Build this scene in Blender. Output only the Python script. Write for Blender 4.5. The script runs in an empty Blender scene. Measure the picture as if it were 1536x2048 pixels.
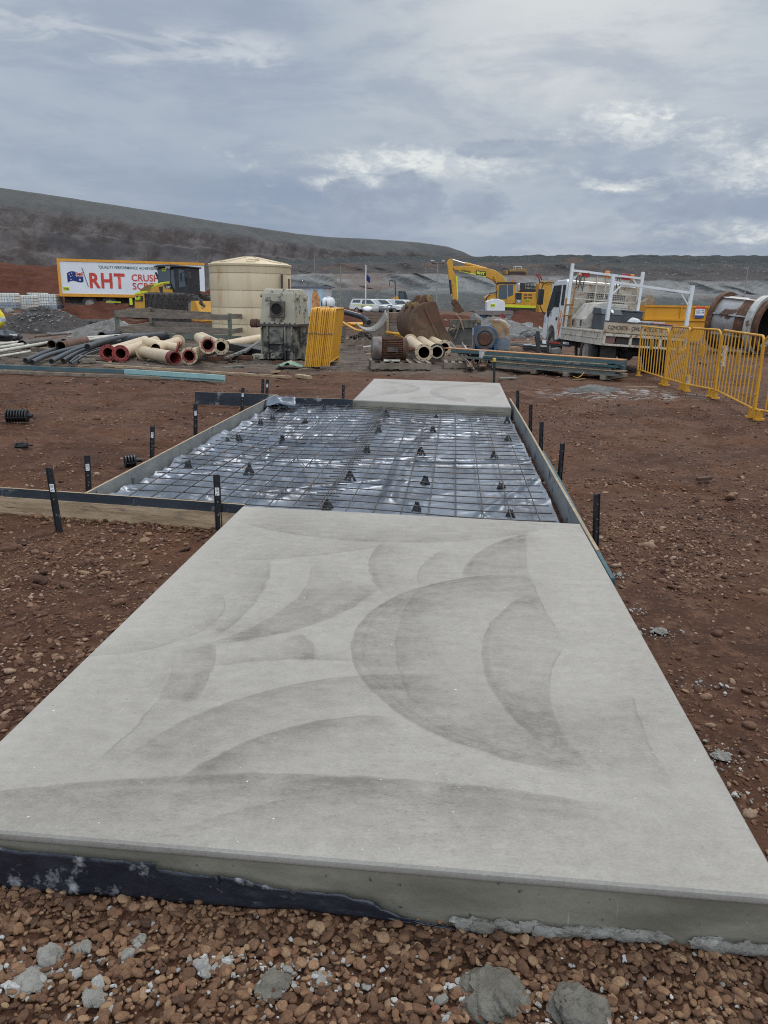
import bpy, bmesh, math, random
import numpy as np
from mathutils import Vector, Matrix, Euler
random.seed(7); rng = np.random.default_rng(7)
S = bpy.context.scene; COL = S.collection
R = math.radians
# ------------------------------------------------------------------ camera
FPX = 1540.0; PITCH = math.atan((1024-602)/FPX); ROLL = R(1.0); CH = 1.55
cam = bpy.data.cameras.new('camera'); camo = bpy.data.objects.new('camera', cam); COL.objects.link(camo)
cam.sensor_fit = 'AUTO'; cam.sensor_width = 36; cam.lens = FPX/2048*36; cam.clip_end = 3000; cam.clip_start = .05
camo.matrix_world = Matrix.Translation((0, 0, CH)) @ Matrix.Rotation(math.pi/2-PITCH, 4, 'X') @ Matrix.Rotation(ROLL, 4, 'Z')
S.camera = camo
S.view_settings.view_transform = 'Standard'; S.view_settings.look = 'None'; S.view_settings.gamma = 1
S.view_settings.exposure = 0.14
S.cycles.use_denoising = False; S.cycles.pixel_filter_type = 'BLACKMAN_HARRIS'; S.cycles.filter_width = 1.05
S.cycles.max_bounces = 6; S.cycles.diffuse_bounces = 3; S.cycles.glossy_bounces = 3; S.cycles.transparent_max_bounces = 6
# ------------------------------------------------------------------ world: overcast sky with broken cloud
SUN_EL, SUN_AZ = R(52), R(22)            # in front of the camera, a little to the right
w = bpy.data.worlds.new('World'); S.world = w; w.use_nodes = True
def ray_sky(px, py):
    dx = (px-768)/FPX; dy = (1024-py)/FPX; c, s = math.cos(ROLL), math.sin(ROLL); dx, dy = dx*c-dy*s, dx*s+dy*c
    Y = math.cos(PITCH)+dy*math.sin(PITCH); return dx/Y, (-math.sin(PITCH)+dy*math.cos(PITCH))/Y
def sky():
    nt = w.node_tree; n = nt.nodes; l = nt.links; n.clear()
    def N(t, **k):
        a = n.new(t)
        for q, v in k.items(): setattr(a, q, v)
        return a
    def math_(op, a, b=None, c=None):
        m = N('ShaderNodeMath', operation=op)
        for i, v in enumerate((a, b, c)):
            if v is None: continue
            if isinstance(v, (int, float)): m.inputs[i].default_value = v
            else: l.new(v, m.inputs[i])
        return m.outputs[0]
    def rng_(v, a, b, c=0., d=1.):
        m = N('ShaderNodeMapRange', interpolation_type='SMOOTHSTEP')
        l.new(v, m.inputs[0])
        for i, q in enumerate((a, b, c, d)): m.inputs[i+1].default_value = q
        return m.outputs[0]
    tc = N('ShaderNodeTexCoord'); sp = N('ShaderNodeSeparateXYZ'); l.new(tc.outputs['Generated'], sp.inputs[0])
    x, y, z = sp.outputs
    def noise(sc, det, off=(0, 0, 0), rough=.55, dist=0.):
        mp = N('ShaderNodeMapping'); l.new(tc.outputs['Generated'], mp.inputs[0])
        mp.inputs['Scale'].default_value = sc; mp.inputs['Location'].default_value = off
        t = N('ShaderNodeTexNoise'); t.inputs['Scale'].default_value = 1; t.inputs['Detail'].default_value = det
        t.inputs['Roughness'].default_value = rough; t.inputs['Distortion'].default_value = dist
        l.new(mp.outputs[0], t.inputs['Vector']); return t.outputs['Fac']
    def mix(f, a, b):
        m = N('ShaderNodeMix', data_type='RGBA')
        if isinstance(f, (int, float)): m.inputs[0].default_value = f
        else: l.new(f, m.inputs[0])
        for i, v in ((6, a), (7, b)):
            if isinstance(v, tuple): m.inputs[i].default_value = (*v, 1)
            else: l.new(v, m.inputs[i])
        return m.outputs[2]
    el = rng_(z, 0., .30)
    big = noise((2.6, 2.6, 7), 5, (3.1, 0, 1.3), .5, .4)
    base = mix(rng_(math_('ADD', big, math_('MULTIPLY', el, .22)), .42, .78), (.295, .365, .495), (.45, .515, .59))
    # warm bright veil up where the sun sits behind the cloud
    ga = math_('MULTIPLY', rng_(x, -.12, .18), rng_(math_('SUBTRACT', x, .18), 0., .34, 1., .25))
    glow = math_('MULTIPLY', ga, rng_(math_('ADD', z, math_('MULTIPLY', math_('SUBTRACT', big, .5), .25)), .14, .34))
    base = mix(math_('MULTIPLY', glow, .8), base, (.78, .80, .785))
    # small soft veils everywhere
    fine = noise((5, 5, 26), 6, (1, 4, 0), .6, .6)
    base = mix(math_('MULTIPLY', rng_(fine, .54, .70), .34), base, (.56, .61, .645))
    # thin bright streak on the upper left
    st = math_('MULTIPLY', math_('MULTIPLY', rng_(z, .232, .250), rng_(z, .268, .292, 1., 0.)), math_('MULTIPLY', rng_(x, -.46, -.36), rng_(x, -.15, -.08, 1., 0.)))
    base = mix(math_('MULTIPLY', st, math_('MULTIPLY', rng_(noise((9, 9, 42), 7, (2, 1, 3), .6, .8), .44, .62), .8)), base, (.70, .74, .77))
    # broken bright gaps low on the right half
    br = noise((6.5, 6.5, 25), 7, (.4, 2.0, 5.0), .62, .3)
    mk = math_('MULTIPLY', rng_(x, -.12, .20), math_('MULTIPLY', rng_(z, .012, .05), rng_(z, .115, .175, 1., 0.)))
    # the breaks and the cumulus heads have places of their own in the dome (direction, not picture, coordinates)
    yy = math_('MAXIMUM', y, .05); u_ = math_('DIVIDE', x, yy); v_ = math_('DIVIDE', z, yy); front = rng_(y, .1, .3)
    wob = math_('SUBTRACT', noise((24, 24, 52), 5, (1, 2, 9), .68, .2), .5); wob2 = math_('SUBTRACT', noise((34, 34, 60), 5, (4, 2, 1), .6, .2), .5)
    def spot(px, py, rx, ry, wk, soft=.9):
        r = ray_sky(px, py); a = math_('DIVIDE', math_('SUBTRACT', u_, r[0]), rx/1597); b_ = math_('DIVIDE', math_('SUBTRACT', v_, r[1]), ry/1655)
        d = math_('SQRT', math_('ADD', math_('MULTIPLY', a, a), math_('MULTIPLY', b_, b_)))
        return math_('MULTIPLY', rng_(math_('ADD', d, math_('MULTIPLY', wob, wk)), 1-soft, 1.0+.02, 1., 0.), front)
    def top(L):
        o = L[0]
        for q in L[1:]: o = math_('MAXIMUM', o, q)
        return o
    base = mix(math_('MULTIPLY', math_('MULTIPLY', rng_(br, .50, .66), mk), .45), base, (.66, .70, .71))
    gaps = top([spot(1265, 255, 170, 55, 2.8), spot(880, 325, 380, 40, 2.6), spot(690, 365, 150, 26, 2.4), spot(1475, 325, 230, 80, 2.4), spot(1240, 372, 110, 20, 2.6), spot(1490, 465, 260, 42, 2.0), spot(1150, 285, 60, 14, 3.0)])
    gaps = math_('MULTIPLY', gaps, rng_(noise((40, 40, 95), 5, (6, 2, 7), .66, .3), .38, .60, .35, 1.))
    base = mix(gaps, base, (.82, .86, .84))
    low = top([spot(1000, 430, 560, 70, 1.6), spot(1300, 320, 120, 24, 3.0)])
    base = mix(math_('MULTIPLY', low, .6), base, (.45, .515, .61))
    heads = top([spot(690, 388, 48, 36, 1.5, .3), spot(745, 410, 60, 36, 1.5, .3), spot(805, 384, 56, 44, 1.5, .3), spot(862, 392, 34, 30, 1.5, .3), spot(780, 425, 150, 40, 1.2, .4), spot(960, 410, 70, 40, 1.8, .5), spot(1390, 412, 90, 36, 1.8, .4), spot(1290, 420, 60, 26, 1.8, .4), spot(1000, 300, 120, 20, 2.5, .6)])
    base = mix(math_('MULTIPLY', heads, .85), base, mix(rng_(noise((30, 30, 50), 6, (3, 3, 3), .6), .35, .65), (.30, .36, .47), (.37, .43, .53)))
    cores = top([spot(1330, 230, 24, 12, 2.5, .5), spot(1250, 240, 40, 18, 2.8), spot(1490, 320, 60, 18, 2.8), spot(1230, 378, 50, 7, 2.4), spot(1500, 480, 60, 12, 2.0)])
    cores = math_('MULTIPLY', cores, rng_(noise((50, 50, 120), 5, (1, 7, 7), .66, .2), .40, .58))
    base = mix(math_('MULTIPLY', cores, .85), base, (1.0, 1.02, .97))
    # grey-blue cumulus heads standing in front of the gaps
    cu = noise((15, 15, 26), 7, (5, 7, 2.2), .52, .3)
    mc = math_('MULTIPLY', math_('MULTIPLY', rng_(x, -.14, -.04), .25), math_('MULTIPLY', rng_(z, .012, .03), rng_(math_('SUBTRACT', z, math_('MULTIPLY', math_('SUBTRACT', cu, .5), .16)), .072, .082, 1., 0.)))
    base = mix(math_('MULTIPLY', mc, .78), base, (.345, .41, .53))
    dk = noise((7, 7, 20), 7, (8, 3, 1), .55, .5)
    md = math_('MULTIPLY', rng_(x, .05, .30), math_('MULTIPLY', rng_(z, .03, .07), rng_(z, .17, .24, 1., 0.)))
    base = mix(math_('MULTIPLY', math_('MULTIPLY', rng_(dk, .50, .64), md), .55), base, (.315, .375, .465))
    rag = noise((4.2, 4.2, 15), 8, (7, 5, 3), .64, .25); rag2 = noise((11, 11, 40), 6, (2, 8, 6), .66, .2)
    base = mix(math_('MULTIPLY', rng_(rag, .40, .62), .48), base, (.275, .338, .455))
    base = mix(math_('MULTIPLY', rng_(rag2, .50, .72), .30), base, (.52, .575, .62))
    hz = rng_(z, .004, .03, 1., 0.)
    base = mix(math_('MULTIPLY', hz, .55), base, (.30, .42, .60))
    # the overcast dome brightens overhead; extra gain added behind the camera as fill light
    gain = math_('MULTIPLY', rng_(z, .30, .95, 1., 2.0), rng_(y, -.5, .2, 2.3, 1.))
    sc = N('ShaderNodeVectorMath', operation='SCALE'); l.new(base, sc.inputs[0]); l.new(math_('MULTIPLY', gain, 8.0), sc.inputs['Scale'])
    ni = N('ShaderNodeTexSky', sky_type='NISHITA'); ni.sun_disc = False; ni.sun_elevation = SUN_EL; ni.sun_rotation = SUN_AZ
    ni.air_density = 1; ni.dust_density = 2
    ns = N('ShaderNodeVectorMath', operation='SCALE'); l.new(ni.outputs[0], ns.inputs[0]); ns.inputs['Scale'].default_value = .06
    ad = N('ShaderNodeVectorMath', operation='ADD'); l.new(sc.outputs[0], ad.inputs[0]); l.new(ns.outputs[0], ad.inputs[1])
    bg = N('ShaderNodeBackground'); bg.inputs[1].default_value = .1; l.new(ad.outputs[0], bg.inputs[0])
    out = N('ShaderNodeOutputWorld'); l.new(bg.outputs[0], out.inputs[0])
sky()
sun = bpy.data.lights.new('sun', 'SUN'); suno = bpy.data.objects.new('sun', sun); COL.objects.link(suno)
sun.energy = 1.3; sun.angle = R(16); sun.color = (1, .96, .90)
suno.rotation_euler = Vector((math.sin(SUN_AZ)*math.cos(SUN_EL), math.cos(SUN_AZ)*math.cos(SUN_EL), math.sin(SUN_EL))).to_track_quat('Z', 'Y').to_euler()
suno.location = (0, 0, 30)
# ------------------------------------------------------------------ measuring the photograph (pixels of the 1536x2048 original)
def ray(px, py):
    dx = (px-768)/FPX; dy = (1024-py)/FPX; c, s = math.cos(ROLL), math.sin(ROLL)
    dx, dy = dx*c-dy*s, dx*s+dy*c
    return Vector((dx, math.cos(PITCH)+dy*math.sin(PITCH), -math.sin(PITCH)+dy*math.cos(PITCH)))
def at(px, py, z=0.):
    r = ray(px, py); t = (z-CH)/r.z
    return Vector((r.x*t, r.y*t, z))
def atY(px, py, Y):
    r = ray(px, py); t = Y/r.y
    return Vector((r.x*t, Y, CH+r.z*t))
def onplane(px, py, o, nrm):
    r = ray(px, py); c = Vector((0, 0, CH)); t = (o-c).dot(nrm)/r.dot(nrm)
    return c+r*t
def LP(pts, Y, o): return [((q := atY(a, b, Y)).x-o.x, q.z-o.z) for a, b in pts]
# ------------------------------------------------------------------ numpy noise
def _h(ix, iy, s):
    n = (ix.astype(np.int64)*374761393+iy.astype(np.int64)*668265263+s*982451653) & 0x7fffffff
    n = ((n ^ (n >> 13))*1274126177) & 0x7fffffff
    return ((n ^ (n >> 16)) & 0xffff)/65535.
def vn(x, y, s=0):
    x = np.asarray(x, float); y = np.asarray(y, float)
    ix, iy = np.floor(x), np.floor(y); fx, fy = x-ix, y-iy
    fx = fx*fx*(3-2*fx); fy = fy*fy*(3-2*fy)
    a, b, c, d = _h(ix, iy, s), _h(ix+1, iy, s), _h(ix, iy+1, s), _h(ix+1, iy+1, s)
    return (a*(1-fx)+b*fx)*(1-fy)+(c*(1-fx)+d*fx)*fy
def fbm(x, y, o=4, s=0, g=.5):
    t = 0; a = 1; k = 0
    for i in range(o): t = t+a*vn(x*2**i, y*2**i, s+i*17); k += a; a *= g
    return t/k
def sstep(a, b, x):
    t = np.clip((np.asarray(x, float)-a)/(b-a), 0, 1); return t*t*(3-2*t)
# ------------------------------------------------------------------ materials
MATS = {}
def M(name, c, c2=None, sc=4., lo=.4, hi=.6, rough=.6, metal=0., bump=0., bs=40., stretch=(1, 1, 1), c3=None, s3=9., lo3=.6, hi3=.68, r2=None, coord='Object', spec=.4, det=6):
    if name in MATS: return MATS[name]
    m = bpy.data.materials.new(name); m.use_nodes = True; nt = m.node_tree; n = nt.nodes; l = nt.links
    b = n['Principled BSDF']; b.inputs['Roughness'].default_value = rough; b.inputs['Metallic'].default_value = metal
    b.inputs['Specular IOR Level'].default_value = spec
    tc = n.new('ShaderNodeTexCoord'); mp = n.new('ShaderNodeMapping'); l.new(tc.outputs[coord], mp.inputs[0]); mp.inputs['Scale'].default_value = stretch
    def nz(s, d=det, rgh=.6, seed=0.):
        t = n.new('ShaderNodeTexNoise'); t.inputs['Scale'].default_value = s; t.inputs['Detail'].default_value = d; t.inputs['Roughness'].default_value = rgh
        a = n.new('ShaderNodeVectorMath'); a.operation = 'ADD'; a.inputs[1].default_value = (seed, seed*1.7, seed*.3)
        l.new(mp.outputs[0], a.inputs[0]); l.new(a.outputs[0], t.inputs['Vector']); return t.outputs['Fac']
    def mr(v, a, bb, c_=0., d_=1.):
        q = n.new('ShaderNodeMapRange'); l.new(v, q.inputs[0])
        for i, z in enumerate((a, bb, c_, d_)): q.inputs[i+1].default_value = z
        return q.outputs[0]
    def mx(f, a, bb):
        q = n.new('ShaderNodeMix'); q.data_type = 'RGBA'; l.new(f, q.inputs[0])
        for i, z in ((6, a), (7, bb)):
            if isinstance(z, tuple): q.inputs[i].default_value = (*z, 1)
            else: l.new(z, q.inputs[i])
        return q.outputs[2]
    c2 = c2 or tuple(v*.78 for v in c)
    f = mr(nz(sc), lo, hi); colr = mx(f, c, c2)
    if c3:
        f3 = mr(nz(s3, 8, .65, 7.3), lo3, hi3); colr = mx(f3, colr, c3)
        if r2 is not None: l.new(mr(f3, 0, 1, rough, r2), b.inputs['Roughness'])
    l.new(colr, b.inputs['Base Color'])
    if bump:
        bp = n.new('ShaderNodeBump'); bp.inputs['Strength'].default_value = bump; bp.inputs['Distance'].default_value = .02
        l.new(nz(bs, 5, .6, 3.1), bp.inputs['Height']); l.new(bp.outputs[0], b.inputs['Normal'])
    MATS[name] = m; return m
# ------------------------------------------------------------------ mesh builder
def axes(d, up=Vector((0, 0, 1))):
    d = Vector(d).normalized()
    s = d.cross(Vector(up))
    if s.length < 1e-4: s = d.cross(Vector((0, 1, 0)))
    s.normalize(); return d, s, s.cross(d).normalized()
class MB:
    def __init__(s): s.v = []; s.f = []; s.m = []
    def add(s, vs, fs, mi=0):
        k = len(s.v); s.v += [tuple(v) for v in vs]; s.f += [[i+k for i in f] for f in fs]; s.m += [mi]*len(fs); return s
    def box(s, c, z, rot=None, mi=0):
        q = Euler(rot).to_matrix() if rot else Matrix.Identity(3)
        vs = [Vector(c)+q @ Vector((i*z[0]/2, j*z[1]/2, k*z[2]/2)) for k in (-1, 1) for j in (-1, 1) for i in (-1, 1)]
        return s.add(vs, [(0, 2, 3, 1), (4, 5, 7, 6), (0, 1, 5, 4), (2, 6, 7, 3), (0, 4, 6, 2), (1, 3, 7, 5)], mi)
    def bx(s, x0, x1, y0, y1, z0, z1, mi=0): return s.box(((x0+x1)/2, (y0+y1)/2, (z0+z1)/2), (x1-x0, y1-y0, z1-z0), None, mi)
    def beam(s, a, b, wd, h, up=(0, 0, 1), mi=0):
        a, b = Vector(a), Vector(b); d, sd, u = axes(b-a, up)
        vs = [p+sd*(i*wd/2)+u*(j*h/2) for p in (a, b) for j in (-1, 1) for i in (-1, 1)]
        return s.add(vs, [(0, 1, 3, 2), (4, 6, 7, 5), (0, 4, 5, 1), (2, 3, 7, 6), (0, 2, 6, 4), (1, 5, 7, 3)], mi)
    def ring(s, c, d, prof, n, mi=0, cap=(True, True), up=(0, 0, 1)):
        """lathe: prof = [(t, r)] along axis d from c"""
        d, sd, u = axes(d, up); c = Vector(c); vs = []; fs = []
        for t, r in prof:
            for i in range(n):
                a = 2*math.pi*i/n; vs.append(c+d*t+(sd*math.cos(a)+u*math.sin(a))*r)
        for k in range(len(prof)-1):
            for i in range(n): fs.append((k*n+i, k*n+(i+1) % n, (k+1)*n+(i+1) % n, (k+1)*n+i))
        if cap[0]: fs.append(tuple(range(n-1, -1, -1)))
        if cap[1]: fs.append(tuple(range((len(prof)-1)*n, len(prof)*n)))
        return s.add(vs, fs, mi)
    def cyl(s, a, b, r, r2=None, n=16, mi=0):
        a, b = Vector(a), Vector(b); return s.ring(a, b-a, [(0, r), ((b-a).length, r if r2 is None else r2)], n, mi)
    def hollow(s, a, b, r, ri, n=24, mi=0):
        a, b = Vector(a), Vector(b); L = (b-a).length
        return s.ring(a, b-a, [(0, ri), (0, r), (L, r), (L, ri), (0, ri)], n, mi, (False, False))
    def tube(s, pts, r, n=8, mi=0, closed=False, cap=True):
        pts = [Vector(p) for p in pts]; K = len(pts); vs = []; fs = []; prev = None
        rr = r if isinstance(r, (list, tuple)) else [r]*K
        for i, p in enumerate(pts):
            if closed: d = pts[(i+1) % K]-pts[i-1]
            else: d = pts[min(i+1, K-1)]-pts[max(i-1, 0)]
            d.normalize()
            if prev is None: _, sd, u = axes(d)
            else:
                sd = prev-d*prev.dot(d)
                if sd.length < 1e-5: _, sd, u = axes(d)
                sd.normalize(); u = sd.cross(d)
            prev = sd
            for j in range(n):
                a = 2*math.pi*j/n; vs.append(p+(sd*math.cos(a)+u*math.sin(a))*rr[i])
        for k in range(K if closed else K-1):
            for j in range(n): fs.append((k*n+j, k*n+(j+1) % n, ((k+1) % K)*n+(j+1) % n, ((k+1) % K)*n+j))
        if cap and not closed: fs += [tuple(range(n-1, -1, -1)), tuple(range((K-1)*n, K*n))]
        return s.add(vs, fs, mi)
    def prism(s, poly, o, U, V, t0, t1, mi=0):
        o, U, V = Vector(o), Vector(U), Vector(V); W = U.cross(V).normalized(); n = len(poly)
        vs = [o+U*a+V*b+W*t for t in (t0, t1) for a, b in poly]
        return s.add(vs, [tuple(range(n-1, -1, -1)), tuple(range(n, 2*n))]+[(i, (i+1) % n, n+(i+1) % n, n+i) for i in range(n)], mi)
    def side(s, poly, y0, y1, mi=0):
        """profile in the local x-z plane, thickness from y0 to y1"""
        return s.prism(poly, (0, 0, 0), (1, 0, 0), (0, 0, 1), -y1, -y0, mi)
    def grid(s, P, mi=0, closed=False):
        r, c = len(P), len(P[0]); vs = [p for row in P for p in row]
        fs = [(i*c+j, i*c+(j+1) % c, (i+1)*c+(j+1) % c, (i+1)*c+j) for i in range(r-1) for j in range(c if closed else c-1)]
        return s.add(vs, fs, mi)
    def build(s, name, mats, parent=None, smooth=None, bevel=0, fix=True, seg=2):
        me = bpy.data.meshes.new(name); me.from_pydata(s.v, [], s.f); me.update()
        for m in (mats if isinstance(mats, (list, tuple)) else [mats]): me.materials.append(m)
        me.polygons.foreach_set('material_index', s.m)
        if fix:
            bm = bmesh.new(); bm.from_mesh(me); bmesh.ops.recalc_face_normals(bm, faces=bm.faces); bm.to_mesh(me); bm.free()
        if smooth is not None:
            me.polygons.foreach_set('use_smooth', [True]*len(me.polygons))
            if smooth < 180: me.set_sharp_from_angle(angle=R(smooth))
        o = bpy.data.objects.new(name, me); COL.objects.link(o)
        if parent: o.parent = parent
        if bevel:
            b = o.modifiers.new('bevel', 'BEVEL'); b.width = bevel; b.segments = seg; b.limit_method = 'ANGLE'; b.angle_limit = R(40)
        return o
def tag(o, label=None, cat=None, group=None, kind=None):
    if label: o['label'] = label
    if cat: o['category'] = cat
    if group: o['group'] = group
    if kind: o['kind'] = kind
    return o
def thing(name, label, cat, loc=(0, 0, 0), rz=0., group=None, rot=None):
    o = bpy.data.objects.new(name, None); COL.objects.link(o); o.empty_display_size = .1
    o.location = loc; o.rotation_euler = rot if rot else (0, 0, rz)
    return tag(o, label, cat, group)
def dup(o, loc=None, rot=None, label=None, group=None, parent=None, scale=None):
    c = o.copy(); COL.objects.link(c)
    if parent: c.parent = parent
    if loc is not None: c.location = loc
    if rot is not None: c.rotation_euler = rot
    if scale is not None: c.scale = scale
    if label: c['label'] = label
    if group: c['group'] = group
    for ch in list(o.children): dup(ch, parent=c)
    return c
def text(s, name, o, U, V, wd, ht, mat, parent, offset=0., t=.01, space=1., shear=0.):
    cu = bpy.data.curves.new(name, 'FONT'); cu.body = s; cu.size = 1; cu.offset = offset; cu.space_character = space; cu.resolution_u = 3
    tmp = bpy.data.objects.new('tmp', cu); COL.objects.link(tmp)
    dg = bpy.context.evaluated_depsgraph_get(); me = bpy.data.meshes.new_from_object(tmp.evaluated_get(dg))
    bpy.data.objects.remove(tmp); bpy.data.curves.remove(cu)
    co = np.empty(len(me.vertices)*3); me.vertices.foreach_get('co', co); co = co.reshape(-1, 3)
    mn, mx = co.min(0), co.max(0)
    k = (mx-mn)[:2]; U = Vector(U).normalized(); V = Vector(V).normalized(); W = U.cross(V); o = Vector(o)
    a = (co[:, 0]-mn[0])/k[0]*wd; b = (co[:, 1]-mn[1])/k[1]*ht; a = a+shear*b
    out = np.outer(a, U)+np.outer(b, V)+np.array(o)+np.array(W)*t
    me.vertices.foreach_set('co', out.ravel()); me.update(); me.materials.clear(); me.materials.append(mat); me.name = name
    ob = bpy.data.objects.new(name, me); COL.objects.link(ob); ob.parent = parent
    return ob
def bez(p, n=14):
    """smooth curve through points (Catmull-Rom)"""
    p = [Vector(q) for q in p]; q = [p[0]*2-p[1]]+p+[p[-1]*2-p[-2]]; out = []
    for i in range(1, len(q)-2):
        for k in range(n):
            t = k/n; a, b, c, d = q[i-1], q[i], q[i+1], q[i+2]
            out.append(.5*((2*b)+(c-a)*t+(2*a-5*b+4*c-d)*t*t+(3*b-a-3*c+d)*t**3))
    return out+[p[-1]]
# ================================================================== SETTING
def terr(x, y):
    """ground height"""
    x = np.asarray(x, float); y = np.asarray(y, float)
    r = np.hypot(x, y)
    z = .45*sstep(36, 47, y)*sstep(-4, -11, x)
    amp = .006+.028*sstep(5, 16, r)+.10*sstep(28, 70, r)
    z = z+(fbm(x*1.3, y*1.3, 4, 3)-.5)*2*amp+(fbm(x*9, y*9, 3, 9)-.5)*(.022+.02*sstep(4, 10, r))
    # wheel ruts winding past the pour and into the yard, and old scuffs
    for (a0, b0, cv, sp, lo, hi) in ((4.6, .10, .020, 1.7, 5, 30), (3.0, -.22, .030, 1.6, 9, 26), (-5.6, .16, -.012, 1.7, 5, 17), (-4.0, -.35, .02, 1.6, 8, 16)):
        xc = a0+b0*(y-8)+cv*(y-8)**2+.15*np.sin(y*.7)
        for s in (-.5, .5):
            dd = np.abs(x-xc-s*sp); z = z-(.028*np.exp(-(dd/.16)**2)-.018*np.exp(-((dd-.26)/.10)**2))*sstep(lo, lo+2, y)*sstep(hi, hi-3, y)*(.4+.9*vn(x*2, y*2, 31))
    z = z-.03*sstep(.60, .78, vn(x*1.9, y*1.9, 37))*sstep(3, 5, r)*sstep(40, 25, r)
    # keep it level under the slabs and the pour
    k = sstep(1.7, 1.35, np.abs(x-.045*y+.1+.0*y)-.0)*sstep(1.2, 1.6, y)*sstep(15.2, 14.4, y)
    return z*(1-.75*k)-.012
def ground_material():
    m = bpy.data.materials.new('red gravelly earth'); m.use_nodes = True; nt = m.node_tree; n = nt.nodes; l = nt.links
    b = n['Principled BSDF']; b.inputs['Specular IOR Level'].default_value = .06
    tc = n.new('ShaderNodeTexCoord'); P = tc.outputs['Object']; sp = n.new('ShaderNodeSeparateXYZ'); l.new(P, sp.inputs[0])
    def nz(s, d=6, r=.6, st=None, off=0.):
        t = n.new('ShaderNodeTexNoise'); t.inputs['Scale'].default_value = s; t.inputs['Detail'].default_value = d; t.inputs['Roughness'].default_value = r
        mp = n.new('ShaderNodeMapping'); mp.inputs['Scale'].default_value = st or (1, 1, 1); mp.inputs['Location'].default_value = (off, off*2, 0)
        l.new(P, mp.inputs[0]); l.new(mp.outputs[0], t.inputs['Vector']); return t.outputs['Fac']
    def mr(v, a, c, d=0., e=1.):
        q = n.new('ShaderNodeMapRange'); q.interpolation_type = 'SMOOTHSTEP'; l.new(v, q.inputs[0])
        for i, z in enumerate((a, c, d, e)): q.inputs[i+1].default_value = z
        return q.outputs[0]
    def ma(op, a, c):
        q = n.new('ShaderNodeMath'); q.operation = op
        for i, z in enumerate((a, c)):
            if isinstance(z, (int, float)): q.inputs[i].default_value = z
            else: l.new(z, q.inputs[i])
        return q.outputs[0]
    def mx(f, a, c):
        q = n.new('ShaderNodeMix'); q.data_type = 'RGBA'
        l.new(f, q.inputs[0])
        for i, z in ((6, a), (7, c)):
            if isinstance(z, tuple): q.inputs[i].default_value = (*z, 1)
            else: l.new(z, q.inputs[i])
        return q.outputs[2]
    X, Y, Z = sp.outputs
    c = mx(mr(nz(.9, 7), .38, .62), (.104, .049, .029), (.063, .031, .019))
    c = mx(mr(nz(7, 8, .7), .45, .68), c, (.134, .068, .041))
    c = mx(mr(nz(38, 5, .7, None, 4), .56, .72), c, (.22, .125, .078))
    c = mx(mr(nz(55, 5, .7, None, 9), .56, .70), c, (.045, .024, .017))
    c = mx(ma('MULTIPLY', mr(nz(.55, 6, .65, None, 13), .50, .64), .55), c, (.052, .024, .015))
    c = mx(ma('MULTIPLY', mr(nz(1.7, 7, .7, None, 17), .56, .68), .5), c, (.155, .080, .047))
    # scattered pale straw / stone flecks
    c = mx(ma('MULTIPLY', mr(nz(30, 3, .6, (1, 3, 1), 2), .70, .74), .6), c, (.34, .27, .20))
    # grey trampled yard between the stacked goods
    edge = ma('ADD', Y, ma('MULTIPLY', ma('SUBTRACT', nz(.5, 5), .5), 5.))
    yard = ma('MULTIPLY', mr(edge, 16.2, 18.6), mr(edge, 30., 44., 1., 0.))
    yard = ma('MULTIPLY', yard, mr(ma('ADD', X, ma('MULTIPLY', nz(.4, 4, .6, None, 5), 3.)), 2.5, 6.0, 1., .12))
    yc = mx(mr(nz(2.2, 8, .7, (1, 2.5, 1)), .38, .62), (.150, .120, .094), (.070, .053, .042))
    c = mx(yard, c, yc)
    # tyre-churned red road further back, with pale puddle marks
    road = mr(Y, 24., 34.)
    c = mx(ma('MULTIPLY', road, mr(nz(.25, 6, .7, (1, 3.0, 1), 3), .5, .62)), c, (.150, .080, .050))
    c = mx(ma('MULTIPLY', ma('MULTIPLY', road, .7), mr(nz(.7, 6, .65, (1, 4, 1), 8), .60, .68)), c, (.24, .19, .15))
    # spilt cement slurry right of the far slab
    d1 = n.new('ShaderNodeVectorMath'); d1.operation = 'DISTANCE'
    mp = n.new('ShaderNodeMapping'); a = at(1235, 785); mp.inputs['Scale'].default_value = (.62, 1.0, 0); mp.inputs['Location'].default_value = (-a.x*.62, -a.y, 0)
    l.new(P, mp.inputs[0]); l.new(mp.outputs[0], d1.inputs[0]); d1.inputs[1].default_value = (0, 0, 0)
    sl = ma('MULTIPLY', mr(d1.outputs['Value'], .3, 1.35, 1., 0.), mr(nz(3.2, 8, .7, (1, 2, 1), 1), .50, .60))
    c = mx(sl, c, (.33, .315, .29))
    l.new(c, b.inputs['Base Color'])
    wet = mr(nz(1.1, 6, .65, None, 6), .45, .65)
    l.new(mr(wet, 0, 1, .62, .92), b.inputs['Roughness'])
    bp = n.new('ShaderNodeBump'); bp.inputs['Strength'].default_value = .9; bp.inputs['Distance'].default_value = .03
    v = n.new('ShaderNodeTexVoronoi'); v.inputs['Scale'].default_value = 34; l.new(P, v.inputs['Vector'])
    hh = ma('ADD', ma('MULTIPLY', nz(22, 8, .7), .9), ma('MULTIPLY', v.outputs['Distance'], -.35))
    l.new(hh, bp.inputs['Height']); l.new(bp.outputs[0], b.inputs['Normal'])
    return m
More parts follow.
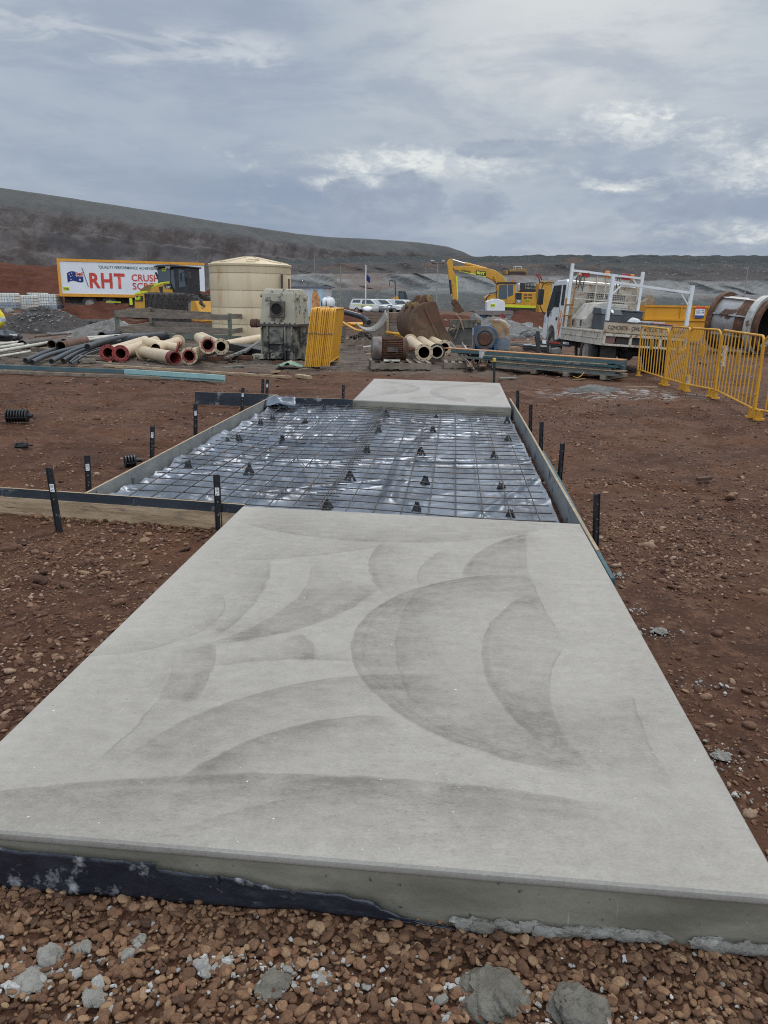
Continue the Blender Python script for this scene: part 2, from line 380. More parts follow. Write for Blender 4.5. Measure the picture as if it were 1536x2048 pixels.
def ground():
    xs = np.concatenate([np.arange(0, 4.5, .05), 4.5*np.exp(np.linspace(0, math.log(520/4.5), 110))]); xs = np.concatenate([-xs[:0:-1], xs])
    ys = np.concatenate([-np.exp(np.linspace(math.log(200), math.log(.5), 18)), np.arange(-.4, 9, .05), 9*np.exp(np.linspace(0, math.log(700/9), 190))])
    X, Y = np.meshgrid(xs, ys); Z = terr(X, Y)
    me = bpy.data.meshes.new('ground'); nr, nc = X.shape
    v = np.stack([X, Y, Z], -1).reshape(-1, 3); i = np.arange((nr-1)*nc).reshape(nr-1, nc)[:, :-1].ravel()
    f = np.stack([i, i+1, i+nc+1, i+nc], -1)
    me.from_pydata(v.tolist(), [], f.tolist()); me.polygons.foreach_set('use_smooth', [True]*len(f)); me.update()
    me.materials.append(ground_material())
    o = bpy.data.objects.new('ground', me); COL.objects.link(o); tag(o, kind='structure')
ground()
def spoil_material(name, cols, rock=(.30, .29, .28), sc=.06, bump=.7, rs=1.1, rk=.66, streak=None):
    """rubbly spoil: broad tones, streaks down the face, pale stones"""
    m = bpy.data.materials.new(name); m.use_nodes = True; nt = m.node_tree; n = nt.nodes; l = nt.links
    b = n['Principled BSDF']; b.inputs['Roughness'].default_value = .95; b.inputs['Specular IOR Level'].default_value = .1
    tc = n.new('ShaderNodeTexCoord'); P = tc.outputs['Object']
    def nz(s, d=6, r=.6, st=(1, 1, 1), off=0.):
        t = n.new('ShaderNodeTexNoise'); t.inputs['Scale'].default_value = s; t.inputs['Detail'].default_value = d; t.inputs['Roughness'].default_value = r
        mp = n.new('ShaderNodeMapping'); mp.inputs['Scale'].default_value = st; mp.inputs['Location'].default_value = (off, off*2, off)
        l.new(P, mp.inputs[0]); l.new(mp.outputs[0], t.inputs['Vector']); return t.outputs['Fac']
    def mr(v, a, c):
        q = n.new('ShaderNodeMapRange'); l.new(v, q.inputs[0]); q.inputs[1].default_value = a; q.inputs[2].default_value = c; return q.outputs[0]
    def mx(f, a, c):
        q = n.new('ShaderNodeMix'); q.data_type = 'RGBA'; l.new(f, q.inputs[0])
        for i, z in ((6, a), (7, c)):
            if isinstance(z, tuple): q.inputs[i].default_value = (*z, 1)
            else: l.new(z, q.inputs[i])
        return q.outputs[2]
    c = mx(mr(nz(sc, 7), .38, .62), cols[0], cols[1])
    c = mx(mr(nz(sc*4, 8, .7, (1, 1, .5), 3), .42, .66), c, cols[2])
    if streak: c = mx(mr(nz(1, 7, .7, streak, 9), .46, .60), c, cols[1]); c = mx(mr(nz(1, 6, .7, (streak[0]*.5, streak[1]*.6, streak[2]*3), 19), .56, .66), c, cols[2])
    c = mx(mr(nz(rs, 6, .75, (1, 1, 1), 5), rk, rk+.07), c, rock)
    l.new(c, b.inputs['Base Color'])
    bp = n.new('ShaderNodeBump'); bp.inputs['Strength'].default_value = bump; bp.inputs['Distance'].default_value = 1.2*min(1, .5/rs)
    l.new(nz(rs*.8, 9, .7, (1, 1, 1), 1), bp.inputs['Height']); l.new(bp.outputs[0], b.inputs['Normal'])
    return m
def sheet(name, X, Y, Z, mat, **k):
    nr, nc = X.shape; v = np.stack([X, Y, Z], -1).reshape(-1, 3)
    i = np.arange((nr-1)*nc).reshape(nr-1, nc)[:, :-1].ravel(); f = np.stack([i, i+1, i+nc+1, i+nc], -1)
    me = bpy.data.meshes.new(name); me.from_pydata(v.tolist(), [], f.tolist()); me.polygons.foreach_set('use_smooth', [True]*len(f)); me.update(); me.materials.append(mat)
    o = bpy.data.objects.new(name, me); COL.objects.link(o); return tag(o, **k)
def hill():
    # long waste dump on the left: crest read off the photograph, face at its angle of repose
    px = np.array([-900, -420, -200, 0, 110, 300, 440, 600, 660, 750, 840, 895, 925, 950, 985]); py = np.array([345, 338, 352, 375, 391, 421, 444, 468, 474, 478, 485, 493, 503, 515, 523.])
    cx = np.linspace(-900, 985, 520); cy = np.interp(cx, px, py); db = np.interp(cx, [-900, 0, 500, 985], [170, 205, 265, 330])
    rows = 60; X = []; Y = []; Z = []
    for a, b, d in zip(cx, cy, db):
        top = None; dd = d
        for _ in range(8):
            top = atY(a, b, dd); dd = d+max(top.z, 0)/math.tan(R(34))
        foot = atY(a, 606, d); q = np.linspace(0, 1, rows)
        # one haul-road bench two thirds of the way up
        zz = np.interp(q, [0, .60, .67, 1], [0, .64, .655, 1])
        x = foot.x+(top.x-foot.x)*q; y = foot.y+(top.y-foot.y)*q; z = -1+(top.z+1)*zz
        x = np.concatenate([x, [top.x*1.06, top.x*1.5]]); y = np.concatenate([y, [top.y*1.06, top.y*1.5]]); z = np.concatenate([z, [top.z-.5, top.z-4]])
        X.append(x); Y.append(y); Z.append(z)
    X, Y, Z = map(np.array, (X, Y, Z))
    nse = (fbm(X*.05, Y*.05+Z*.07, 5, 5)-.5)*5; g = np.ones_like(Z); g[:, 0] = 0; g[:, rows-7:rows] = np.linspace(.8, .06, 7); g[:, rows:] = 0
    C_ = np.repeat(np.arange(len(cx))[:, None], X.shape[1], 1); R_ = np.repeat(np.arange(X.shape[1])[None], len(cx), 0)
    gul = (1-np.abs(2*fbm(C_*.10+R_*.05, R_*.035, 4, 12)-1))**3; Y = Y+nse*g; Z = Z+((fbm(X*.16, Y*.16+Z*.2, 4, 8)-.5)*1.8-gul*1.0+(vn(X*.9, Z*1.1, 14)-.5)*.45)*g
    m = spoil_material('dump spoil', [(.088, .078, .074), (.052, .041, .038), (.115, .102, .096)], (.22, .215, .21), .030, .6, .55, .63, (.20, .05, .07))
    h = sheet('hill', X, Y, Z, m, kind='structure')
    # later lifts tipped from a different cut: a pale cap along the crest and a dusty haul bench
    q = R_/(rows-1.); cap = sstep(.80, .90, q+.10*(fbm(C_*.03, R_*.05, 3, 15)-.5)); bench = np.exp(-((q-.635)/.022)**2)*.8; dark = sstep(.55, .66, fbm(C_*.02+3, q*3, 4, 16))*sstep(.75, .6, q)
    a = h.data.attributes.new('lift', 'FLOAT_VECTOR', 'POINT'); a.data.foreach_set('vector', np.stack([cap*.85, bench, dark*.7], -1).ravel())
    nt = m.node_tree; n = nt.nodes; l = nt.links; b = n['Principled BSDF']; src = b.inputs['Base Color'].links[0].from_socket
    at_ = n.new('ShaderNodeAttribute'); at_.attribute_name = 'lift'; sp = n.new('ShaderNodeSeparateXYZ'); l.new(at_.outputs['Vector'], sp.inputs[0])
    for i, col in ((2, (.050, .048, .050)), (0, (.112, .112, .106)), (1, (.12, .105, .095))):
        x = n.new('ShaderNodeMix'); x.data_type = 'RGBA'; l.new(sp.outputs[i], x.inputs[0]); l.new(src, x.inputs[6]); x.inputs[7].default_value = (*col, 1); src = x.outputs[2]
    l.new(src, b.inputs['Base Color'])
hill()
def far_benches():
    # mined benches across the background: slope, pale cut face, bench, grey slope, scrubby top
    xs = np.linspace(-150, 420, 520); st = [(140, -.6), (147, .4), (163, 3.3), (168, 3.9), (173, 6.7), (176, 7.0), (196, 7.3), (204, 8.0), (213, 10.7), (217, 11.1), (236, 11.4), (245, 13.4), (252, 14.7), (300, 14.2), (520, 12)]
    # a pale floor stays level, so it is resampled finely for the cut faces
    q = np.linspace(0, len(st)-1, 110); D = np.interp(q, range(len(st)), [a for a, _ in st]); H = np.interp(q, range(len(st)), [b for _, b in st])
    X, Dm = np.meshgrid(xs, D); _, Hm = np.meshgrid(xs, H)
    big = (fbm(X*.02, Dm*.01, 3, 41)-.5)
    Y = Dm+big*16+(fbm(X*.11, Hm*.25, 4, 44)-.5)*4.2-((1-np.abs(2*fbm(X*.16+Hm*.5, Hm*.12, 4, 46)-1))**3)*2.2-.012*X; Z = Hm+(fbm(X*.22, Dm*.22, 4, 47)-.5)*1.0+(fbm(X*.03, Dm*.001, 3, 50)-.5)*1.2
    Z = Z*(1+.0016*np.clip(X, -40, 400)); Z = -1.2+(Z+1.2)*sstep(-48, -24, X+.12*(Dm-160)); 
    Z = np.where(Hm > 13, Z+(vn(X*1.1, Dm*.05, 61)-.5)*.5, Z)
    m = bpy.data.materials.new('bench rock'); m.use_nodes = True; nt = m.node_tree; n = nt.nodes; l = nt.links
    b = n['Principled BSDF']; b.inputs['Roughness'].default_value = .95; b.inputs['Specular IOR Level'].default_value = .1
    tc = n.new('ShaderNodeTexCoord'); P = tc.outputs['Object']; sp = n.new('ShaderNodeSeparateXYZ'); l.new(P, sp.inputs[0])
    def nz(s, d=6, r=.65, st=(1, 1, 1)):
        t = n.new('ShaderNodeTexNoise'); t.inputs['Scale'].default_value = s; t.inputs['Detail'].default_value = d; t.inputs['Roughness'].default_value = r
        mp = n.new('ShaderNodeMapping'); mp.inputs['Scale'].default_value = st; l.new(P, mp.inputs[0]); l.new(mp.outputs[0], t.inputs['Vector']); return t.outputs['Fac']
    def ma(op, a, c):
        k = n.new('ShaderNodeMath'); k.operation = op
        for i, z in enumerate((a, c)):
            if isinstance(z, (int, float)): k.inputs[i].default_value = z
            else: l.new(z, k.inputs[i])
        return k.outputs[0]
    h = ma('ADD', sp.outputs[2], ma('MULTIPLY', ma('SUBTRACT', nz(.09, 7), .5), 2.6))
    rp = n.new('ShaderNodeValToRGB'); l.new(ma('MULTIPLY', h, 1/17.3), rp.inputs[0]); e = rp.color_ramp.elements
    cols = [(0, (.092, .090, .082)), (.17, (.100, .106, .102)), (.215, (.20, .20, .19)), (.30, (.255, .25, .235)), (.395, (.225, .22, .205)), (.425, (.088, .076, .070)), (.60, (.074, .066, .064)), (.66, (.080, .080, .074)), (.70, (.060, .066, .064)), (.86, (.050, .057, .055))]
    e[0].position, e[1].position = 0, .86
    for i, (p_, c_) in enumerate(cols):
        k = e[0] if i == 0 else (e[len(e)-1] if i == len(cols)-1 else e.new(p_)); k.position = p_; k.color = (*c_, 1)
    def mx(f, a, c):
        k = n.new('ShaderNodeMix'); k.data_type = 'RGBA'; l.new(f, k.inputs[0])
        for i, z in ((6, a), (7, c)):
            if isinstance(z, tuple): k.inputs[i].default_value = (*z, 1)
            else: l.new(z, k.inputs[i])
        return k.outputs[2]
    def mr(v, a, c):
        k = n.new('ShaderNodeMapRange'); l.new(v, k.inputs[0]); k.inputs[1].default_value = a; k.inputs[2].default_value = c; return k.outputs[0]
    c = mx(ma('MULTIPLY', mr(nz(.35, 8, .72, (1, .4, 1.6)), .46, .66), .5), rp.outputs[0], (.055, .05, .045))
    c = mx(ma('MULTIPLY', mr(nz(.8, 6, .78), .58, .66), .7), c, (.30, .29, .27))
    c = mx(ma('MULTIPLY', mr(nz(.06, 5, .6, (1, 1, 2)), .56, .66), .5), c, (.15, .088, .062))
    l.new(c, b.inputs['Base Color'])
    bp = n.new('ShaderNodeBump'); bp.inputs['Strength'].default_value = .9; bp.inputs['Distance'].default_value = 1.2
    l.new(nz(.5, 9, .7), bp.inputs['Height']); l.new(bp.outputs[0], b.inputs['Normal'])
    sheet('far_terrain', X, Y, Z, m, kind='structure')
far_benches()
RED = lambda: MATS.get('red spoil') or MATS.setdefault('red spoil', spoil_material('red spoil', [(.088, .032, .019), (.062, .022, .014), (.115, .045, .027)], (.20, .11, .075), .25, .8, 2.2, .68))
DARK = lambda: MATS.get('dark stone') or MATS.setdefault('dark stone', spoil_material('dark stone', [(.062, .054, .050), (.045, .038, .035), (.085, .075, .070)], (.20, .19, .18), .8, 1., 9, .66))
GREY = lambda: MATS.get('grey rubble') or MATS.setdefault('grey rubble', spoil_material('grey rubble', [(.17, .16, .145), (.11, .095, .085), (.22, .215, .20)], (.36, .35, .33), 1.2, 1., 3, .58))
def mound(name, cx, cy, rx, ry, h, mat, seed, n=60, rough=.25, pw=1.2, **k):
    u = np.linspace(-1.25, 1.25, n); U, V = np.meshgrid(u, u)
    ang = np.arctan2(V, U); r = np.hypot(U, V)/(1+.22*(fbm(np.cos(ang)*1.5+5, np.sin(ang)*1.5+5, 3, seed)-.5)*2)
    Z = h*np.clip(1-r, 0, 1)**pw*(1+rough*2*(fbm(U*3, V*3, 4, seed+3)-.5))
    X = cx+U*rx; Y = cy+V*ry
    Z = Z+(fbm(X*2.2, Y*2.2, 4, seed+9)-.5)*2*min(.10, h*.16)*sstep(1.15, .8, r)
    Z = Z+terr(X, Y)-.28*sstep(.92, 1.12, r)
    return sheet(name, X, Y, Z, mat, **k)
# red berm behind the trailer, with a second lift and spill in front of it
def berm():
    X, V = np.meshgrid(np.linspace(-80, -15, 120), np.linspace(0, 1, 40))
    crest = np.interp(X, [-80, -42, -36, -31, -26, -20, -15], [5.6, 5.2, 4.5, 4.5, 3.9, 2.6, .2])
    prof = np.interp(V, [0, .45, .55, .85, 1], [-.3, .62, .66, 1, .8])
    Y = 66+V*16+(fbm(X*.2, V*4, 4, 71)-.5)*3+.25*(X+30)*0; Z = prof*crest+(fbm(X*.5, V*7, 4, 73)-.5)*.7
    sheet('berm', X, Y, Z, RED(), kind='structure')
berm()
stone_heap = mound('stone_heap', *at(92, 663)[:2], 2.9, 2.4, 1.16, DARK(), 11, 90, .15, .95, label='dark grey conical heap of crushed stone beside the steel pipes', cat='stone heap')
mound('red_dirt_mound', *atY(200, 618, 46)[:2], 4.2, 1.8, .80, RED(), 21, kind='structure')
mound('red_dirt_mound', *atY(275, 620, 46)[:2], 3.0, 1.8, .62, RED(), 25, kind='structure')
mound('red_dirt_mound', *atY(150, 628, 42)[:2], 3.0, 1.6, .85, RED(), 27, kind='structure')
mound('red_dirt_mound', *atY(425, 612, 47)[:2], 2.8, 2.4, 1.95, RED(), 31, kind='structure')
mound('red_dirt_mound', *atY(345, 630, 40)[:2], 3.4, 1.6, .55, RED(), 34, kind='structure')
mound('rubble_mound', *atY(235, 648, 33)[:2], 2.8, 2.2, .62, GREY(), 36, kind='structure')
mound('red_dirt_mound', *atY(690, 640, 52)[:2], 5, 4, 1.0, RED(), 37, kind='structure')
mound('rubble_mound', *atY(985, 640, 43)[:2], 3.6, 3.0, .95, GREY(), 39, kind='structure')
mound('red_dirt_mound', *atY(915, 632, 50)[:2], 4.2, 3.0, .95, RED(), 41, kind='structure')
mound('red_dirt_mound', *atY(1055, 632, 56)[:2], 6.5, 3.5, 1.0, RED(), 43, kind='structure')
mound('rubble_mound', *atY(1035, 650, 40)[:2], 3.2, 2.4, .62, GREY(), 45, kind='structure')
mound('red_dirt_mound', *atY(1310, 650, 50)[:2], 8, 4, 1.3, RED(), 47, kind='structure')
mound('slurry_heap', *at(1190, 778)[:2], .55, .5, .10, GREY(), 49, kind='structure')
# ================================================================== THE POUR
T = .17
def V2(p): return Vector((p.x, p.y))
def isect(a, b, c, d):
    a, b, c, d = map(V2, (a, b, c, d)); r = b-a; s = d-c
    t = ((c-a).x*s.y-(c-a).y*s.x)/(r.x*s.y-r.y*s.x); q = a+r*t; return Vector((q.x, q.y, T))
fL, fR = at(0, 1657, T), at(1536, 1786, T)
nBL, nBR = at(487, 1012, T), at(1152, 1047, T)
nFL = isect(at(0, 1483, T), nBL, fL, fR); nR2 = at(1224, 1165, T); nFR = isect(nR2, at(1536, 1727, T), fL, fR)
nBR2 = isect(nR2, at(1536, 1727, T), nBL, nBR)
NEAR = [nFL, nFR, nBR2, nBL]
FAR = [at(706, 799, T), at(1023, 814, T), at(1000, 766, T), at(748, 757, T)]
def offs(poly, d):
    out = []; n = len(poly)
    for i in range(n):
        a, b, c = V2(poly[i-1]), V2(poly[i]), V2(poly[(i+1) % n]); e1 = (b-a).normalized(); e2 = (c-b).normalized()
        n1 = Vector((e1.y, -e1.x)); n2 = Vector((e2.y, -e2.x)); m = (n1+n2); m = m/m.dot(n1)
        out.append(b+m*d)
    return out
def circle3(p):
    (x1, y1), (x2, y2), (x3, y3) = [(q.x, q.y) for q in p]
    D = 2*(x1*(y2-y3)+x2*(y3-y1)+x3*(y1-y2)); D = D if abs(D) > 1e-6 else 1e-6
    ux = ((x1*x1+y1*y1)*(y2-y3)+(x2*x2+y2*y2)*(y3-y1)+(x3*x3+y3*y3)*(y1-y2))/D
    uy = ((x1*x1+y1*y1)*(x3-x2)+(x2*x2+y2*y2)*(x1-x3)+(x3*x3+y3*y3)*(x2-x1))/D
    return ux, uy, math.hypot(x1-ux, y1-uy)
def trowelled(name, arcs, light, dark, left=None):
    """float finish: every sweep of the trowel is an arc with one crisp edge that fades away from it"""
    m = bpy.data.materials.new(name); m.use_nodes = True; nt = m.node_tree; n = nt.nodes; l = nt.links
    b = n['Principled BSDF']; b.inputs['Specular IOR Level'].default_value = .3
    tc = n.new('ShaderNodeTexCoord'); P0 = tc.outputs['Object']
    def nz(s, d=5, r=.6, st=(1, 1, 1), vec=None, off=0.):
        t = n.new('ShaderNodeTexNoise'); t.inputs['Scale'].default_value = s; t.inputs['Detail'].default_value = d; t.inputs['Roughness'].default_value = r
        mp = n.new('ShaderNodeMapping'); mp.inputs['Scale'].default_value = st; mp.inputs['Location'].default_value = (off, -off, off); l.new(vec or P0, mp.inputs[0]); l.new(mp.outputs[0], t.inputs['Vector']); return t
    wv = n.new('ShaderNodeVectorMath'); wv.operation = 'MULTIPLY_ADD'; l.new(nz(7, 5, .65).outputs['Color'], wv.inputs[0]); wv.inputs[1].default_value = (.035, .035, 0)
    sub = n.new('ShaderNodeVectorMath'); sub.operation = 'SUBTRACT'; l.new(P0, sub.inputs[0]); sub.inputs[1].default_value = (.0175, .0175, 0); l.new(sub.outputs[0], wv.inputs[2])
    P = wv.outputs[0]
    def ma(op, a, c):
        q = n.new('ShaderNodeMath'); q.operation = op
        for i, z in enumerate((a, c)):
            if isinstance(z, (int, float)): q.inputs[i].default_value = z
            else: l.new(z, q.inputs[i])
        return q.outputs[0]
    def mr(v, a, c, d=0., e=1.):
        q = n.new('ShaderNodeMapRange'); l.new(v, q.inputs[0])
        for i, z in enumerate((a, c, d, e)): q.inputs[i+1].default_value = z
        return q.outputs[0]
    def mx(f, a, c):
        q = n.new('ShaderNodeMix'); q.data_type = 'RGBA'
        l.new(f, q.inputs[0])
        for i, z in ((6, a), (7, c)):
            if isinstance(z, tuple): q.inputs[i].default_value = (*z, 1)
            else: l.new(z, q.inputs[i])
        return q.outputs[2]
    def dist(v, c):
        q = n.new('ShaderNodeVectorMath'); q.operation = 'DISTANCE'; l.new(v, q.inputs[0]); q.inputs[1].default_value = c; return q.outputs['Value']
    tone = ma('MULTIPLY', ma('SUBTRACT', nz(1.4, 8, .68).outputs['Fac'], .5), .8); edge = None
    streak = nz(6, 4, .7).outputs['Fac']
    mott = mr(nz(4.5, 9, .72, (1, 1.8, 1), None, 21).outputs['Fac'], .36, .64, .45, 1.3)
    for pts, inside, delta, fade in arcs:
        w3 = [at(a, c, T) for a, c in pts]; ux, uy, r = circle3(w3); mid = w3[1]
        # which side of the arc carries the tone: 'inside' is a pixel on that side
        q = at(*inside, T); s = 1 if math.hypot(q.x-ux, q.y-uy) < r else -1
        ext = max((w3[0]-mid).length, (w3[2]-mid).length)
        d = ma('MULTIPLY', ma('SUBTRACT', r, dist(P, (ux, uy, T))), s)
        k = ma('MULTIPLY', mr(d, 0, .008), ma('POWER', mr(d, .0, fade*1.2, 1., 0.), 1.7))
        k = ma('MULTIPLY', k, mott)
        k = ma('MULTIPLY', k, mr(dist(P, tuple(mid)), ext*.80, ext*1.02, 1., 0.))
        if delta > .2 and fade > .2:
            sn = n.new('ShaderNodeTexNoise'); sn.noise_dimensions = '1D'; sn.inputs['Detail'].default_value = 3; l.new(ma('ADD', d, ux), sn.inputs['W']); sn.inputs['Scale'].default_value = 22
            k = ma('MULTIPLY', k, mr(sn.outputs['Fac'], .3, .7, .8, 1.18))
        tone = ma('ADD', tone, ma('MULTIPLY', k, delta*1.45))
        e = ma('MULTIPLY', ma('MULTIPLY', mr(d, -.006, .0), mr(d, .0, .008, 1., 0.)), mr(dist(P, tuple(mid)), ext*.75, ext*1.0, 1., 0.))
        edge = e if edge is None else ma('MAXIMUM', edge, e)
    tone = ma('ADD', tone, ma('MULTIPLY', ma('SUBTRACT', nz(17, 8, .72).outputs['Fac'], .5), .75))
    tone = ma('ADD', tone, ma('MULTIPLY', ma('SUBTRACT', nz(7, 8, .74, (1, 3.2, 1), None, 4).outputs['Fac'], .5), .65))
    pit = mr(nz(34, 5, .7, (1, 2.2, 1), None, 6).outputs['Fac'], .56, .70); pm = mr(nz(1.6, 4, .6, (1, 1, 1), None, 12).outputs['Fac'], .42, .60)
    tone = ma('ADD', tone, ma('MULTIPLY', ma('MULTIPLY', pit, pm), .30)); tone = ma('ADD', tone, ma('MULTIPLY', ma('SUBTRACT', nz(110, 3, .65, (1, 1.6, 1), None, 3).outputs['Fac'], .5), .85))
    c = mx(ma('SUBTRACT', .53, ma('MULTIPLY', tone, .60)), tuple(v*.70 for v in dark), tuple(v*1.10 for v in light))
    c = mx(ma('MULTIPLY', ma('MULTIPLY', edge, mr(nz(5, 4, .7, (1, 1, 1), None, 8).outputs['Fac'], .35, .6)), .55), c, tuple(v*.62 for v in dark)) if edge is not None else c
    if left:
        a, e_ = left; dv = (V2(e_)-V2(a)).normalized(); dp = n.new('ShaderNodeVectorMath'); dp.operation = 'DOT_PRODUCT'
        nn = Vector((dv.y, -dv.x, 0)); l.new(P, dp.inputs[0]); dp.inputs[1].default_value = nn
        dd = ma('SUBTRACT', dp.outputs['Value'], nn.dot(Vector((a.x, a.y, 0))))
        band = ma('MULTIPLY', mr(dd, .02, .16, 1., 0.), .25); c = mx(band, c, tuple(min(1, v*1.12) for v in light))
    c = mx(mr(nz(95, 2, .5, (1, 1, 1), None, 2).outputs['Fac'], .74, .77), c, (.16, .14, .12))
    c = mx(mr(nz(60, 2, .5, (1, 1, 1), None, 9).outputs['Fac'], .765, .785), c, (.62, .62, .60))
    l.new(c, b.inputs['Base Color']); l.new(mr(nz(3, 5).outputs['Fac'], .3, .7, .62, .82), b.inputs['Roughness'])
    bp = n.new('ShaderNodeBump'); bp.inputs['Strength'].default_value = .35; bp.inputs['Distance'].default_value = .004
    hsum = ma('ADD', ma('MULTIPLY', nz(60, 6, .7).outputs['Fac'], .5), ma('MULTIPLY', nz(9, 5, .6).outputs['Fac'], .8))
    hsum = ma('SUBTRACT', hsum, ma('MULTIPLY', ma('MULTIPLY', pit, pm), .6))
    if edge is not None: hsum = ma('SUBTRACT', hsum, ma('MULTIPLY', edge, .6))
    l.new(hsum, bp.inputs['Height']); l.new(bp.outputs[0], b.inputs['Normal'])
    return m
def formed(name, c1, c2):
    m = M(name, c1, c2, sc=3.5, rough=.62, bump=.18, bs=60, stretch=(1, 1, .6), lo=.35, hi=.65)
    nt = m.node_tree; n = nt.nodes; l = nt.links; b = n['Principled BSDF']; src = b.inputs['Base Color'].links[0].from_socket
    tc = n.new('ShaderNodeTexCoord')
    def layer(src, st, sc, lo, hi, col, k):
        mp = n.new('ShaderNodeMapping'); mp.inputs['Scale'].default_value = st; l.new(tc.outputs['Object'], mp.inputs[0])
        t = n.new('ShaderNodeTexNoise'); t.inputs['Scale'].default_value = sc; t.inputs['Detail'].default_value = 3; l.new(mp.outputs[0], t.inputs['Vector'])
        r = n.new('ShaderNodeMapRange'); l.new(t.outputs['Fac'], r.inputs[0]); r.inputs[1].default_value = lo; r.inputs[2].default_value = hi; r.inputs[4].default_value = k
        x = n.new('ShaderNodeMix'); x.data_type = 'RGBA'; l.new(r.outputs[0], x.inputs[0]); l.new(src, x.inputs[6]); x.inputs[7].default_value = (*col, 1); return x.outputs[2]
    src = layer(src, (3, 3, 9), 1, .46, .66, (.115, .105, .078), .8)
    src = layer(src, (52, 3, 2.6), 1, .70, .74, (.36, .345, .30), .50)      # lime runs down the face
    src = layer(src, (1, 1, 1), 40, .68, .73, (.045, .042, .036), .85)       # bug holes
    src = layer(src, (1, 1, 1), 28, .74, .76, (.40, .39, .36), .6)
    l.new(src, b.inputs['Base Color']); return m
ARCS = [([(1045, 1148), (704, 1290), (1060, 1530)], (880, 1330), .42, .55),
        ([(835, 1182), (793, 1270), (830, 1420)], (900, 1300), .13, .4),
        ([(1060, 1185), (964, 1300), (988, 1385)], (1030, 1300), .28, .22),
        ([(755, 1092), (738, 1130), (770, 1190)], (800, 1140), .34, .25),
        ([(885, 1100), (845, 1130), (835, 1165)], (900, 1150), .28, .2),
        ([(1060, 1065), (965, 1100), (925, 1150)], (1020, 1120), .38, .3),
        ([(1052, 1082), (1060, 1150), (1135, 1290)], (1000, 1200), .24, .25),
        ([(745, 1095), (640, 1110), (480, 1120)], (640, 1090), .22, .3),
        ([(540, 1120), (520, 1190), (425, 1282)], (440, 1180), .30, .25),
        ([(615, 1118), (590, 1200), (440, 1280)], (650, 1200), .22, .25),
        ([(760, 1172), (650, 1240), (430, 1290)], (620, 1210), .34, .35),
        ([(426, 1282), (424, 1340), (392, 1400)], (370, 1350), .30, .3),
        ([(600, 1265), (626, 1292), (630, 1318)], (540, 1290), .30, .22),
        ([(706, 1322), (560, 1320), (420, 1332)], (560, 1300), .30, .12),
        ([(735, 1350), (540, 1380), (240, 1520)], (560, 1430), .32, .35),
        ([(790, 1432), (560, 1460), (370, 1550)], (600, 1500), .38, .28),
        ([(830, 1565), (680, 1552), (540, 1575)], (680, 1570), .22, .2),
        ([(-60, 1590), (420, 1550), (1270, 1618)], (600, 1640), .42, .34),
        ([(1135, 1290), (1100, 1400), (1220, 1570)], (1000, 1420), .20, .3),
        ([(1265, 1390), (1290, 1470), (1345, 1570)], (1230, 1470), .14, .25),
        ([(500, 1050), (800, 1085), (1120, 1050)], (800, 1050), .26, .6),
        ([(430, 1180), (330, 1290), (205, 1310)], (330, 1250), .16, .16), ([(345, 1340), (300, 1420), (180, 1530)], (420, 1420), .14, .3), ([(1240, 1180), (1330, 1330), (1440, 1560)], (1420, 1400), .12, .25),
        ([(350, 1665), (520, 1610), (640, 1590)], (520, 1650), .16, .2)]
conc_top = trowelled('trowelled concrete', ARCS, (.390, .360, .315), (.220, .196, .163), (nFL, nBL))
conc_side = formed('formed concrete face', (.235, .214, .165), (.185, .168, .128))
def slab(name, poly, top, label, nose):
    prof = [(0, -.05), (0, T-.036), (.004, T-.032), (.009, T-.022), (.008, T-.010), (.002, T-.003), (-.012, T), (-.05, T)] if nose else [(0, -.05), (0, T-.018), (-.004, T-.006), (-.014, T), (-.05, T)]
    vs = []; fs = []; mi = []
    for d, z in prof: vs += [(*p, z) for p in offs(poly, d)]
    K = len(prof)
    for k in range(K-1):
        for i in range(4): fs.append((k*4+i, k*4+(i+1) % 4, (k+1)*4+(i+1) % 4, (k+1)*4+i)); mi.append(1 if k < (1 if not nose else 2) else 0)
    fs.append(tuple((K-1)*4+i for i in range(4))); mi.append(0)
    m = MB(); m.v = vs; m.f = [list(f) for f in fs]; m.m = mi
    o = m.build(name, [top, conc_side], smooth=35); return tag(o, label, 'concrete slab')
slab('concrete_slab', NEAR, conc_top, 'big pale grey concrete slab with swirling trowel marks in front', True)
FARC = [([(760, 790), (840, 777), (800, 766)], (790, 778), .35, .4), ([(900, 800), (860, 783), (960, 768)], (930, 785), .32, .5), ([(820, 800), (870, 792), (930, 803)], (870, 798), .3, .4), ([(960, 800), (1000, 785), (985, 770)], (975, 785), .2, .4), ([(760, 762), (860, 770), (980, 768)], (860, 765), .3, .4), ([(740, 795), (790, 785), (780, 770)], (750, 780), .22, .4)]
slab('concrete_slab', FAR, trowelled('trowelled concrete far', FARC, (.40, .375, .335), (.245, .224, .192)), 'small pale concrete slab at the far end of the mesh', False)
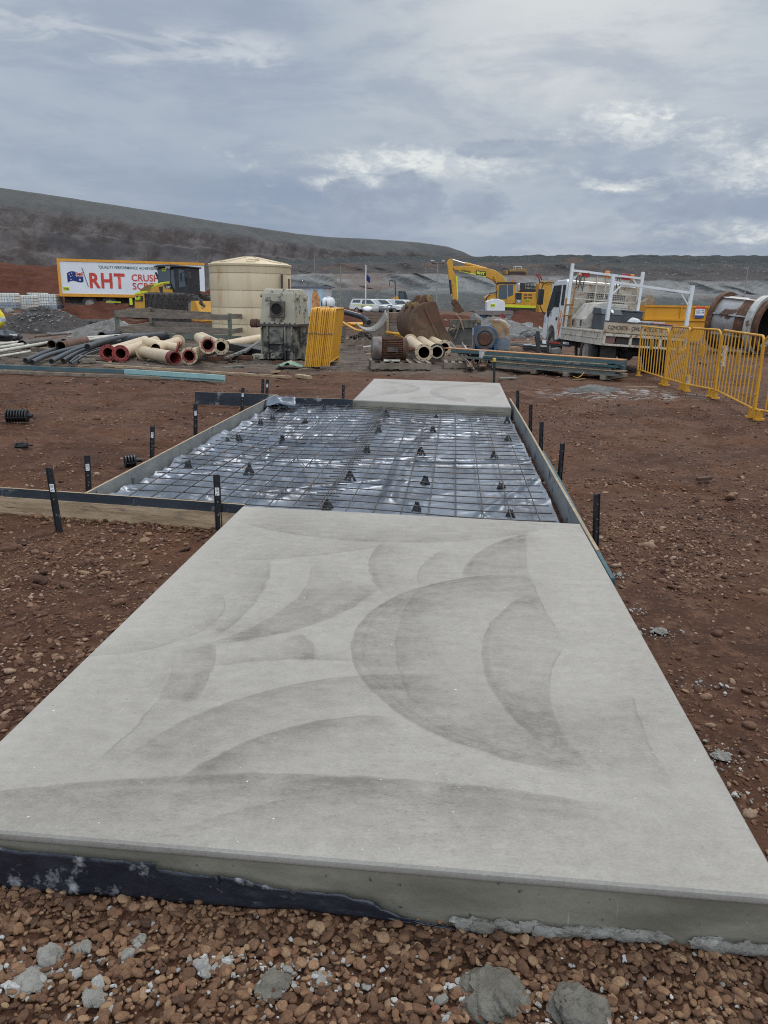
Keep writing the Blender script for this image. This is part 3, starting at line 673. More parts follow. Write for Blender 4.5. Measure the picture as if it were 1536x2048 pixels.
# torn black film left on the front face of the near slab
fd = (fR-fL).normalized(); fn = Vector((fd.y, -fd.x, 0)).normalized()
film = M('black form film', (.012, .014, .020), (.020, .022, .030), sc=6, rough=.38, bump=.5, bs=14, c3=(.30, .30, .29), s3=7, lo3=.575, hi3=.67, r2=.8, spec=.5)
def front_film():
    top = [(-260, 1676), (-120, 1682), (0, 1690), (90, 1699), (180, 1707), (250, 1714), (296, 1719), (312, 1719), (316, 1731), (350, 1737), (392, 1741), (440, 1746), (497, 1752), (510, 1758), (548, 1766), (582, 1773), (590, 1782), (596, 1776), (640, 1780), (690, 1784), (712, 1792), (748, 1798), (762, 1810), (800, 1824), (850, 1838), (912, 1850)]
    bot = [(-260, 1768), (0, 1776), (100, 1779), (250, 1789), (350, 1798), (450, 1806), (600, 1814), (700, 1824), (780, 1834), (912, 1852)]
    tx = np.array([p[0] for p in top]); ty = np.array([p[1] for p in top]); bxs = np.array([p[0] for p in bot]); by = np.array([p[1] for p in bot])
    X = np.sort(np.concatenate([np.linspace(-260, 912, 150), tx])); m = MB(); o0 = fL+fn*.006
    rows = []
    for j in range(9):
        row = []
        for i, x in enumerate(X):
            yt = np.interp(x, tx, ty)+random.uniform(-1.6, 1.6)*(1 if j == 0 else 0); yb = np.interp(x, bxs, by)
            p = onplane(x, yt+(yb-yt)*j/8, o0, fn); p += fn*(.004+.012*float(fbm(x*.02, j*.7, 3, 5))); row.append(p)
        rows.append(row)
    m.grid(rows); o = m.build('plastic_film', film, smooth=40)
    sd = o.modifiers.new('thick', 'SOLIDIFY'); sd.thickness = .0025
    tag(o, 'torn dark strip of black plastic film along the slab front', 'plastic film')
front_film()
# squeezed-out mortar along the foot of the near slab
def blob(m, c, r, seed, flat=.6, n=10, amp=.35):
    c = Vector(c); P = []
    for i in range(n+1):
        th = math.pi*i/n; row = []
        for j in range(2*n):
            ph = math.pi*j/n; d = Vector((math.sin(th)*math.cos(ph), math.sin(th)*math.sin(ph), math.cos(th)))
            k = r*(1+amp*2*(float(fbm(d.x*1.6+seed*3.1+d.z, d.y*1.6+seed*1.7-d.z, 5, seed, .6))-.5)); row.append(c+Vector((d.x*k, d.y*k, d.z*k*flat)))
        P.append(row)
    m.grid(P, 0, True)
spill = M('set mortar', (.235, .22, .19), (.15, .138, .115), sc=14, rough=.85, bump=.8, bs=45, c3=(.31, .295, .26), s3=20)
m = MB()
for i, x in enumerate(np.arange(918, 1600, 15)):
    y = np.interp(x, [918, 1100, 1300, 1400, 1600], [1858, 1874, 1882, 1900, 1918]); p = at(x, y, 0); p = p+fn*random.uniform(-.005, .008)
    if 1335 < x < 1385: continue
    mm = MB(); blob(mm, (0, 0, 0), random.uniform(.014, .024), i, .75, 9, .6); e_ = random.uniform(1.2, 1.9); m.add([p+fd*(v[0]*e_)+fn*(v[1]*.55-.006)+Vector((0, 0, .014+v[2])) for v in mm.v], mm.f)
tag(m.build('mortar_ridge', spill, smooth=50), 'lumpy pale mortar squeezed out along the foot of the slab', 'mortar')
def lump(px, py, r, seed, label, flat=.55, wet=False, parts=5):
    m = MB(); p = at(px, py)
    blob(m, (p.x, p.y, r*.02), r, seed, flat, 34, .62)
    for k in range(parts):
        a = random.uniform(0, 6.28); blob(m, (p.x+math.cos(a)*r*.8, p.y+math.sin(a)*r*.65, r*.0), r*random.uniform(.35, .7), seed+k+1, flat*.8, 20, .62)
    tag(m.build('concrete_lump', wetc if wet else spill, smooth=48), label, 'concrete lump', 'lumps of spilt concrete on the gravel')
wetc = M('wet concrete spill', (.135, .122, .095), (.09, .08, .062), sc=20, rough=.6, bump=.7, bs=50)
lump(985, 1992, .066, 3, 'rounded grey lump of wet concrete lying on gravel', .48, True, 9)
lump(1150, 2016, .054, 12, 'squat broken grey concrete lump near the bottom edge', .6, True, 7)
lump(100, 1912, .028, 21, 'small pale concrete lump on gravel under the dark film', .7, False, 3)
lump(168, 1896, .020, 26, 'tiny flat pale concrete scrap beside the small lump', .5, False, 2)
lump(60, 1962, .036, 31, 'crumbling flat patch of pale concrete on gravel', .28, False, 7)
lump(185, 1996, .024, 41, 'broken white edged concrete crumbs at the gravel edge', .4, False, 5)
lump(548, 1968, .034, 51, 'low grey concrete splash sunk into gravel mid strip', .3, True, 7)
lump(640, 1958, .022, 61, 'small scattered splash of pale concrete beside the low splash', .32, False, 6)
lump(278, 1880, .016, 71, 'thumb sized pale concrete crumb on brown gravel', .6, False, 1)
lump(1440, 1512, .028, 81, 'pale concrete spatter beside the slab on red earth', .35, False, 6)
lump(1320, 1262, .032, 91, 'crumbled concrete spatter by the slab below the board end', .3, False, 7)
# ------------------------------------------------------------------ formwork
ply = M('film faced ply', (.018, .022, .030), (.030, .036, .046), sc=3, rough=.5, bump=.2, bs=18, c3=(.24, .24, .225), s3=3.2, lo3=.54, hi3=.62, r2=.9)
plystain = M('cement stained ply', (.25, .25, .235), (.19, .195, .19), sc=2.5, rough=.85, bump=.3, bs=22, c3=(.045, .06, .08), s3=4, lo3=.60, hi3=.64)
plyedge = M('ply edge', (.36, .27, .16), (.26, .20, .125), sc=12, rough=.8, stretch=(1, 1, 4))
teal = M('teal painted timber', (.045, .105, .115), (.035, .075, .085), sc=4, rough=.7, bump=.3, bs=30, c3=(.24, .235, .21), s3=5, lo3=.58, hi3=.66)
pine = M('weathered pine', (.44, .315, .195), (.27, .185, .11), sc=2.2, rough=.85, bump=.3, bs=20, stretch=(1, 5, 12), c3=(.10, .085, .07), s3=4, lo3=.57, hi3=.70)
def board(name, a, b, z0, z1, th, label, mats, cat='formwork board', extra=None, bot=None):
    """upright board from a to b (plan), material 0 faces, 1 top edge"""
    a, b = Vector((a.x, a.y, 0)), Vector((b.x, b.y, 0)); d = (b-a).normalized(); s = Vector((-d.y, d.x, 0))*th
    m = MB(); K = 14; L = (b-a).length; P = []
    for i in range(K+1):
        t = i/K; p = a+d*(L*t)+s*(.25*math.sin(t*5.1+a.x)); zz = .004*math.sin(t*4+a.y)
        P.append([p-s/2+Vector((0, 0, z0)), p-s/2+Vector((0, 0, z1+zz)), p+s/2+Vector((0, 0, z1+zz)), p+s/2+Vector((0, 0, z0))])
    vs = [q for r in P for q in r]; fs = []; mi = []
    for i in range(K):
        for j in range(4): fs.append((i*4+j, i*4+(j+1) % 4, i*4+4+(j+1) % 4, i*4+4+j)); mi.append({0: 0, 1: 1, 2: 2, 3: 0}[j])
    fs += [(3, 2, 1, 0), tuple(K*4+j for j in range(4))]; mi += [1, 1]
    m.v = [tuple(v) for v in vs]; m.f = [list(f) for f in fs]; m.m = mi
    o = m.build(name, mats); return tag(o, label, cat, 'formwork boards round the pour')
ZB = .178
lf0, lf1 = at(168, 986, ZB), at(552, 789, ZB)
board('formwork_board', lf0, lf1, -.02, ZB, .02, 'long grey stained board edging the mesh away from the barriers', [plystain, plyedge, plystain])
rf0, rf1 = at(1197, 1098, ZB), at(1020, 797, ZB)
board('formwork_board', rf0, rf1, -.02, ZB, .02, 'long stained board edging the mesh on the barrier side', [plystain, plyedge, plystain])
rb0, rb1 = at(1228, 1160, ZB-.02), at(1085, 905, ZB-.02)
board('formwork_board', rb0, rb1, -.02, ZB-.008, .022, 'blue grey backing board lapped outside the long stained board', [teal, teal, teal])
ff0, ff1 = at(-260, 957, ZB), at(489, 1009, ZB)
board('formwork_board', ff0, ff1, .114, ZB, .02, 'dark film faced ply strip on top of the timber plank', [ply, plyedge, ply])
fo = Vector((0, -.022, 0))
board('formwork_board', ff0+fo*.1, ff1+fo*.1, -.012, .112, .045, 'weathered timber plank under the dark ply strip', [pine, pine, pine])
bk0, bk1 = at(390, 783, ZB+.01), at(548, 789, ZB+.01)
board('formwork_board', bk0, bk1, .0, ZB+.01, .02, 'short dark board jutting out past the far corner of the mesh', [ply, plyedge, ply])
bb0, bb1 = at(556, 794, ZB), at(706, 799, ZB)
board('formwork_board', bb0, bb1, -.02, ZB, .02, 'dark board closing the mesh bay beside the small slab', [ply, plyedge, ply])
stk = M('black steel stake', (.014, .015, .017), (.022, .022, .024), sc=8, rough=.45, bump=.2, bs=40, c3=(.10, .085, .07), s3=12, lo3=.60, hi3=.7, r2=.8)
white = M('white sticker', (.78, .78, .76), (.70, .70, .68), rough=.6)
inkm = M('black ink', (.015, .015, .015), rough=.6)
zinc = M('zinc screw', (.45, .45, .44), rough=.4, metal=.8)
def stake(base, top, label, sticker=True, yaw=0.):
    b = at(*base); h_top = atY(*top, b.y)
    t = thing('steel_stake', label, 'stake', b, 0, 'black stakes holding the formwork'); v = h_top-b; H = v.length+.0
    d = v.normalized(); _, sx, sy = axes(d, (0, 1, 0)); q = Matrix((Vector((1, 0, 0)), Vector((0, 1, 0)), d)).transposed()
    ux = Vector((1, 0, 0))*math.cos(yaw)+Vector((0, 1, 0))*math.sin(yaw); uy = Vector((-math.sin(yaw), math.cos(yaw), 0))
    m = MB(); wd = .023
    for poly in ([(-wd, 0), (-wd, .007), (wd, .007), (wd, 0)], [(-.0035, .007), (-.0035, .03), (.0035, .03), (.0035, .007)], [(-wd, -.006), (-wd, 0), (-wd+.006, 0), (-wd+.006, -.006)], [(wd-.006, -.006), (wd-.006, 0), (wd, 0), (wd, -.006)]):
        vs = [ux*a+uy*c+d*z for z in (-.12, H) for a, c in poly]
        m.add(vs, [(0, 1, 2, 3), (7, 6, 5, 4)]+[(i, i+4, (i+1) % 4+4, (i+1) % 4) for i in range(4)])
    m.build('shaft', stk, t)
    for k in (.25, .5, .8):
        if k == .8 and sticker: continue
        hs = MB(); c = d*(H*k)-uy*.0005; hs.cyl(c, c-uy*.004, .005, None, 8); hs.build('screw_head', zinc, t)
    if sticker:
        c0 = d*(H*.62); L = .055
        s = MB(); vs = [c0+ux*i*.014+d*j*L-uy*o_ for o_ in (.0015, .003) for i, j in ((-1, 0), (1, 0), (1, 1), (-1, 1))]
        s.add(vs, [(0, 1, 2, 3), (4, 5, 6, 7), (0, 1, 5, 4), (1, 2, 6, 5), (2, 3, 7, 6), (3, 0, 4, 7)]); st = s.build('sticker', white, t)
        k = MB()
        for j in range(6):
            z = .028+.0042*j; ww = .0011 if j % 2 else .0019
            vs = [c0+ux*i*.010+d*(z+q_*ww)-uy*.0036 for i, q_ in ((-1, 0), (1, 0), (1, 1), (-1, 1))]; k.add(vs, [(0, 1, 2, 3)])
        for (a, b_) in ((-.006, .006), (.004, .012)):
            vs = [c0+ux*(a+i*.003)+d*(b_+q_*.007)-uy*.0036 for i, q_ in ((-1, 0), (1, 0), (1, 1), (-1, 1))]; k.add(vs, [(0, 1, 2, 3)])
        k.build('print', inkm, st)
    return t
stake((118, 1060), (98, 936), 'leaning black stake nailed to the dark ply strip, away from the slab')
stake((438, 1056), (433, 950), 'black stake nailed to the ply strip beside the big slab corner')
stake((178, 990), (174, 911), 'thin black stake outside the near end of the grey stained board', True, .3)
stake((304, 912), (305, 853), 'black stake halfway along the grey stained board', True, -.3)
stake((391, 868), (391, 808), 'black stake below the end of the jutting dark board', True, .5)
stake((484, 822), (486, 776), 'black stake standing against the jutting dark board')
stake((525, 800), (526, 758), 'tallest black stake of the pair at the far board corner', False)
stake((533, 800), (535, 759), 'black stake with sticker tight beside its twin at the corner', True, .4)
stake((686, 800), (687, 770), 'short black stake behind the dark board near the small slab', False)
yc = stake((988, 768), (989, 718), 'tall thin black stake with a yellow cap behind the small slab', False, .2)
m = MB(); v_ = atY(989, 718, yc.location.y)-yc.location; m.box(v_+Vector((0, .01, -.02)), (.062, .062, .075)); m.build('cap', M('yellow cap', (.62, .42, .03), rough=.5), yc, bevel=.012)
stake((1036, 832), (1036, 781), 'thin black stake just beyond the end of the barrier side board', False, .8)
stake((1061, 870), (1062, 809), 'black stake beside the small slab corner on red earth', False, .7)
stake((1082, 905), (1084, 844), 'black stake between the small slab corner and the mid board', False, .7)
stake((1120, 960), (1126, 887), 'slightly tilted black stake midway along the barrier side board', False, .7)
stake((1192, 1088), (1195, 988), 'thick black stake at the near end of the barrier side board', False, .6)
# ------------------------------------------------------------------ membrane under the mesh
QF = [at(172, 990, ZB), at(1150, 1046, ZB), at(1022, 812, ZB), at(553, 793, ZB)]    # front-left, front-right, back-right, back-left
def bil(u, v):
    a, b, c, d = QF; return a*((1-u)*(1-v))+b*(u*(1-v))+c*(u*v)+d*((1-u)*v)
def membrane():
    nu, nv = 230, 330; U, V = np.meshgrid(np.linspace(.006, .994, nu), np.linspace(.0, .997, nv))
    A = [np.array([p.x, p.y]) for p in QF]
    X = A[0][0]*(1-U)*(1-V)+A[1][0]*U*(1-V)+A[2][0]*U*V+A[3][0]*(1-U)*V; Y = A[0][1]*(1-U)*(1-V)+A[1][1]*U*(1-V)+A[2][1]*U*V+A[3][1]*(1-U)*V
    def ridge(x, y, s, p=2.2): return (1-np.abs(2*fbm(x, y, 3, s)-1))**(p*3)
    wx = X+.5*fbm(X*.7, Y*.7, 3, 80); wy = Y+.6*fbm(X*.6, Y*.6, 3, 83)
    leftw = .55+.9*sstep(.55, .1, U)
    Z = .018+.045*ridge(wx*1.1, wy*.75, 85)*leftw+.028*ridge(wx*2.6+3, wy*1.7, 87)*leftw+.014*ridge(wx*5.5, wy*4.5, 88)*leftw+.003*fbm(X*9, Y*9, 3, 89)
    for (x0, y0, dx, dy, h_, wd) in ((-.2, 7.3, .95, .35, .06, .05), (.35, 8.4, .25, 1, .04, .04), (.9, 7.4, 1, .18, .05, .04), (.1, 6.6, .1, 1, .05, .05), (.75, 8.9, .9, .5, .05, .05), (-1.0, 8.2, .8, -.5, .055, .03), (-1.3, 7.0, 1, .6, .06, .035), (-.9, 9.6, .4, 1, .05, .03), (.3, 10.0, 1, .12, .05, .04), (1.0, 6.0, .5, 1, .045, .03), (-.5, 6.2, 1, .5, .055, .035), (-.2, 9.2, .15, 1, .05, .03), (.9, 9.8, .6, .7, .05, .03)):
        ln = math.hypot(dx, dy); dd = np.abs((X-x0)*dy-(Y-y0)*dx)/ln+.05*(fbm(X*3, Y*3, 2, 90)-.5); al = ((X-x0)*dx+(Y-y0)*dy)/ln
        Z += h_*np.exp(-(dd/wd)**2)*sstep(1.0, .5, np.abs(al))
    # turned up against the boards at the sides and the far end
    up = np.maximum(sstep(.045, .0, U), .8*sstep(.965, 1., U)); up = np.maximum(up, .9*sstep(.975, 1., V)*sstep(.35, .2, U))
    Z = np.minimum(Z, .078)+.040*up*(.35+.9*fbm(X*2.2+Y*.6, Y*1.6, 3, 92))*(.55+.6*sstep(.5, .1, U))
    Z = np.minimum(Z, .19)
    m = bpy.data.materials.new('silver plastic membrane'); m.use_nodes = True; nt = m.node_tree; n = nt.nodes; l = nt.links; b = n['Principled BSDF']
    tc = n.new('ShaderNodeTexCoord'); t = n.new('ShaderNodeTexNoise'); t.inputs['Scale'].default_value = 1.6; t.inputs['Detail'].default_value = 7; t.inputs['Distortion'].default_value = .6; l.new(tc.outputs['Object'], t.inputs['Vector'])
    rp = n.new('ShaderNodeValToRGB'); l.new(t.outputs['Fac'], rp.inputs[0]); e = rp.color_ramp.elements; e[0].position = .38; e[0].color = (.19, .218, .258, 1); e[1].position = .62; e[1].color = (.075, .088, .108, 1)
    l.new(rp.outputs[0], b.inputs['Base Color']); b.inputs['Metallic'].default_value = .40; b.inputs['Roughness'].default_value = .36; b.inputs['Specular IOR Level'].default_value = .5
    t2 = n.new('ShaderNodeTexNoise'); t2.inputs['Scale'].default_value = 9; t2.inputs['Detail'].default_value = 4; t2.inputs['Distortion'].default_value = 1.2; l.new(tc.outputs['Object'], t2.inputs['Vector'])
    bp = n.new('ShaderNodeBump'); bp.inputs['Strength'].default_value = .22; bp.inputs['Distance'].default_value = .02; l.new(t2.outputs['Fac'], bp.inputs['Height']); l.new(bp.outputs[0], b.inputs['Normal'])
    o = sheet('plastic_membrane', X, Y, Z, m); tag(o, 'crinkled silver grey plastic sheet spread under the steel mesh', 'plastic sheet')
membrane()
# crumpled end of the sheet poking over the far corner
m = MB(); c = at(560, 797, .2); P = []
for i in range(14):
    row = []
    for j in range(12):
        u, v = i/13-.5, j/11-.5; row.append((c.x+u*.42+.05*float(fbm(u*6, v*6, 3, 2)), c.y+v*.4, c.z-.03+.13*float(fbm(u*5+2, v*5, 3, 4))*(1-abs(u))*1.0-.25*abs(v)**1.5))
    P.append(row)
m.grid(P); o = m.build('plastic_scrap', bpy.data.materials['silver plastic membrane'], smooth=60); o.modifiers.new('s', 'SOLIDIFY').thickness = .003
tag(o, 'crumpled flap of silver plastic over the far board corner', 'plastic sheet')
rebar = M('mesh steel', (.085, .079, .074), (.050, .045, .042), sc=5, rough=.6, metal=.35, c3=(.17, .085, .045), s3=3, lo3=.58, hi3=.68)
def mesh_sheet(u0, u1, z, label, nl, phase):
    t = thing('reinforcing_mesh', label, 'steel mesh', bil(u0, 0).xy.to_3d(), 0, 'steel mesh sheets over the membrane'); o = t.location.copy()
    lo = MB(); cr = MB()
    def pt(u, v, zz): q = bil(u, v); return Vector((q.x, q.y, zz+.012*math.sin(v*7+u*5)+.006*math.sin(u*13+v*3)))-o
    for i in range(nl):
        u = u0+(u1-u0)*(i+.35)/(nl-.3); lo.tube([pt(u, v, z+.008) for v in np.linspace(.008, .985, 30)], .0049, 6)
    L = (bil(.5, 1)-bil(.5, 0)).length; nc = int(L/.205)
    for k in range(nc+1):
        v = .012+phase+.962*k/nc
        if v > .985: continue
        cr.tube([pt(u, v, z) for u in np.linspace(u0-.012, u1+.012, 16)], .0046, 6)
    lo.build('long_wires', rebar, t, smooth=60); cr.build('cross_wires', rebar, t, smooth=60)
mesh_sheet(.04, .50, .094, 'wavy steel mesh sheet over the messier half of the membrane by the ply strip', 9, 0)
mesh_sheet(.47, .965, .105, 'flat steel mesh sheet over the half of the membrane by the barriers', 9, .006)
blackp = M('black plastic', (.012, .012, .013), (.02, .02, .021), sc=10, rough=.42)
def chair(label):
    t = thing('bar_chair', label, 'bar chair', (0, 0, 0), 0, 'black bar chairs under the mesh')
    m = MB(); m.tube([(.062*math.cos(a), .062*math.sin(a), .006) for a in np.linspace(0, 2*math.pi, 20, False)], .006, 6, 0, True)
    for k in range(6):
        a = k*math.pi/3; m.cyl((.062*math.cos(a), .062*math.sin(a), 0), (.085*math.cos(a), .085*math.sin(a), .002), .008, .006, 6)
    m.build('base_ring', blackp, t, smooth=40)
    for k in range(4):
        a = k*math.pi/2+.4; g = MB(); g.tube([(.058*math.cos(a), .058*math.sin(a), .004), (.036*math.cos(a), .036*math.sin(a), .05), (.016*math.cos(a), .016*math.sin(a), .088)], [.015, .012, .012], 6); g.build('leg', blackp, t, smooth=40)
    g = MB(); g.ring((0, 0, .045), (0, 0, 1), [(0, .038), (.03, .030), (.045, .027), (.05, .014)], 12); g.box((.016, 0, .104), (.010, .026, .024)); g.box((-.016, 0, .104), (.010, .026, .024)); g.build('saddle', blackp, t, smooth=40)
    return t
SPOTS = [(757, 866, 'on clear sheet in the middle of the third row'), (773, 834, ''), (648, 826, ''), (610, 850, ''), (565, 888, ''), (733, 906, ''), (700, 960, ''), (656, 1017, ''), (833, 1024, ''), (850, 970, ''), (841, 911, ''), (866, 864, ''), (872, 841, ''), (1014, 846, ''), (1015, 884, ''), (988, 918, ''), (1003, 980, ''), (1021, 1038, ''), (456, 889, ''), (477, 884, ''), (377, 940, ''), (498, 948, ''), (521, 853, ''), (545, 843, ''), (574, 824, '')]
CHL = ['black bar chair in the open middle, second nearest the small slab', 'black bar chair near the small slab front, its darker corner side', 'black bar chair in wrinkled sheet below the far dark board', 'black bar chair half hidden in wrinkles below the dark board', 'black bar chair among the wrinkles midway to the stained board', 'black bar chair at the centre of the mesh bay', 'black bar chair two rows ahead of the big slab edge', 'black bar chair peeping over the big slab edge, nearest the ply strip', 'black bar chair peeping over the middle of the big slab edge', 'black bar chair one row behind the middle of the slab edge', 'black bar chair two rows behind the middle of the slab edge', 'black bar chair three rows behind the middle of the slab edge', 'black bar chair just in front of the small slab, centred', 'black bar chair tight by the barrier side board and small slab', 'black bar chair second from the small slab along the barrier board', 'black bar chair third from the small slab along the barrier board', 'biggest looking black bar chair near the barrier side board', 'black bar chair peeping over the slab edge at the barrier side', 'black bar chair of a close pair, by the stained board', 'black bar chair of a close pair, on its mesh centre side', 'lone black bar chair by the stained board near the ply strip', 'black bar chair blurred under doubled mesh near the ply strip', 'black bar chair in deep wrinkles by the stained board', 'black bar chair in deep wrinkles toward the far corner', 'black bar chair at the far corner under the plastic flap']
c0 = None
for (a, b, _), lb in zip(SPOTS, CHL):
    p = at(a, b, .03); p.z = .012 if b < 1000 else .004
    if c0 is None: c0 = chair(lb); c0.location = p; c0.rotation_euler = (0, 0, .3); c0.scale = (.88,)*3
    else: dup(c0, p, (random.uniform(-.08, .08), random.uniform(-.08, .08), random.uniform(0, 6)), lb, scale=(random.uniform(.8, .95),)*3)
# loose stacks of bar chairs lying on the red earth
def loose(px, py, n, L, r, label, rz):
    p = at(px, py); t = thing('bar_chair_stack', label, 'bar chair stack', p+Vector((0, 0, r*.8)), rz); m = MB()
    for k in range(n):
        x = -L/2+L*k/max(n-1, 1); m.ring((x, 0, 0), (1, 0, 0), [(0, r*.45), (.004, r), (.016, r*.96), (.026, r*.5)], 14)
    m.cyl((-L/2, 0, 0), (L/2+.08, 0, 0), r*.5, r*.3, 10); m.build('rings', blackp, t, smooth=40)
    g = MB()
    for k in range(4): a = k*1.57+.3; g.cyl((-L/2, r*.8*math.cos(a), r*.8*math.sin(a)), (L/2+.03, r*.75*math.cos(a), r*.75*math.sin(a)), .008, None, 6)
    g.build('ribs', blackp, t)
loose(34, 842, 8, .24, .085, 'ribbed stack of black bar chairs lying on open red earth', .1)
loose(258, 932, 4, .08, .06, 'short stack of black bar chairs beside the grey stained board', .5)
loose(40, 895, 2, .10, .03, 'single flattened black bar chair on open red earth', .2)
# ------------------------------------------------------------------ gravel (uncountable): instances on numpy-made points
def ico():
    t = (1+5**.5)/2; v = [Vector(q).normalized() for q in [(-1, t, 0), (1, t, 0), (-1, -t, 0), (1, -t, 0), (0, -1, t), (0, 1, t), (0, -1, -t), (0, 1, -t), (t, 0, -1), (t, 0, 1), (-t, 0, -1), (-t, 0, 1)]]
    f = [(0, 11, 5), (0, 5, 1), (0, 1, 7), (0, 7, 10), (0, 10, 11), (1, 5, 9), (5, 11, 4), (11, 10, 2), (10, 7, 6), (7, 1, 8), (3, 9, 4), (3, 4, 2), (3, 2, 6), (3, 6, 8), (3, 8, 9), (4, 9, 5), (2, 4, 11), (6, 2, 10), (8, 6, 7), (9, 8, 1)]
    for _ in range(2):
        c = {}; nf = []
        def md(a, b):
            k = (min(a, b), max(a, b))
            if k not in c: c[k] = len(v); v.append((v[a]+v[b]).normalized())
            return c[k]
        for a, b, d in f: x, y, z = md(a, b), md(b, d), md(d, a); nf += [(a, x, z), (b, y, x), (d, z, y), (x, y, z)]
        f = nf
    return v, f
IV, IF = ico()
def stone_mat(name, cols, rough=.8):
    m = bpy.data.materials.new(name); m.use_nodes = True; nt = m.node_tree; n = nt.nodes; l = nt.links; b = n['Principled BSDF']
    oi = n.new('ShaderNodeObjectInfo'); rp = n.new('ShaderNodeValToRGB'); l.new(oi.outputs['Random'], rp.inputs[0]); e = rp.color_ramp.elements
    e[0].position = 0; e[0].color = (*cols[0][1], 1); e[1].position = 1; e[1].color = (*cols[-1][1], 1)
    for p_, c_ in cols[1:-1]: k = e.new(p_); k.color = (*c_, 1)
    tc = n.new('ShaderNodeTexCoord'); t = n.new('ShaderNodeTexNoise'); t.inputs['Scale'].default_value = 2.2; t.inputs['Detail'].default_value = 6; t.inputs['Roughness'].default_value = .7; l.new(tc.outputs['Object'], t.inputs['Vector'])
    r = n.new('ShaderNodeMapRange'); l.new(t.outputs['Fac'], r.inputs[0]); r.inputs[1].default_value = .3; r.inputs[2].default_value = .7; r.inputs[3].default_value = .68; r.inputs[4].default_value = 1.28
    s = n.new('ShaderNodeVectorMath'); s.operation = 'SCALE'; l.new(rp.outputs[0], s.inputs[0]); l.new(r.outputs[0], s.inputs['Scale']); l.new(s.outputs[0], b.inputs['Base Color'])
    b.inputs['Roughness'].default_value = rough; b.inputs['Specular IOR Level'].default_value = .3
    bp = n.new('ShaderNodeBump'); bp.inputs['Strength'].default_value = .3; bp.inputs['Distance'].default_value = .15; l.new(t.outputs['Fac'], bp.inputs['Height']); l.new(bp.outputs[0], b.inputs['Normal']); return m
def kit(name, n, mat, amp, seed, ang=.0):
    c = bpy.data.collections.new(name)
    for i in range(n):
        me = bpy.data.meshes.new('pebble'); sx = [1, random.uniform(.7, .95), random.uniform(.5, .8)]; vs = []
        for v in IV:
            k = 1+amp*2*(float(fbm(v.x*1.1+i*9+v.z*.6, v.y*1.1-v.z*.7+i*5, 3, seed+i))-.5)
            q = Vector((v.x*k*sx[0], v.y*k*sx[1], v.z*k*sx[2]))
            if ang: q = Vector([math.copysign(min(abs(a), .62+.1*((i*7+j*3) % 5)/5), a) for j, a in enumerate(q)])
            vs.append(q)
        me.from_pydata([tuple(q) for q in vs], [], IF); me.polygons.foreach_set('use_smooth', [True]*len(IF)); me.materials.append(mat); me.update()
        c.objects.link(bpy.data.objects.new('pebble', me))
    return c
def scatter(name, P, size, collection, n, label_kind='stuff', flat=.8):
    N = len(P); me = bpy.data.meshes.new(name); me.vertices.add(N); me.vertices.foreach_set('co', np.asarray(P, float).ravel()); me.update()
    a = me.attributes.new('turn', 'FLOAT_VECTOR', 'POINT'); rt = rng.uniform(-.5, .5, (N, 3)); rt[:, 2] = rng.uniform(0, 6.28, N); a.data.foreach_set('vector', rt.ravel())
    s3 = np.stack([size*rng.uniform(.85, 1.25, N), size*rng.uniform(.8, 1.1, N), size*rng.uniform(flat*.85, flat*1.15, N)], -1)
    a = me.attributes.new('big', 'FLOAT_VECTOR', 'POINT'); a.data.foreach_set('vector', s3.ravel())
    a = me.attributes.new('pick', 'INT', 'POINT'); a.data.foreach_set('value', rng.integers(0, n, N).astype(np.int32))
    o = bpy.data.objects.new(name, me); COL.objects.link(o); o['kind'] = 'stuff'
    g = bpy.data.node_groups.new(name, 'GeometryNodeTree'); g.interface.new_socket('Geometry', in_out='INPUT', socket_type='NodeSocketGeometry'); g.interface.new_socket('Geometry', in_out='OUTPUT', socket_type='NodeSocketGeometry')
    k = g.nodes; gi, go = k.new('NodeGroupInput'), k.new('NodeGroupOutput'); ip = k.new('GeometryNodeInstanceOnPoints'); ci = k.new('GeometryNodeCollectionInfo')
    ci.inputs['Collection'].default_value = collection; ci.inputs['Separate Children'].default_value = True; ci.inputs['Reset Children'].default_value = True
    def att(nm, ty):
        q = k.new('GeometryNodeInputNamedAttribute'); q.data_type = ty; q.inputs['Name'].default_value = nm; return q.outputs['Attribute']
    ip.inputs['Pick Instance'].default_value = True; L = g.links
    e2r = k.new('FunctionNodeEulerToRotation'); L.new(att('turn', 'FLOAT_VECTOR'), e2r.inputs[0])
    L.new(gi.outputs[0], ip.inputs['Points']); L.new(ci.outputs[0], ip.inputs['Instance']); L.new(att('pick', 'INT'), ip.inputs['Instance Index']); L.new(e2r.outputs[0], ip.inputs['Rotation']); L.new(att('big', 'FLOAT_VECTOR'), ip.inputs['Scale']); L.new(ip.outputs[0], go.inputs[0])
    o.modifiers.new('scatter', 'NODES').node_group = g; return o
brown = stone_mat('brown gravel', [(0, (.066, .034, .019)), (.25, (.112, .056, .030)), (.55, (.155, .080, .042)), (.8, (.200, .110, .058)), (.94, (.29, .18, .10)), (1, (.18, .075, .04))])
redst = stone_mat('red gravel', [(0, (.060, .028, .017)), (.35, (.110, .052, .030)), (.65, (.165, .085, .050)), (.88, (.25, .145, .085)), (1, (.34, .24, .17))])
greyst = stone_mat('pale crumbs', [(0, (.20, .185, .16)), (.6, (.30, .285, .255)), (1, (.46, .445, .42))])
rockst = stone_mat('grey rocks', [(0, (.10, .095, .088)), (.6, (.19, .185, .175)), (1, (.28, .27, .255))])
KB = kit('round pebbles', 9, brown, .28, 100); KR = kit('red pebbles', 7, redst, .38, 200); KG = kit('pale crumbs', 6, greyst, .6, 300); KK = kit('rocks', 6, rockst, .5, 400, 1.)
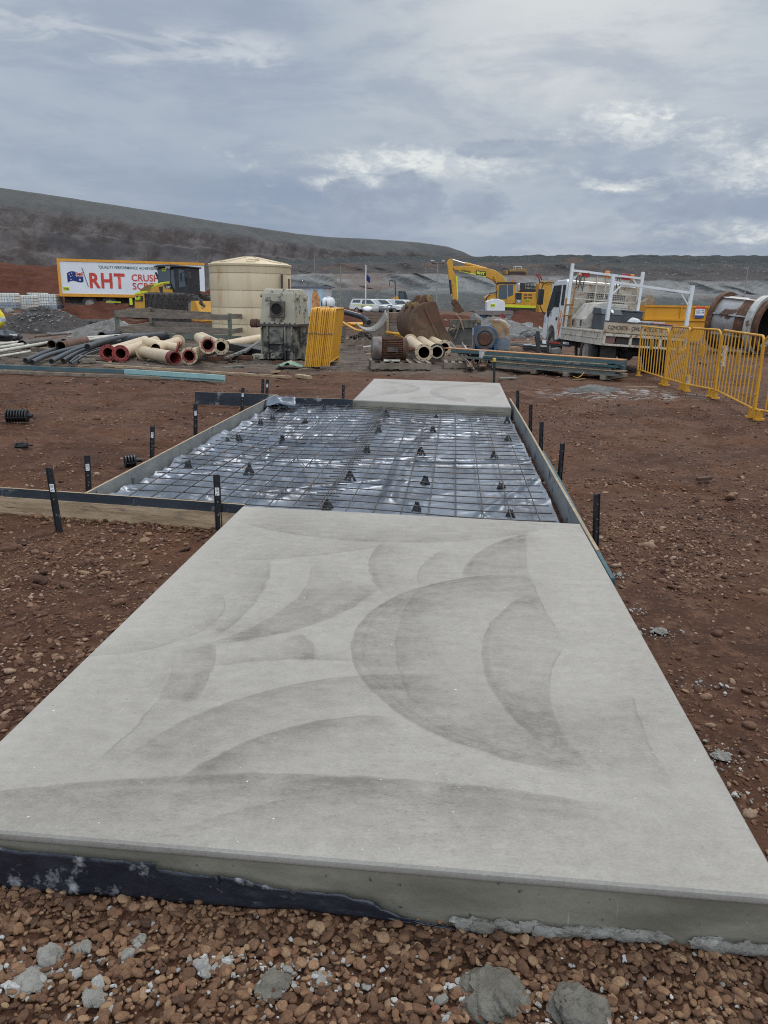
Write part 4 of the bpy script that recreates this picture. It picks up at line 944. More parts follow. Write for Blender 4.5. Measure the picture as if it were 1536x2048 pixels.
def inside(poly, x, y, grow=0.):
    q = offs(poly, grow); ok = np.ones_like(x, bool)
    for i in range(len(q)):
        a, b = q[i], q[(i+1) % len(q)]; ok &= ((b.x-a.x)*(y-a.y)-(b.y-a.y)*(x-a.x)) > 0
    return ok
def front_gap(x, y): return (np.stack([x-fL.x, y-fL.y], -1) @ np.array([fn.x, fn.y]))     # metres in front of the slab face
def gravel():
    # rounded pebbles in front of the near slab, heaped two deep
    x = rng.uniform(-1.9, 2.0, 32000); y = rng.uniform(.75, 1.9, 32000); g = front_gap(x, y)
    keep = (g > -.01) & ~inside(NEAR, x, y, -.005)
    bare = fbm(x*2.2, y*2.2, 3, 150); keep &= rng.uniform(size=len(x)) < np.where(g < .34, 1, np.clip(1.0-(g-.30)*1.4, .25, 1))*np.where((g > .3) & (bare < .42), .45, 1)
    x, y = x[keep], y[keep]; s = np.clip(rng.lognormal(math.log(.0086), .36, len(x)), .003, .019); z = terr(x, y)+s*.25+rng.uniform(-.006, .012, len(x))
    scatter('gravel_bed', np.stack([x, y, z], -1), s, KB, 9)
    # stones on the red earth either side
    def field(n, x0, x1, y0, y1, med, sig, fn_d):
        x = rng.uniform(x0, x1, n); y = rng.uniform(y0, y1, n); k = ~inside(NEAR, x, y, .012) & ~inside(FAR, x, y, .02) & ~inside([Vector((q.x, q.y, 0)) for q in QF], x, y, .03)
        k &= rng.uniform(size=n) < fn_d(x, y); x, y = x[k], y[k]; s = rng.lognormal(math.log(med), sig, len(x)); return x, y, s
    A = [field(46000, -4.6, -.9, 1.2, 6.0, .0060, .60, lambda x, y: np.clip(2.6*(fbm(x*1.1, y*1.1, 3, 160)-.36), .06, 1)),
         field(46000, .85, 5.0, 1.0, 7.0, .0060, .56, lambda x, y: np.clip(2.6*(fbm(x*1.1, y*1.1, 3, 162)-.36), .08, 1)),
         field(40000, -9, 9, 5.5, 14., .0085, .45, lambda x, y: np.clip(1.5*(fbm(x*.7, y*.7, 3, 164)-.25), .08, 1)),
         field(380, -4, 5, 1.5, 9., .019, .3, lambda x, y: np.clip(2*(fbm(x*.9, y*.9, 3, 166)-.35), .05, 1))]
    A.append(field(26000, -9, 9, 3.0, 12., .0058, .5, lambda x, y: np.clip(1.6*(fbm(x*.8, y*.8, 3, 169)-.25), .15, 1))); A.append(field(9000, -14, 12, 14., 34., .016, .55, lambda x, y: np.clip(1.8*(fbm(x*.5, y*.5, 3, 168)-.3), .1, 1)))
    x, y, s = (np.concatenate([a[i] for a in A]) for i in range(3)); z = terr(x, y)+s*.2
    scatter('loose_stones', np.stack([x, y, z], -1), s, KR, 7)
    # larger pebbles gathered under the ply strip
    x = rng.uniform(-2.6, -1.02, 2600); y = 5.62-.18*(x+1)+rng.normal(-.30, .13, 2600)-.0; k = ~inside(NEAR, x, y, .02); x, y = x[k], y[k]
    s = rng.lognormal(math.log(.015), .3, len(x)); scatter('gravel_bank', np.stack([x, y, terr(x, y)+s*.3], -1), s, KB, 9)
    # pale concrete crumbs
    Q = []
    for (a, b, n, sd, hi) in ((30, 1950, 26, .10, .011), (190, 2000, 26, .08, .010), (560, 1960, 36, .09, .008), (650, 1950, 35, .08, .008), (960, 2000, 60, .12, .008), (1150, 2020, 55, .10, .008), (300, 1900, 40, .14, .009), (430, 1925, 20, .04, .011), (525, 1950, 20, .05, .009), (1320, 1265, 70, .07, .006), (1440, 1515, 60, .07, .006), (1400, 1370, 30, .08, .006), (1280, 1220, 25, .05, .007), (740, 1990, 30, .15, .007), (1380, 1990, 30, .12, .006), (1240, 1150, 30, .04, .007), (1490, 1600, 25, .05, .006)):
        p = at(a, b); xx = rng.normal(p.x, sd, n); yy = rng.normal(p.y, sd*.6, n); k = ~inside(NEAR, xx, yy, .01); Q.append(np.stack([xx[k], yy[k], rng.lognormal(math.log(hi*.62), .45, k.sum())], -1))
    Q = np.concatenate(Q); scatter('concrete_crumbs', np.stack([Q[:, 0], Q[:, 1], terr(Q[:, 0], Q[:, 1])+.012], -1), Q[:, 2], KG, 6)
    # broken rock between the yard and the machines, and over the heaps
    Q = []
    for (a, b, Y, n, sx, sy, h) in ((985, 640, 43, 260, 2.4, 1.6, .85), (1035, 652, 40, 160, 2.4, 1.2, .5), (930, 660, 36, 90, 1.8, 1.6, .12), (1070, 655, 38, 120, 2.2, 1.6, .12), (235, 648, 33, 150, 1.8, 1.2, .5), (425, 612, 47, 30, 1.2, 1.0, 1.4), (915, 632, 50, 80, 2.5, 1.6, .6)):
        p = atY(a, b, Y); xx = rng.normal(p.x, sx*.6, n); yy = rng.normal(p.y, sy*.6, n); r = np.hypot((xx-p.x)/sx, (yy-p.y)/sy); Q.append(np.stack([xx, yy, terr(xx, yy)+h*np.clip(1-r*.8, 0, 1), rng.lognormal(math.log(.10), .5, n)], -1))
    Q = np.concatenate(Q); scatter('broken_rock', Q[:, :3], Q[:, 3], KK, 6)
    p = at(92, 663); xx = rng.normal(p.x, 1.2, 500); yy = rng.normal(p.y-.4, 1.0, 500); r = np.hypot((xx-p.x)/2.9, (yy-p.y)/2.4)
    xx, yy, r = xx[r < .95], yy[r < .95], r[r < .95]; s = rng.lognormal(math.log(.035), .45, len(xx)); scatter('heap_stones', np.stack([xx, yy, 1.16*np.clip(1-r, 0, 1)**.95], -1), s, KK, 6)
def litter():
    # splinters and chips trodden into the yard: too many to count
    c = bpy.data.collections.new('chips')
    for i, mt in enumerate((pine, greyb_, spill, stk)):
        m = MB(); m.box((0, 0, 0), (1, .16+.06*i, .07)); o = m.build('chip', mt); COL.objects.unlink(o); c.objects.link(o)
    n = 420; x = rng.uniform(-13, 6, n); y = rng.uniform(16, 32, n); k = fbm(x*.35, y*.35, 3, 190) > .46; x, y = x[k], y[k]
    s = rng.lognormal(math.log(.16), .55, len(x)); scatter('yard_litter', np.stack([x, y, terr(x, y)+.03], -1), s, c, 4, flat=1.)
    for v in ('turn',): 
        a = bpy.data.objects['yard_litter'].data.attributes[v]; q = np.empty(len(x)*3); a.data.foreach_get('vector', q); q = q.reshape(-1, 3); q[:, :2] *= .3; a.data.foreach_set('vector', q.ravel())
greyb_ = M('grey chip', (.20, .18, .15), (.12, .11, .09), rough=.9)
gravel(); litter()
# ================================================================== YARD MATERIALS
cream = M('cream pipe paint', (.56, .44, .29), (.50, .385, .25), sc=2, rough=.42, c3=(.30, .22, .14), s3=5, lo3=.62, hi3=.75)
redp = M('red lining', (.30, .040, .035), (.22, .035, .03), sc=6, rough=.5)
rust = M('rust', (.125, .058, .032), (.075, .038, .024), sc=4, rough=.85, bump=.3, bs=30, c3=(.20, .10, .055), s3=7, lo3=.55, hi3=.65)
darksteel = M('dark steel', (.055, .052, .050), (.085, .070, .058), sc=5, rough=.6, metal=.2, c3=(.16, .085, .05), s3=4, lo3=.55, hi3=.66)
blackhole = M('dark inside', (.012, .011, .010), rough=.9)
poly = M('black poly pipe', (.028, .032, .038), (.040, .044, .050), sc=3, rough=.35, c3=(.13, .12, .11), s3=8, lo3=.62, hi3=.74)
pvc = M('white pvc', (.52, .50, .44), (.40, .37, .31), sc=3, rough=.5, c3=(.22, .17, .12), s3=6, lo3=.6, hi3=.7)
oldwood = M('grey old timber', (.21, .165, .125), (.135, .11, .09), sc=3, rough=.9, bump=.3, bs=26, stretch=(1, 4, 4), c3=(.085, .075, .065), s3=6, lo3=.58, hi3=.68)
greenwood = M('green treated timber', (.135, .145, .115), (.10, .105, .085), sc=3, rough=.9, bump=.3, bs=26)
palletw = M('pallet timber', (.235, .190, .140), (.16, .125, .09), sc=4, rough=.9, bump=.3, bs=26, c3=(.10, .08, .065), s3=5, lo3=.58, hi3=.7)
yel = M('yellow barrier paint', (.66, .33, .025), (.58, .28, .025), sc=3, rough=.45, c3=(.42, .30, .16), s3=6, lo3=.58, hi3=.70)
catyel = M('machine yellow', (.60, .31, .035), (.50, .25, .03), sc=2, rough=.5, c3=(.20, .11, .06), s3=2.2, lo3=.60, hi3=.74)
skipy = M('skip yellow', (.66, .30, .015), (.58, .25, .015), sc=1.5, rough=.45, c3=(.25, .12, .04), s3=5, lo3=.66, hi3=.76)
hiv = M('reflective lime', (.62, .72, .03), (.58, .66, .03), rough=.5)
mblack = M('machine black', (.022, .023, .025), (.035, .034, .033), sc=4, rough=.5, c3=(.11, .08, .06), s3=3, lo3=.6, hi3=.75)
glass = M('dark cab glass', (.022, .030, .034), (.03, .04, .045), sc=1, rough=.08, spec=.9)
wht = M('white vehicle paint', (.72, .72, .70), (.66, .65, .62), sc=1.5, rough=.35, c3=(.42, .34, .26), s3=2.5, lo3=.64, hi3=.76)
dirtyw = M('grubby white tray paint', (.56, .51, .42), (.44, .39, .31), sc=3, rough=.65, c3=(.26, .14, .07), s3=7, lo3=.56, hi3=.64)
rackw = M('white rack tube', (.68, .69, .69), (.60, .60, .58), sc=3, rough=.5, c3=(.34, .24, .16), s3=7, lo3=.64, hi3=.7)
tyre = M('tyre rubber', (.040, .037, .035), (.062, .052, .045), sc=5, rough=.9, bump=.3, bs=20)
orangeb = M('orange trim', (.72, .33, .03), (.66, .29, .03), rough=.5)
signw = M('white signwriting panel', (.74, .76, .77), (.70, .71, .71), sc=.8, rough=.4, c3=(.52, .48, .42), s3=1.2, lo3=.62, hi3=.8)
signred = M('signwriting red', (.62, .06, .035), rough=.5)
signgreen = M('signwriting green', (.03, .13, .10), rough=.5)
flagblue = M('flag blue', (.015, .03, .16), rough=.5)
rim = M('wheel rim', (.30, .28, .25), (.18, .14, .11), sc=6, rough=.6)
chass = M('chassis', (.028, .026, .025), (.055, .045, .038), sc=5, rough=.8)
amber = M('amber lens', (.75, .22, .02), rough=.25); redl = M('red lens', (.42, .015, .03), rough=.25)
plate_y = M('fluoro plate', (.72, .80, .03), rough=.5)
galv = M('checker plate', (.52, .49, .43), (.42, .385, .33), sc=6, rough=.55, metal=.1, bump=.6, bs=60, c3=(.32, .24, .16), s3=3, lo3=.52, hi3=.66)
tealb = M('teal board', (.045, .095, .108), (.075, .115, .118), sc=3, rough=.7, c3=(.17, .17, .16), s3=4, lo3=.62, hi3=.72)
mint = M('mint board', (.30, .46, .43), (.25, .40, .38), sc=3, rough=.7, c3=(.42, .50, .46), s3=6, lo3=.6, hi3=.7)
lvl = M('orange form ply', (.42, .20, .07), (.33, .15, .05), sc=4, rough=.6)
greyb = M('weathered grey board', (.155, .16, .14), (.11, .11, .095), sc=4, rough=.9, c3=(.05, .05, .048), s3=4, lo3=.6, hi3=.7)
def wheel(parent, c, r, wd, ax=(0, 1, 0), lugs=0, name='wheel'):
    c = Vector(c); ax = Vector(ax).normalized(); m = MB()
    m.ring(c-ax*wd/2, ax, [(0, r*.58), (0, r*.90), (wd*.12, r*.985), (wd*.3, r), (wd*.7, r), (wd*.88, r*.985), (wd, r*.90), (wd, r*.58)], 28, 0, (False, False))
    if lugs:
        _, sd, u = axes(ax)
        for k in range(lugs):
            for s in (-1, 1):
                a = 2*math.pi*(k+(.5 if s > 0 else 0))/lugs; d = sd*math.cos(a)+u*math.sin(a); tdir = -sd*math.sin(a)+u*math.cos(a)
                p0 = c+d*r*1.0+ax*s*wd*.02; p1 = c+d*r*.985+ax*s*wd*.47+tdir*r*.10; m.beam(p0, p1, r*.12, r*.09, d)
    t = m.build('tyre', tyre, parent, smooth=35); t.name = name
    g = MB(); g.ring(c-ax*wd*.42, ax, [(0, r*.2), (wd*.06, r*.5), (0, r*.6), (wd*.84, r*.6), (wd*.78, r*.5), (wd*.84, r*.2)], 24); g.build('rim', rim, t, smooth=35); return t
# ------------------------------------------------------------------ trailer with signwriting
def trailer():
    a, b = atY(121, 592, 52), atY(411, 598, 55.0); d = Vector((b.x-a.x, b.y-a.y, 0)); L = d.length; rz = math.atan2(d.y, d.x)
    t = thing('semi_trailer', 'long white trailer with orange edging and big red signwriting', 'trailer', (a.x, a.y, 0), rz)
    z0 = a.z; z1 = atY(119, 518, 52).z; H = z1-z0; W = 2.5
    m = MB(); m.bx(0, L, 0, W, z0, z1); m.build('box_body', signw, t)
    m = MB(); e = .115
    m.bx(-.03, L+.03, -.05, W+.05, z1-e, z1+.04); m.bx(-.03, L+.03, -.05, W+.05, z0-.02, z0+e*1.5)
    m.bx(-.04, e, -.06, W+.06, z0-.02, z1+.04); m.bx(L*.845, L*.845+.16, -.045, 0, z1-.5, z1); m.build('edging', orangeb, t)
    F = lambda u: u*L; Zf = lambda v: z0+v*H; U, V = (1, 0, 0), (0, 0, 1)
    text('RHT', 'lettering', (F(.20), -.012, Zf(.235)), U, V, F(.238), H*.42, signred, t, .03, space=1.12)
    text('CRUSHING', 'lettering', (F(.485), -.012, Zf(.45)), U, V, F(.30), H*.195, signred, t, .012)
    text('SCREENING', 'lettering', (F(.488), -.012, Zf(.215)), U, V, F(.345), H*.195, signred, t, .012)
    text('"QUALITY PERFORMANCE ACHIEVED SAFELY"', 'lettering', (F(.262), -.012, Zf(.765)), U, V, F(.47), H*.095, signgreen, t, .006, shear=.2)
    # waving flag
    fx, fz, fw, fh = F(.055), Zf(.37), F(.105), H*.36
    def fp(u, v): return (fx+fw*u+.0*v, 0, fz+fh*(v*.72+.16*u+.10*math.sin(u*5.5)))
    m = MB()
    for i in range(12):
        u0, u1 = i/12, (i+1)/12; q = [fp(u0, 0), fp(u1, 0), fp(u1, 1), fp(u0, 1)]; m.add([(x, -.010, z) for x, _, z in q]+[(x, -.002, z) for x, _, z in q], [(0, 1, 2, 3), (0, 4, 5, 1), (1, 5, 6, 2), (2, 6, 7, 3), (3, 7, 4, 0)])
    fl = m.build('flag_picture', flagblue, t)
    m = MB(); R_ = MB()
    def strip(bld, u0, v0, u1, v1, wd, y):
        p, q = Vector(fp(u0, v0)), Vector(fp(u1, v1)); p.y = q.y = y; bld.beam(p, q, .004, wd, (0, 0, 1)) if abs(p.x-q.x) > 1e-3 else bld.beam(p, q, wd, .004, (1, 0, 0))
    for u0, v0, u1, v1 in ((.55, .55, 1, 1), (.55, 1, 1, .55), (.55, .775, 1, .775)): strip(m, u0, v0, u1, v1, .10, -.013); strip(R_, u0, v0, u1, v1, .045, -.017)
    m.beam(Vector(fp(.775, .55))+Vector((0, -.013, 0)), Vector(fp(.775, 1))+Vector((0, -.013, 0)), .004, .10, (1, 0, 0)); R_.beam(Vector(fp(.775, .55))+Vector((0, -.017, 0)), Vector(fp(.775, 1))+Vector((0, -.017, 0)), .004, .05, (1, 0, 0))
    for u, v, r in ((.78, .27, .085), (.14, .75, .05), (.22, .48, .05), (.30, .80, .05), (.22, .17, .05), (.36, .55, .03)):
        c = Vector(fp(u, v)); m.prism([(r*(1 if k % 2 == 0 else .45)*math.cos(k*math.pi/7), r*(1 if k % 2 == 0 else .45)*math.sin(k*math.pi/7)) for k in range(14)], (c.x, -.012, c.z), (1, 0, 0), (0, 0, 1), 0, .005)
    m.build('white_marks', wht, fl); R_.build('red_marks', signred, fl)
    g = MB(); g.cyl((fx+fw*.96, -.02, fz+fh*1.15), (fx+fw*1.28, -.02, fz-fh*.28), .018, None, 6); g.build('flag_staff', chass, fl)
    g = MB(); g.bx(F(.02), F(.062), -.02, 0, Zf(.155), Zf(.25)); p = g.build('number_plate', plate_y, t); text('TT02', 'print', (F(.024), -.024, Zf(.172)), U, V, F(.034), H*.06, inkm, p, .03)
    g = MB(); g.bx(.2, L-.2, .55, .85, z0-.42, z0-.02); g.bx(.2, L-.2, 1.65, 1.95, z0-.42, z0-.02)
    for x in np.linspace(.6, L-.6, 9): g.bx(x, x+.08, .2, W-.2, z0-.14, z0-.02)
    g.bx(4.2, 5.4, .2, .7, z0-.62, z0-.14); g.bx(6.6, 7.0, .15, .35, .5, z0-.1); g.build('chassis', chass, t)
    g = MB(); g.bx(F(.30), F(.40), -.02, .02, z0-.36, z0-.30); g.bx(F(.46), F(.48), -.02, .02, z0-.5, z0-.05); g.build('reflective_tape', hiv, t)
    g = MB(); g.bx(L*.905, L*.96, -.03, 0, z0+.22, z0+.95); dd = g.build('side_door', M('trailer door grey', (.22, .20, .185), rough=.6), t); g = MB(); g.bx(L*.915, L*.942, -.05, -.03, z0+.3, z0+.84); g.build('door_panel', wht, dd)
    for x in (1.75, 3.0):
        for y in (.25, W-.25): wheel(t, (x, y, z0-.46), .50, .30)
trailer()
# ------------------------------------------------------------------ wheel loader
def loader():
    Y = 44; o = atY(340, 648, Y); o.z = .15; rz = R(-14)
    t = thing('wheel_loader', 'yellow wheel loader with dark cab in front of the trailer', 'wheel loader', o, rz)
    q = lambda pts: LP(pts, Y, o)
    m = MB(); m.side(q([(277, 618), (277, 591), (284, 586), (302, 570), (330, 567.5), (354, 566), (362, 588), (370, 618)]), -.75, .75); h = m.build('hood', catyel, t, bevel=.06)
    m = MB(); s = q([(278, 590), (304, 585), (322, 573), (340, 568), (355, 566), (355, 563.6), (338, 565), (318, 569), (300, 580), (278, 587)]); m.side(s, -.765, -.70); m.build('reflective_tape', hiv, h)
    m = MB(); s = q([(290, 582), (303, 571), (322, 569.5), (310, 581)]); m.side(s, -.78, -.74); m.build('louvre', M('hood louvre', (.30, .19, .06), (.16, .10, .04), sc=30, rough=.7), h)
    m = MB(); m.side(q([(331, 575), (340, 573), (340, 585), (335, 585)]), -.77, -.74); m.side(q([(342, 570), (358, 568), (360, 579), (346, 577)]), -.775, -.74); m.build('side_grille', mblack, h)
    p0, p1 = q([(348, 577), (357.5, 571)]); text('CAT', 'lettering', (p0[0], -.79, p0[1]), (1, 0, -.1), (0, 0, 1), p1[0]-p0[0], (p1[1]-p0[1])*.8, wht, h, .03)
    p0, p1 = q([(281, 600.5), (293, 593.5)]); m = MB(); a = q([(279.5, 602), (296, 592)]); m.bx(a[0][0], a[1][0], -.80, -.74, a[0][1], a[1][1]); pl = m.build('name_plate', mblack, t); text('RHT', 'print', (p0[0], -.815, p0[1]), (1, 0, 0), (0, 0, 1), p1[0]-p0[0], p1[1]-p0[1], plate_y, pl, .04)
    m = MB(); a = q([(328, 588), (393, 588), (391, 536), (326, 536)]); xs = [p[0] for p in a]; zs = [p[1] for p in a]
    m.side(q([(329, 565), (356, 565), (366, 597), (393.5, 597), (391, 536), (326, 536)]), -.70, .75); cb = m.build('cab', mblack, t, bevel=.04)
    m = MB(); m.side(q([(321.5, 535.5), (322, 533), (330, 531.5), (360, 531), (394, 534), (394, 537)]), -.85, .85); m.build('cab_roof', mblack, t, bevel=.03)
    m = MB(); m.side(q([(329, 564), (328.5, 540), (355, 540), (356, 564)]), -.712, -.70); m.side(q([(358, 571), (356.5, 541), (363, 541), (367, 580)]), -.712, -.70); m.side(q([(375, 576), (373.5, 540), (386, 542), (389, 574)]), -.712, -.70); m.build('window', glass, cb)
    m = MB(); a = q([(338, 543.5), (347, 538)]); m.bx(a[0][0], a[1][0], -.73, -.71, a[0][1], a[1][1]); pl = m.build('cab_plate', plate_y, cb); text('RHT', 'print', (a[0][0]+.03, -.735, a[0][1]+.035), (1, 0, 0), (0, 0, 1), a[1][0]-a[0][0]-.06, (a[1][1]-a[0][1])*.55, inkm, pl, .02)
    m = MB(); a = q([(340, 531), (342, 526)]); m.cyl((a[0][0], 0, a[0][1]), (a[0][0], 0, a[1][1]), .055, None, 10); m.build('beacon', amber, t)
    for x, y in ((326, 537.5), (351.5, 536.5), (356.5, 536.5)): m = MB(); a = q([(x, y)])[0]; m.cyl((a[0], -.80, a[1]), (a[0], -.92, a[1]), .06, .075, 10); m.build('work_light', rim, t)
    m = MB(); a = q([(313, 545), (321, 562), (320, 568)]); m.tube([(x, -.2, z) for x, z in a], .06, 8); m.build('exhaust', mblack, t)
    m = MB(); a = q([(382, 548), (397, 541), (402, 541), (405, 556), (392, 558)]); m.side([(a[0][0], a[0][1]), (a[0][0]+.10, a[0][1]), (a[0][0]+.10, a[0][1]-.42), (a[0][0], a[0][1]-.42)], -1.02, -.94); m.tube([(a[0][0]+.1, -.96, a[0][1]), (a[1][0], -.96, a[1][1]), (a[2][0], -.96, a[2][1])], .018, 6); m.build('mirror', mblack, t)
    m = MB(); m.side(q([(396, 545), (404, 546), (406, 558), (390, 558)]), -1.0, -.94); m.build('mirror', mblack, t)
    m = MB(); a = q([(372, 593.5), (381, 592)]); m.bx(a[0][0], a[1][0], -.73, -.70, a[0][1], a[1][1]); a = q([(384, 593.5), (393, 592)]); m.bx(a[0][0], a[1][0], -.73, -.70, a[0][1], a[1][1]); m.build('step_tape', hiv, cb)
    m = MB(); a = q([(296, 630), (402, 604)]); m.bx(a[0][0], a[1][0], -.45, .45, .45, 1.15); m.build('frame', catyel, t)
    m = MB(); m.side(q([(385, 612), (410, 603), (432, 640), (426, 645), (406, 612), (388, 620)]), -.5, -.25); m.side(q([(385, 612), (410, 603), (432, 640), (426, 645), (406, 612), (388, 620)]), .25, .5); m.build('lift_arm', catyel, t)
    m = MB(); a = q([(412, 642), (414, 602), (422, 602), (440, 640), (436, 648)]); m.side(a, -1.45, 1.45); m.build('bucket', catyel, t)
    for x in (346, 400):
        a = q([(x, 636)])[0]
        for y in (-.8, .9): wheel(t, (a[0], y, .78), .80, .55, (0, 1, 0), 16)
loader()
def flat_tyre(px, py, Y, r, h, z, label, tilt=0., lugs=22):
    p = atY(px, py, Y); t = thing('loose_tyre', label, 'tyre', (p.x, p.y, z), random.uniform(0, 1), 'loose machine tyres lying about', (tilt, 0, random.uniform(0, 1)))
    m = MB(); m.ring((0, 0, 0), (0, 0, 1), [(h*.1, r*.55), (0, r*.85), (h*.12, r*.97), (h*.3, r), (h*.7, r), (h*.88, r*.97), (h, r*.85), (h*.9, r*.55), (h*.5, r*.5), (h*.1, r*.55)], 40, 0, (False, False)); m.build('casing', tyre, t, smooth=35)
    g = MB()
    for k in range(lugs):
        for s in (0, 1, 2):
            a = 2*math.pi*(k+.33*s)/lugs; d = Vector((math.cos(a), math.sin(a), 0)); e = Vector((-math.sin(a), math.cos(a), 0))
            g.beam(d*r*.985+Vector((0, 0, h*(.08+.30*s)))-e*r*.05, d*r*.985+Vector((0, 0, h*(.33+.30*s)))+e*r*.05, r*.10, r*.085, d)
    g.build('tread', tyre, t)
flat_tyre(333, 600, 37.5, .96, .92, .84, 'giant chunky treaded tyre lying flat below the loader hood')
flat_tyre(338, 620, 37.6, .99, .86, -.03, 'second giant tyre under the chunky one, behind the timber frame')
flat_tyre(200, 634, 35.5, .98, .50, .02, 'giant tyre half sunk in rubble between the red mounds and timber frame')
flat_tyre(263, 634, 33.5, .50, .34, .0, 'smooth black tyre lying flat behind the timber frame post', 0, 0)
flat_tyre(270, 612, 39, .52, .40, .55, 'black tyre lying on the dirt beneath the loader number plate', .1, 0)
flat_tyre(374, 645, 32.2, .50, .30, .0, 'tilted black tyre behind the middle of the timber frame', .35, 0)
# ------------------------------------------------------------------ water tank
def tank():
    Y = 33.; cxy = atY(502, 600, Y); r = (atY(584, 560, Y).x-atY(420, 560, Y).x)/2*.985; zr = atY(502, 529, Y-.8).z; za = atY(502, 514.5, Y).z
    t = thing('water_tank', 'big beige poly water tank with a stained side', 'water tank', (cxy.x, cxy.y, 0))
    m = bpy.data.materials.new('beige tank'); MATS['tank'] = m; m.use_nodes = True; nt = m.node_tree; n = nt.nodes; l = nt.links; b = n['Principled BSDF']; b.inputs['Roughness'].default_value = .5
    tc = n.new('ShaderNodeTexCoord')
    def nz(st, sc=1., d=5, off=0.):
        mp = n.new('ShaderNodeMapping'); mp.inputs['Scale'].default_value = st; mp.inputs['Location'].default_value = (off, off, 0); l.new(tc.outputs['Object'], mp.inputs[0]); q = n.new('ShaderNodeTexNoise'); q.inputs['Scale'].default_value = sc; q.inputs['Detail'].default_value = d; l.new(mp.outputs[0], q.inputs['Vector']); return q.outputs['Fac']
    def mr(v, a, c, k=1.): q = n.new('ShaderNodeMapRange'); l.new(v, q.inputs[0]); q.inputs[1].default_value = a; q.inputs[2].default_value = c; q.inputs[4].default_value = k; return q.outputs[0]
    def mx(f, a, c):
        q = n.new('ShaderNodeMix'); q.data_type = 'RGBA'; l.new(f, q.inputs[0])
        for i, z in ((6, a), (7, c)):
            if isinstance(z, tuple): q.inputs[i].default_value = (*z, 1)
            else: l.new(z, q.inputs[i])
        return q.outputs[2]
    c = mx(mr(nz((1, 1, .4), 1.2), .35, .65), (.60, .475, .30), (.53, .415, .26))
    c = mx(mr(nz((5, 5, .25), 1, 6, 2), .52, .74, .55), c, (.42, .31, .185))
    sp = n.new('ShaderNodeSeparateXYZ'); l.new(tc.outputs['Object'], sp.inputs[0]); d = n.new('ShaderNodeMath'); d.operation = 'SUBTRACT'; l.new(sp.outputs[0], d.inputs[0]); d.inputs[1].default_value = -.98
    ab = n.new('ShaderNodeMath'); ab.operation = 'ABSOLUTE'; l.new(d.outputs[0], ab.inputs[0]); rs = n.new('ShaderNodeMapRange'); l.new(ab.outputs[0], rs.inputs[0]); rs.inputs[1].default_value = .02; rs.inputs[2].default_value = .20; rs.inputs[3].default_value = 1; rs.inputs[4].default_value = 0
    mu = n.new('ShaderNodeMath'); mu.operation = 'MULTIPLY'; l.new(rs.outputs[0], mu.inputs[0]); l.new(mr(nz((3, 3, 1.1), 1, 5, 7), .45, .62, .75), mu.inputs[1]); c = mx(mu.outputs[0], c, (.42, .20, .055))
    l.new(c, b.inputs['Base Color'])
    pr = [(0, r*.965)]
    for k in range(1, 5):
        z = zr*k/4.35-.12; pr += [(z-.04, r*(.968+.006*k)), (z-.02, r*(.962+.006*k)), (z, r*(.962+.006*k)), (z+.02, r*(.971+.006*k))]
    pr += [(zr-.10, r*1.0), (zr-.07, r*1.015), (zr, r*1.02), (zr+.03, r*1.0)]
    g = MB(); g.ring((0, 0, 0), (0, 0, 1), pr, 64); g.build('tank_wall', m, t, smooth=30)
    g = MB(); hh = za-zr; g.ring((0, 0, zr+.02), (0, 0, 1), [(0, r*.985), (hh*.12, r*.94), (hh*.35, r*.70), (hh*.42, r*.66), (hh*.95, r*.12), (hh, r*.10)], 64)
    for k in range(8):
        a = k*math.pi/4+.2; d = Vector((math.cos(a), math.sin(a), 0)); g.beam(d*r*.16+Vector((0, 0, zr+hh*.92)), d*r*.93+Vector((0, 0, zr+hh*.16)), .32, hh*.24, (0, 0, 1))
    g.build('tank_roof', m, t, smooth=30)
    g = MB(); g.cyl((.3, -r*.55, zr+hh*.4), (.3, -r*.55, zr+hh*.62), .25, None, 20); g.build('hatch', m, t, smooth=40)
    g = MB(); g.cyl((r*.86, -r*.62, 1.9), (r*.86, -r*.62, 2.5), .05, None, 8); g.build('overflow_pipe', darksteel, t)
tank()
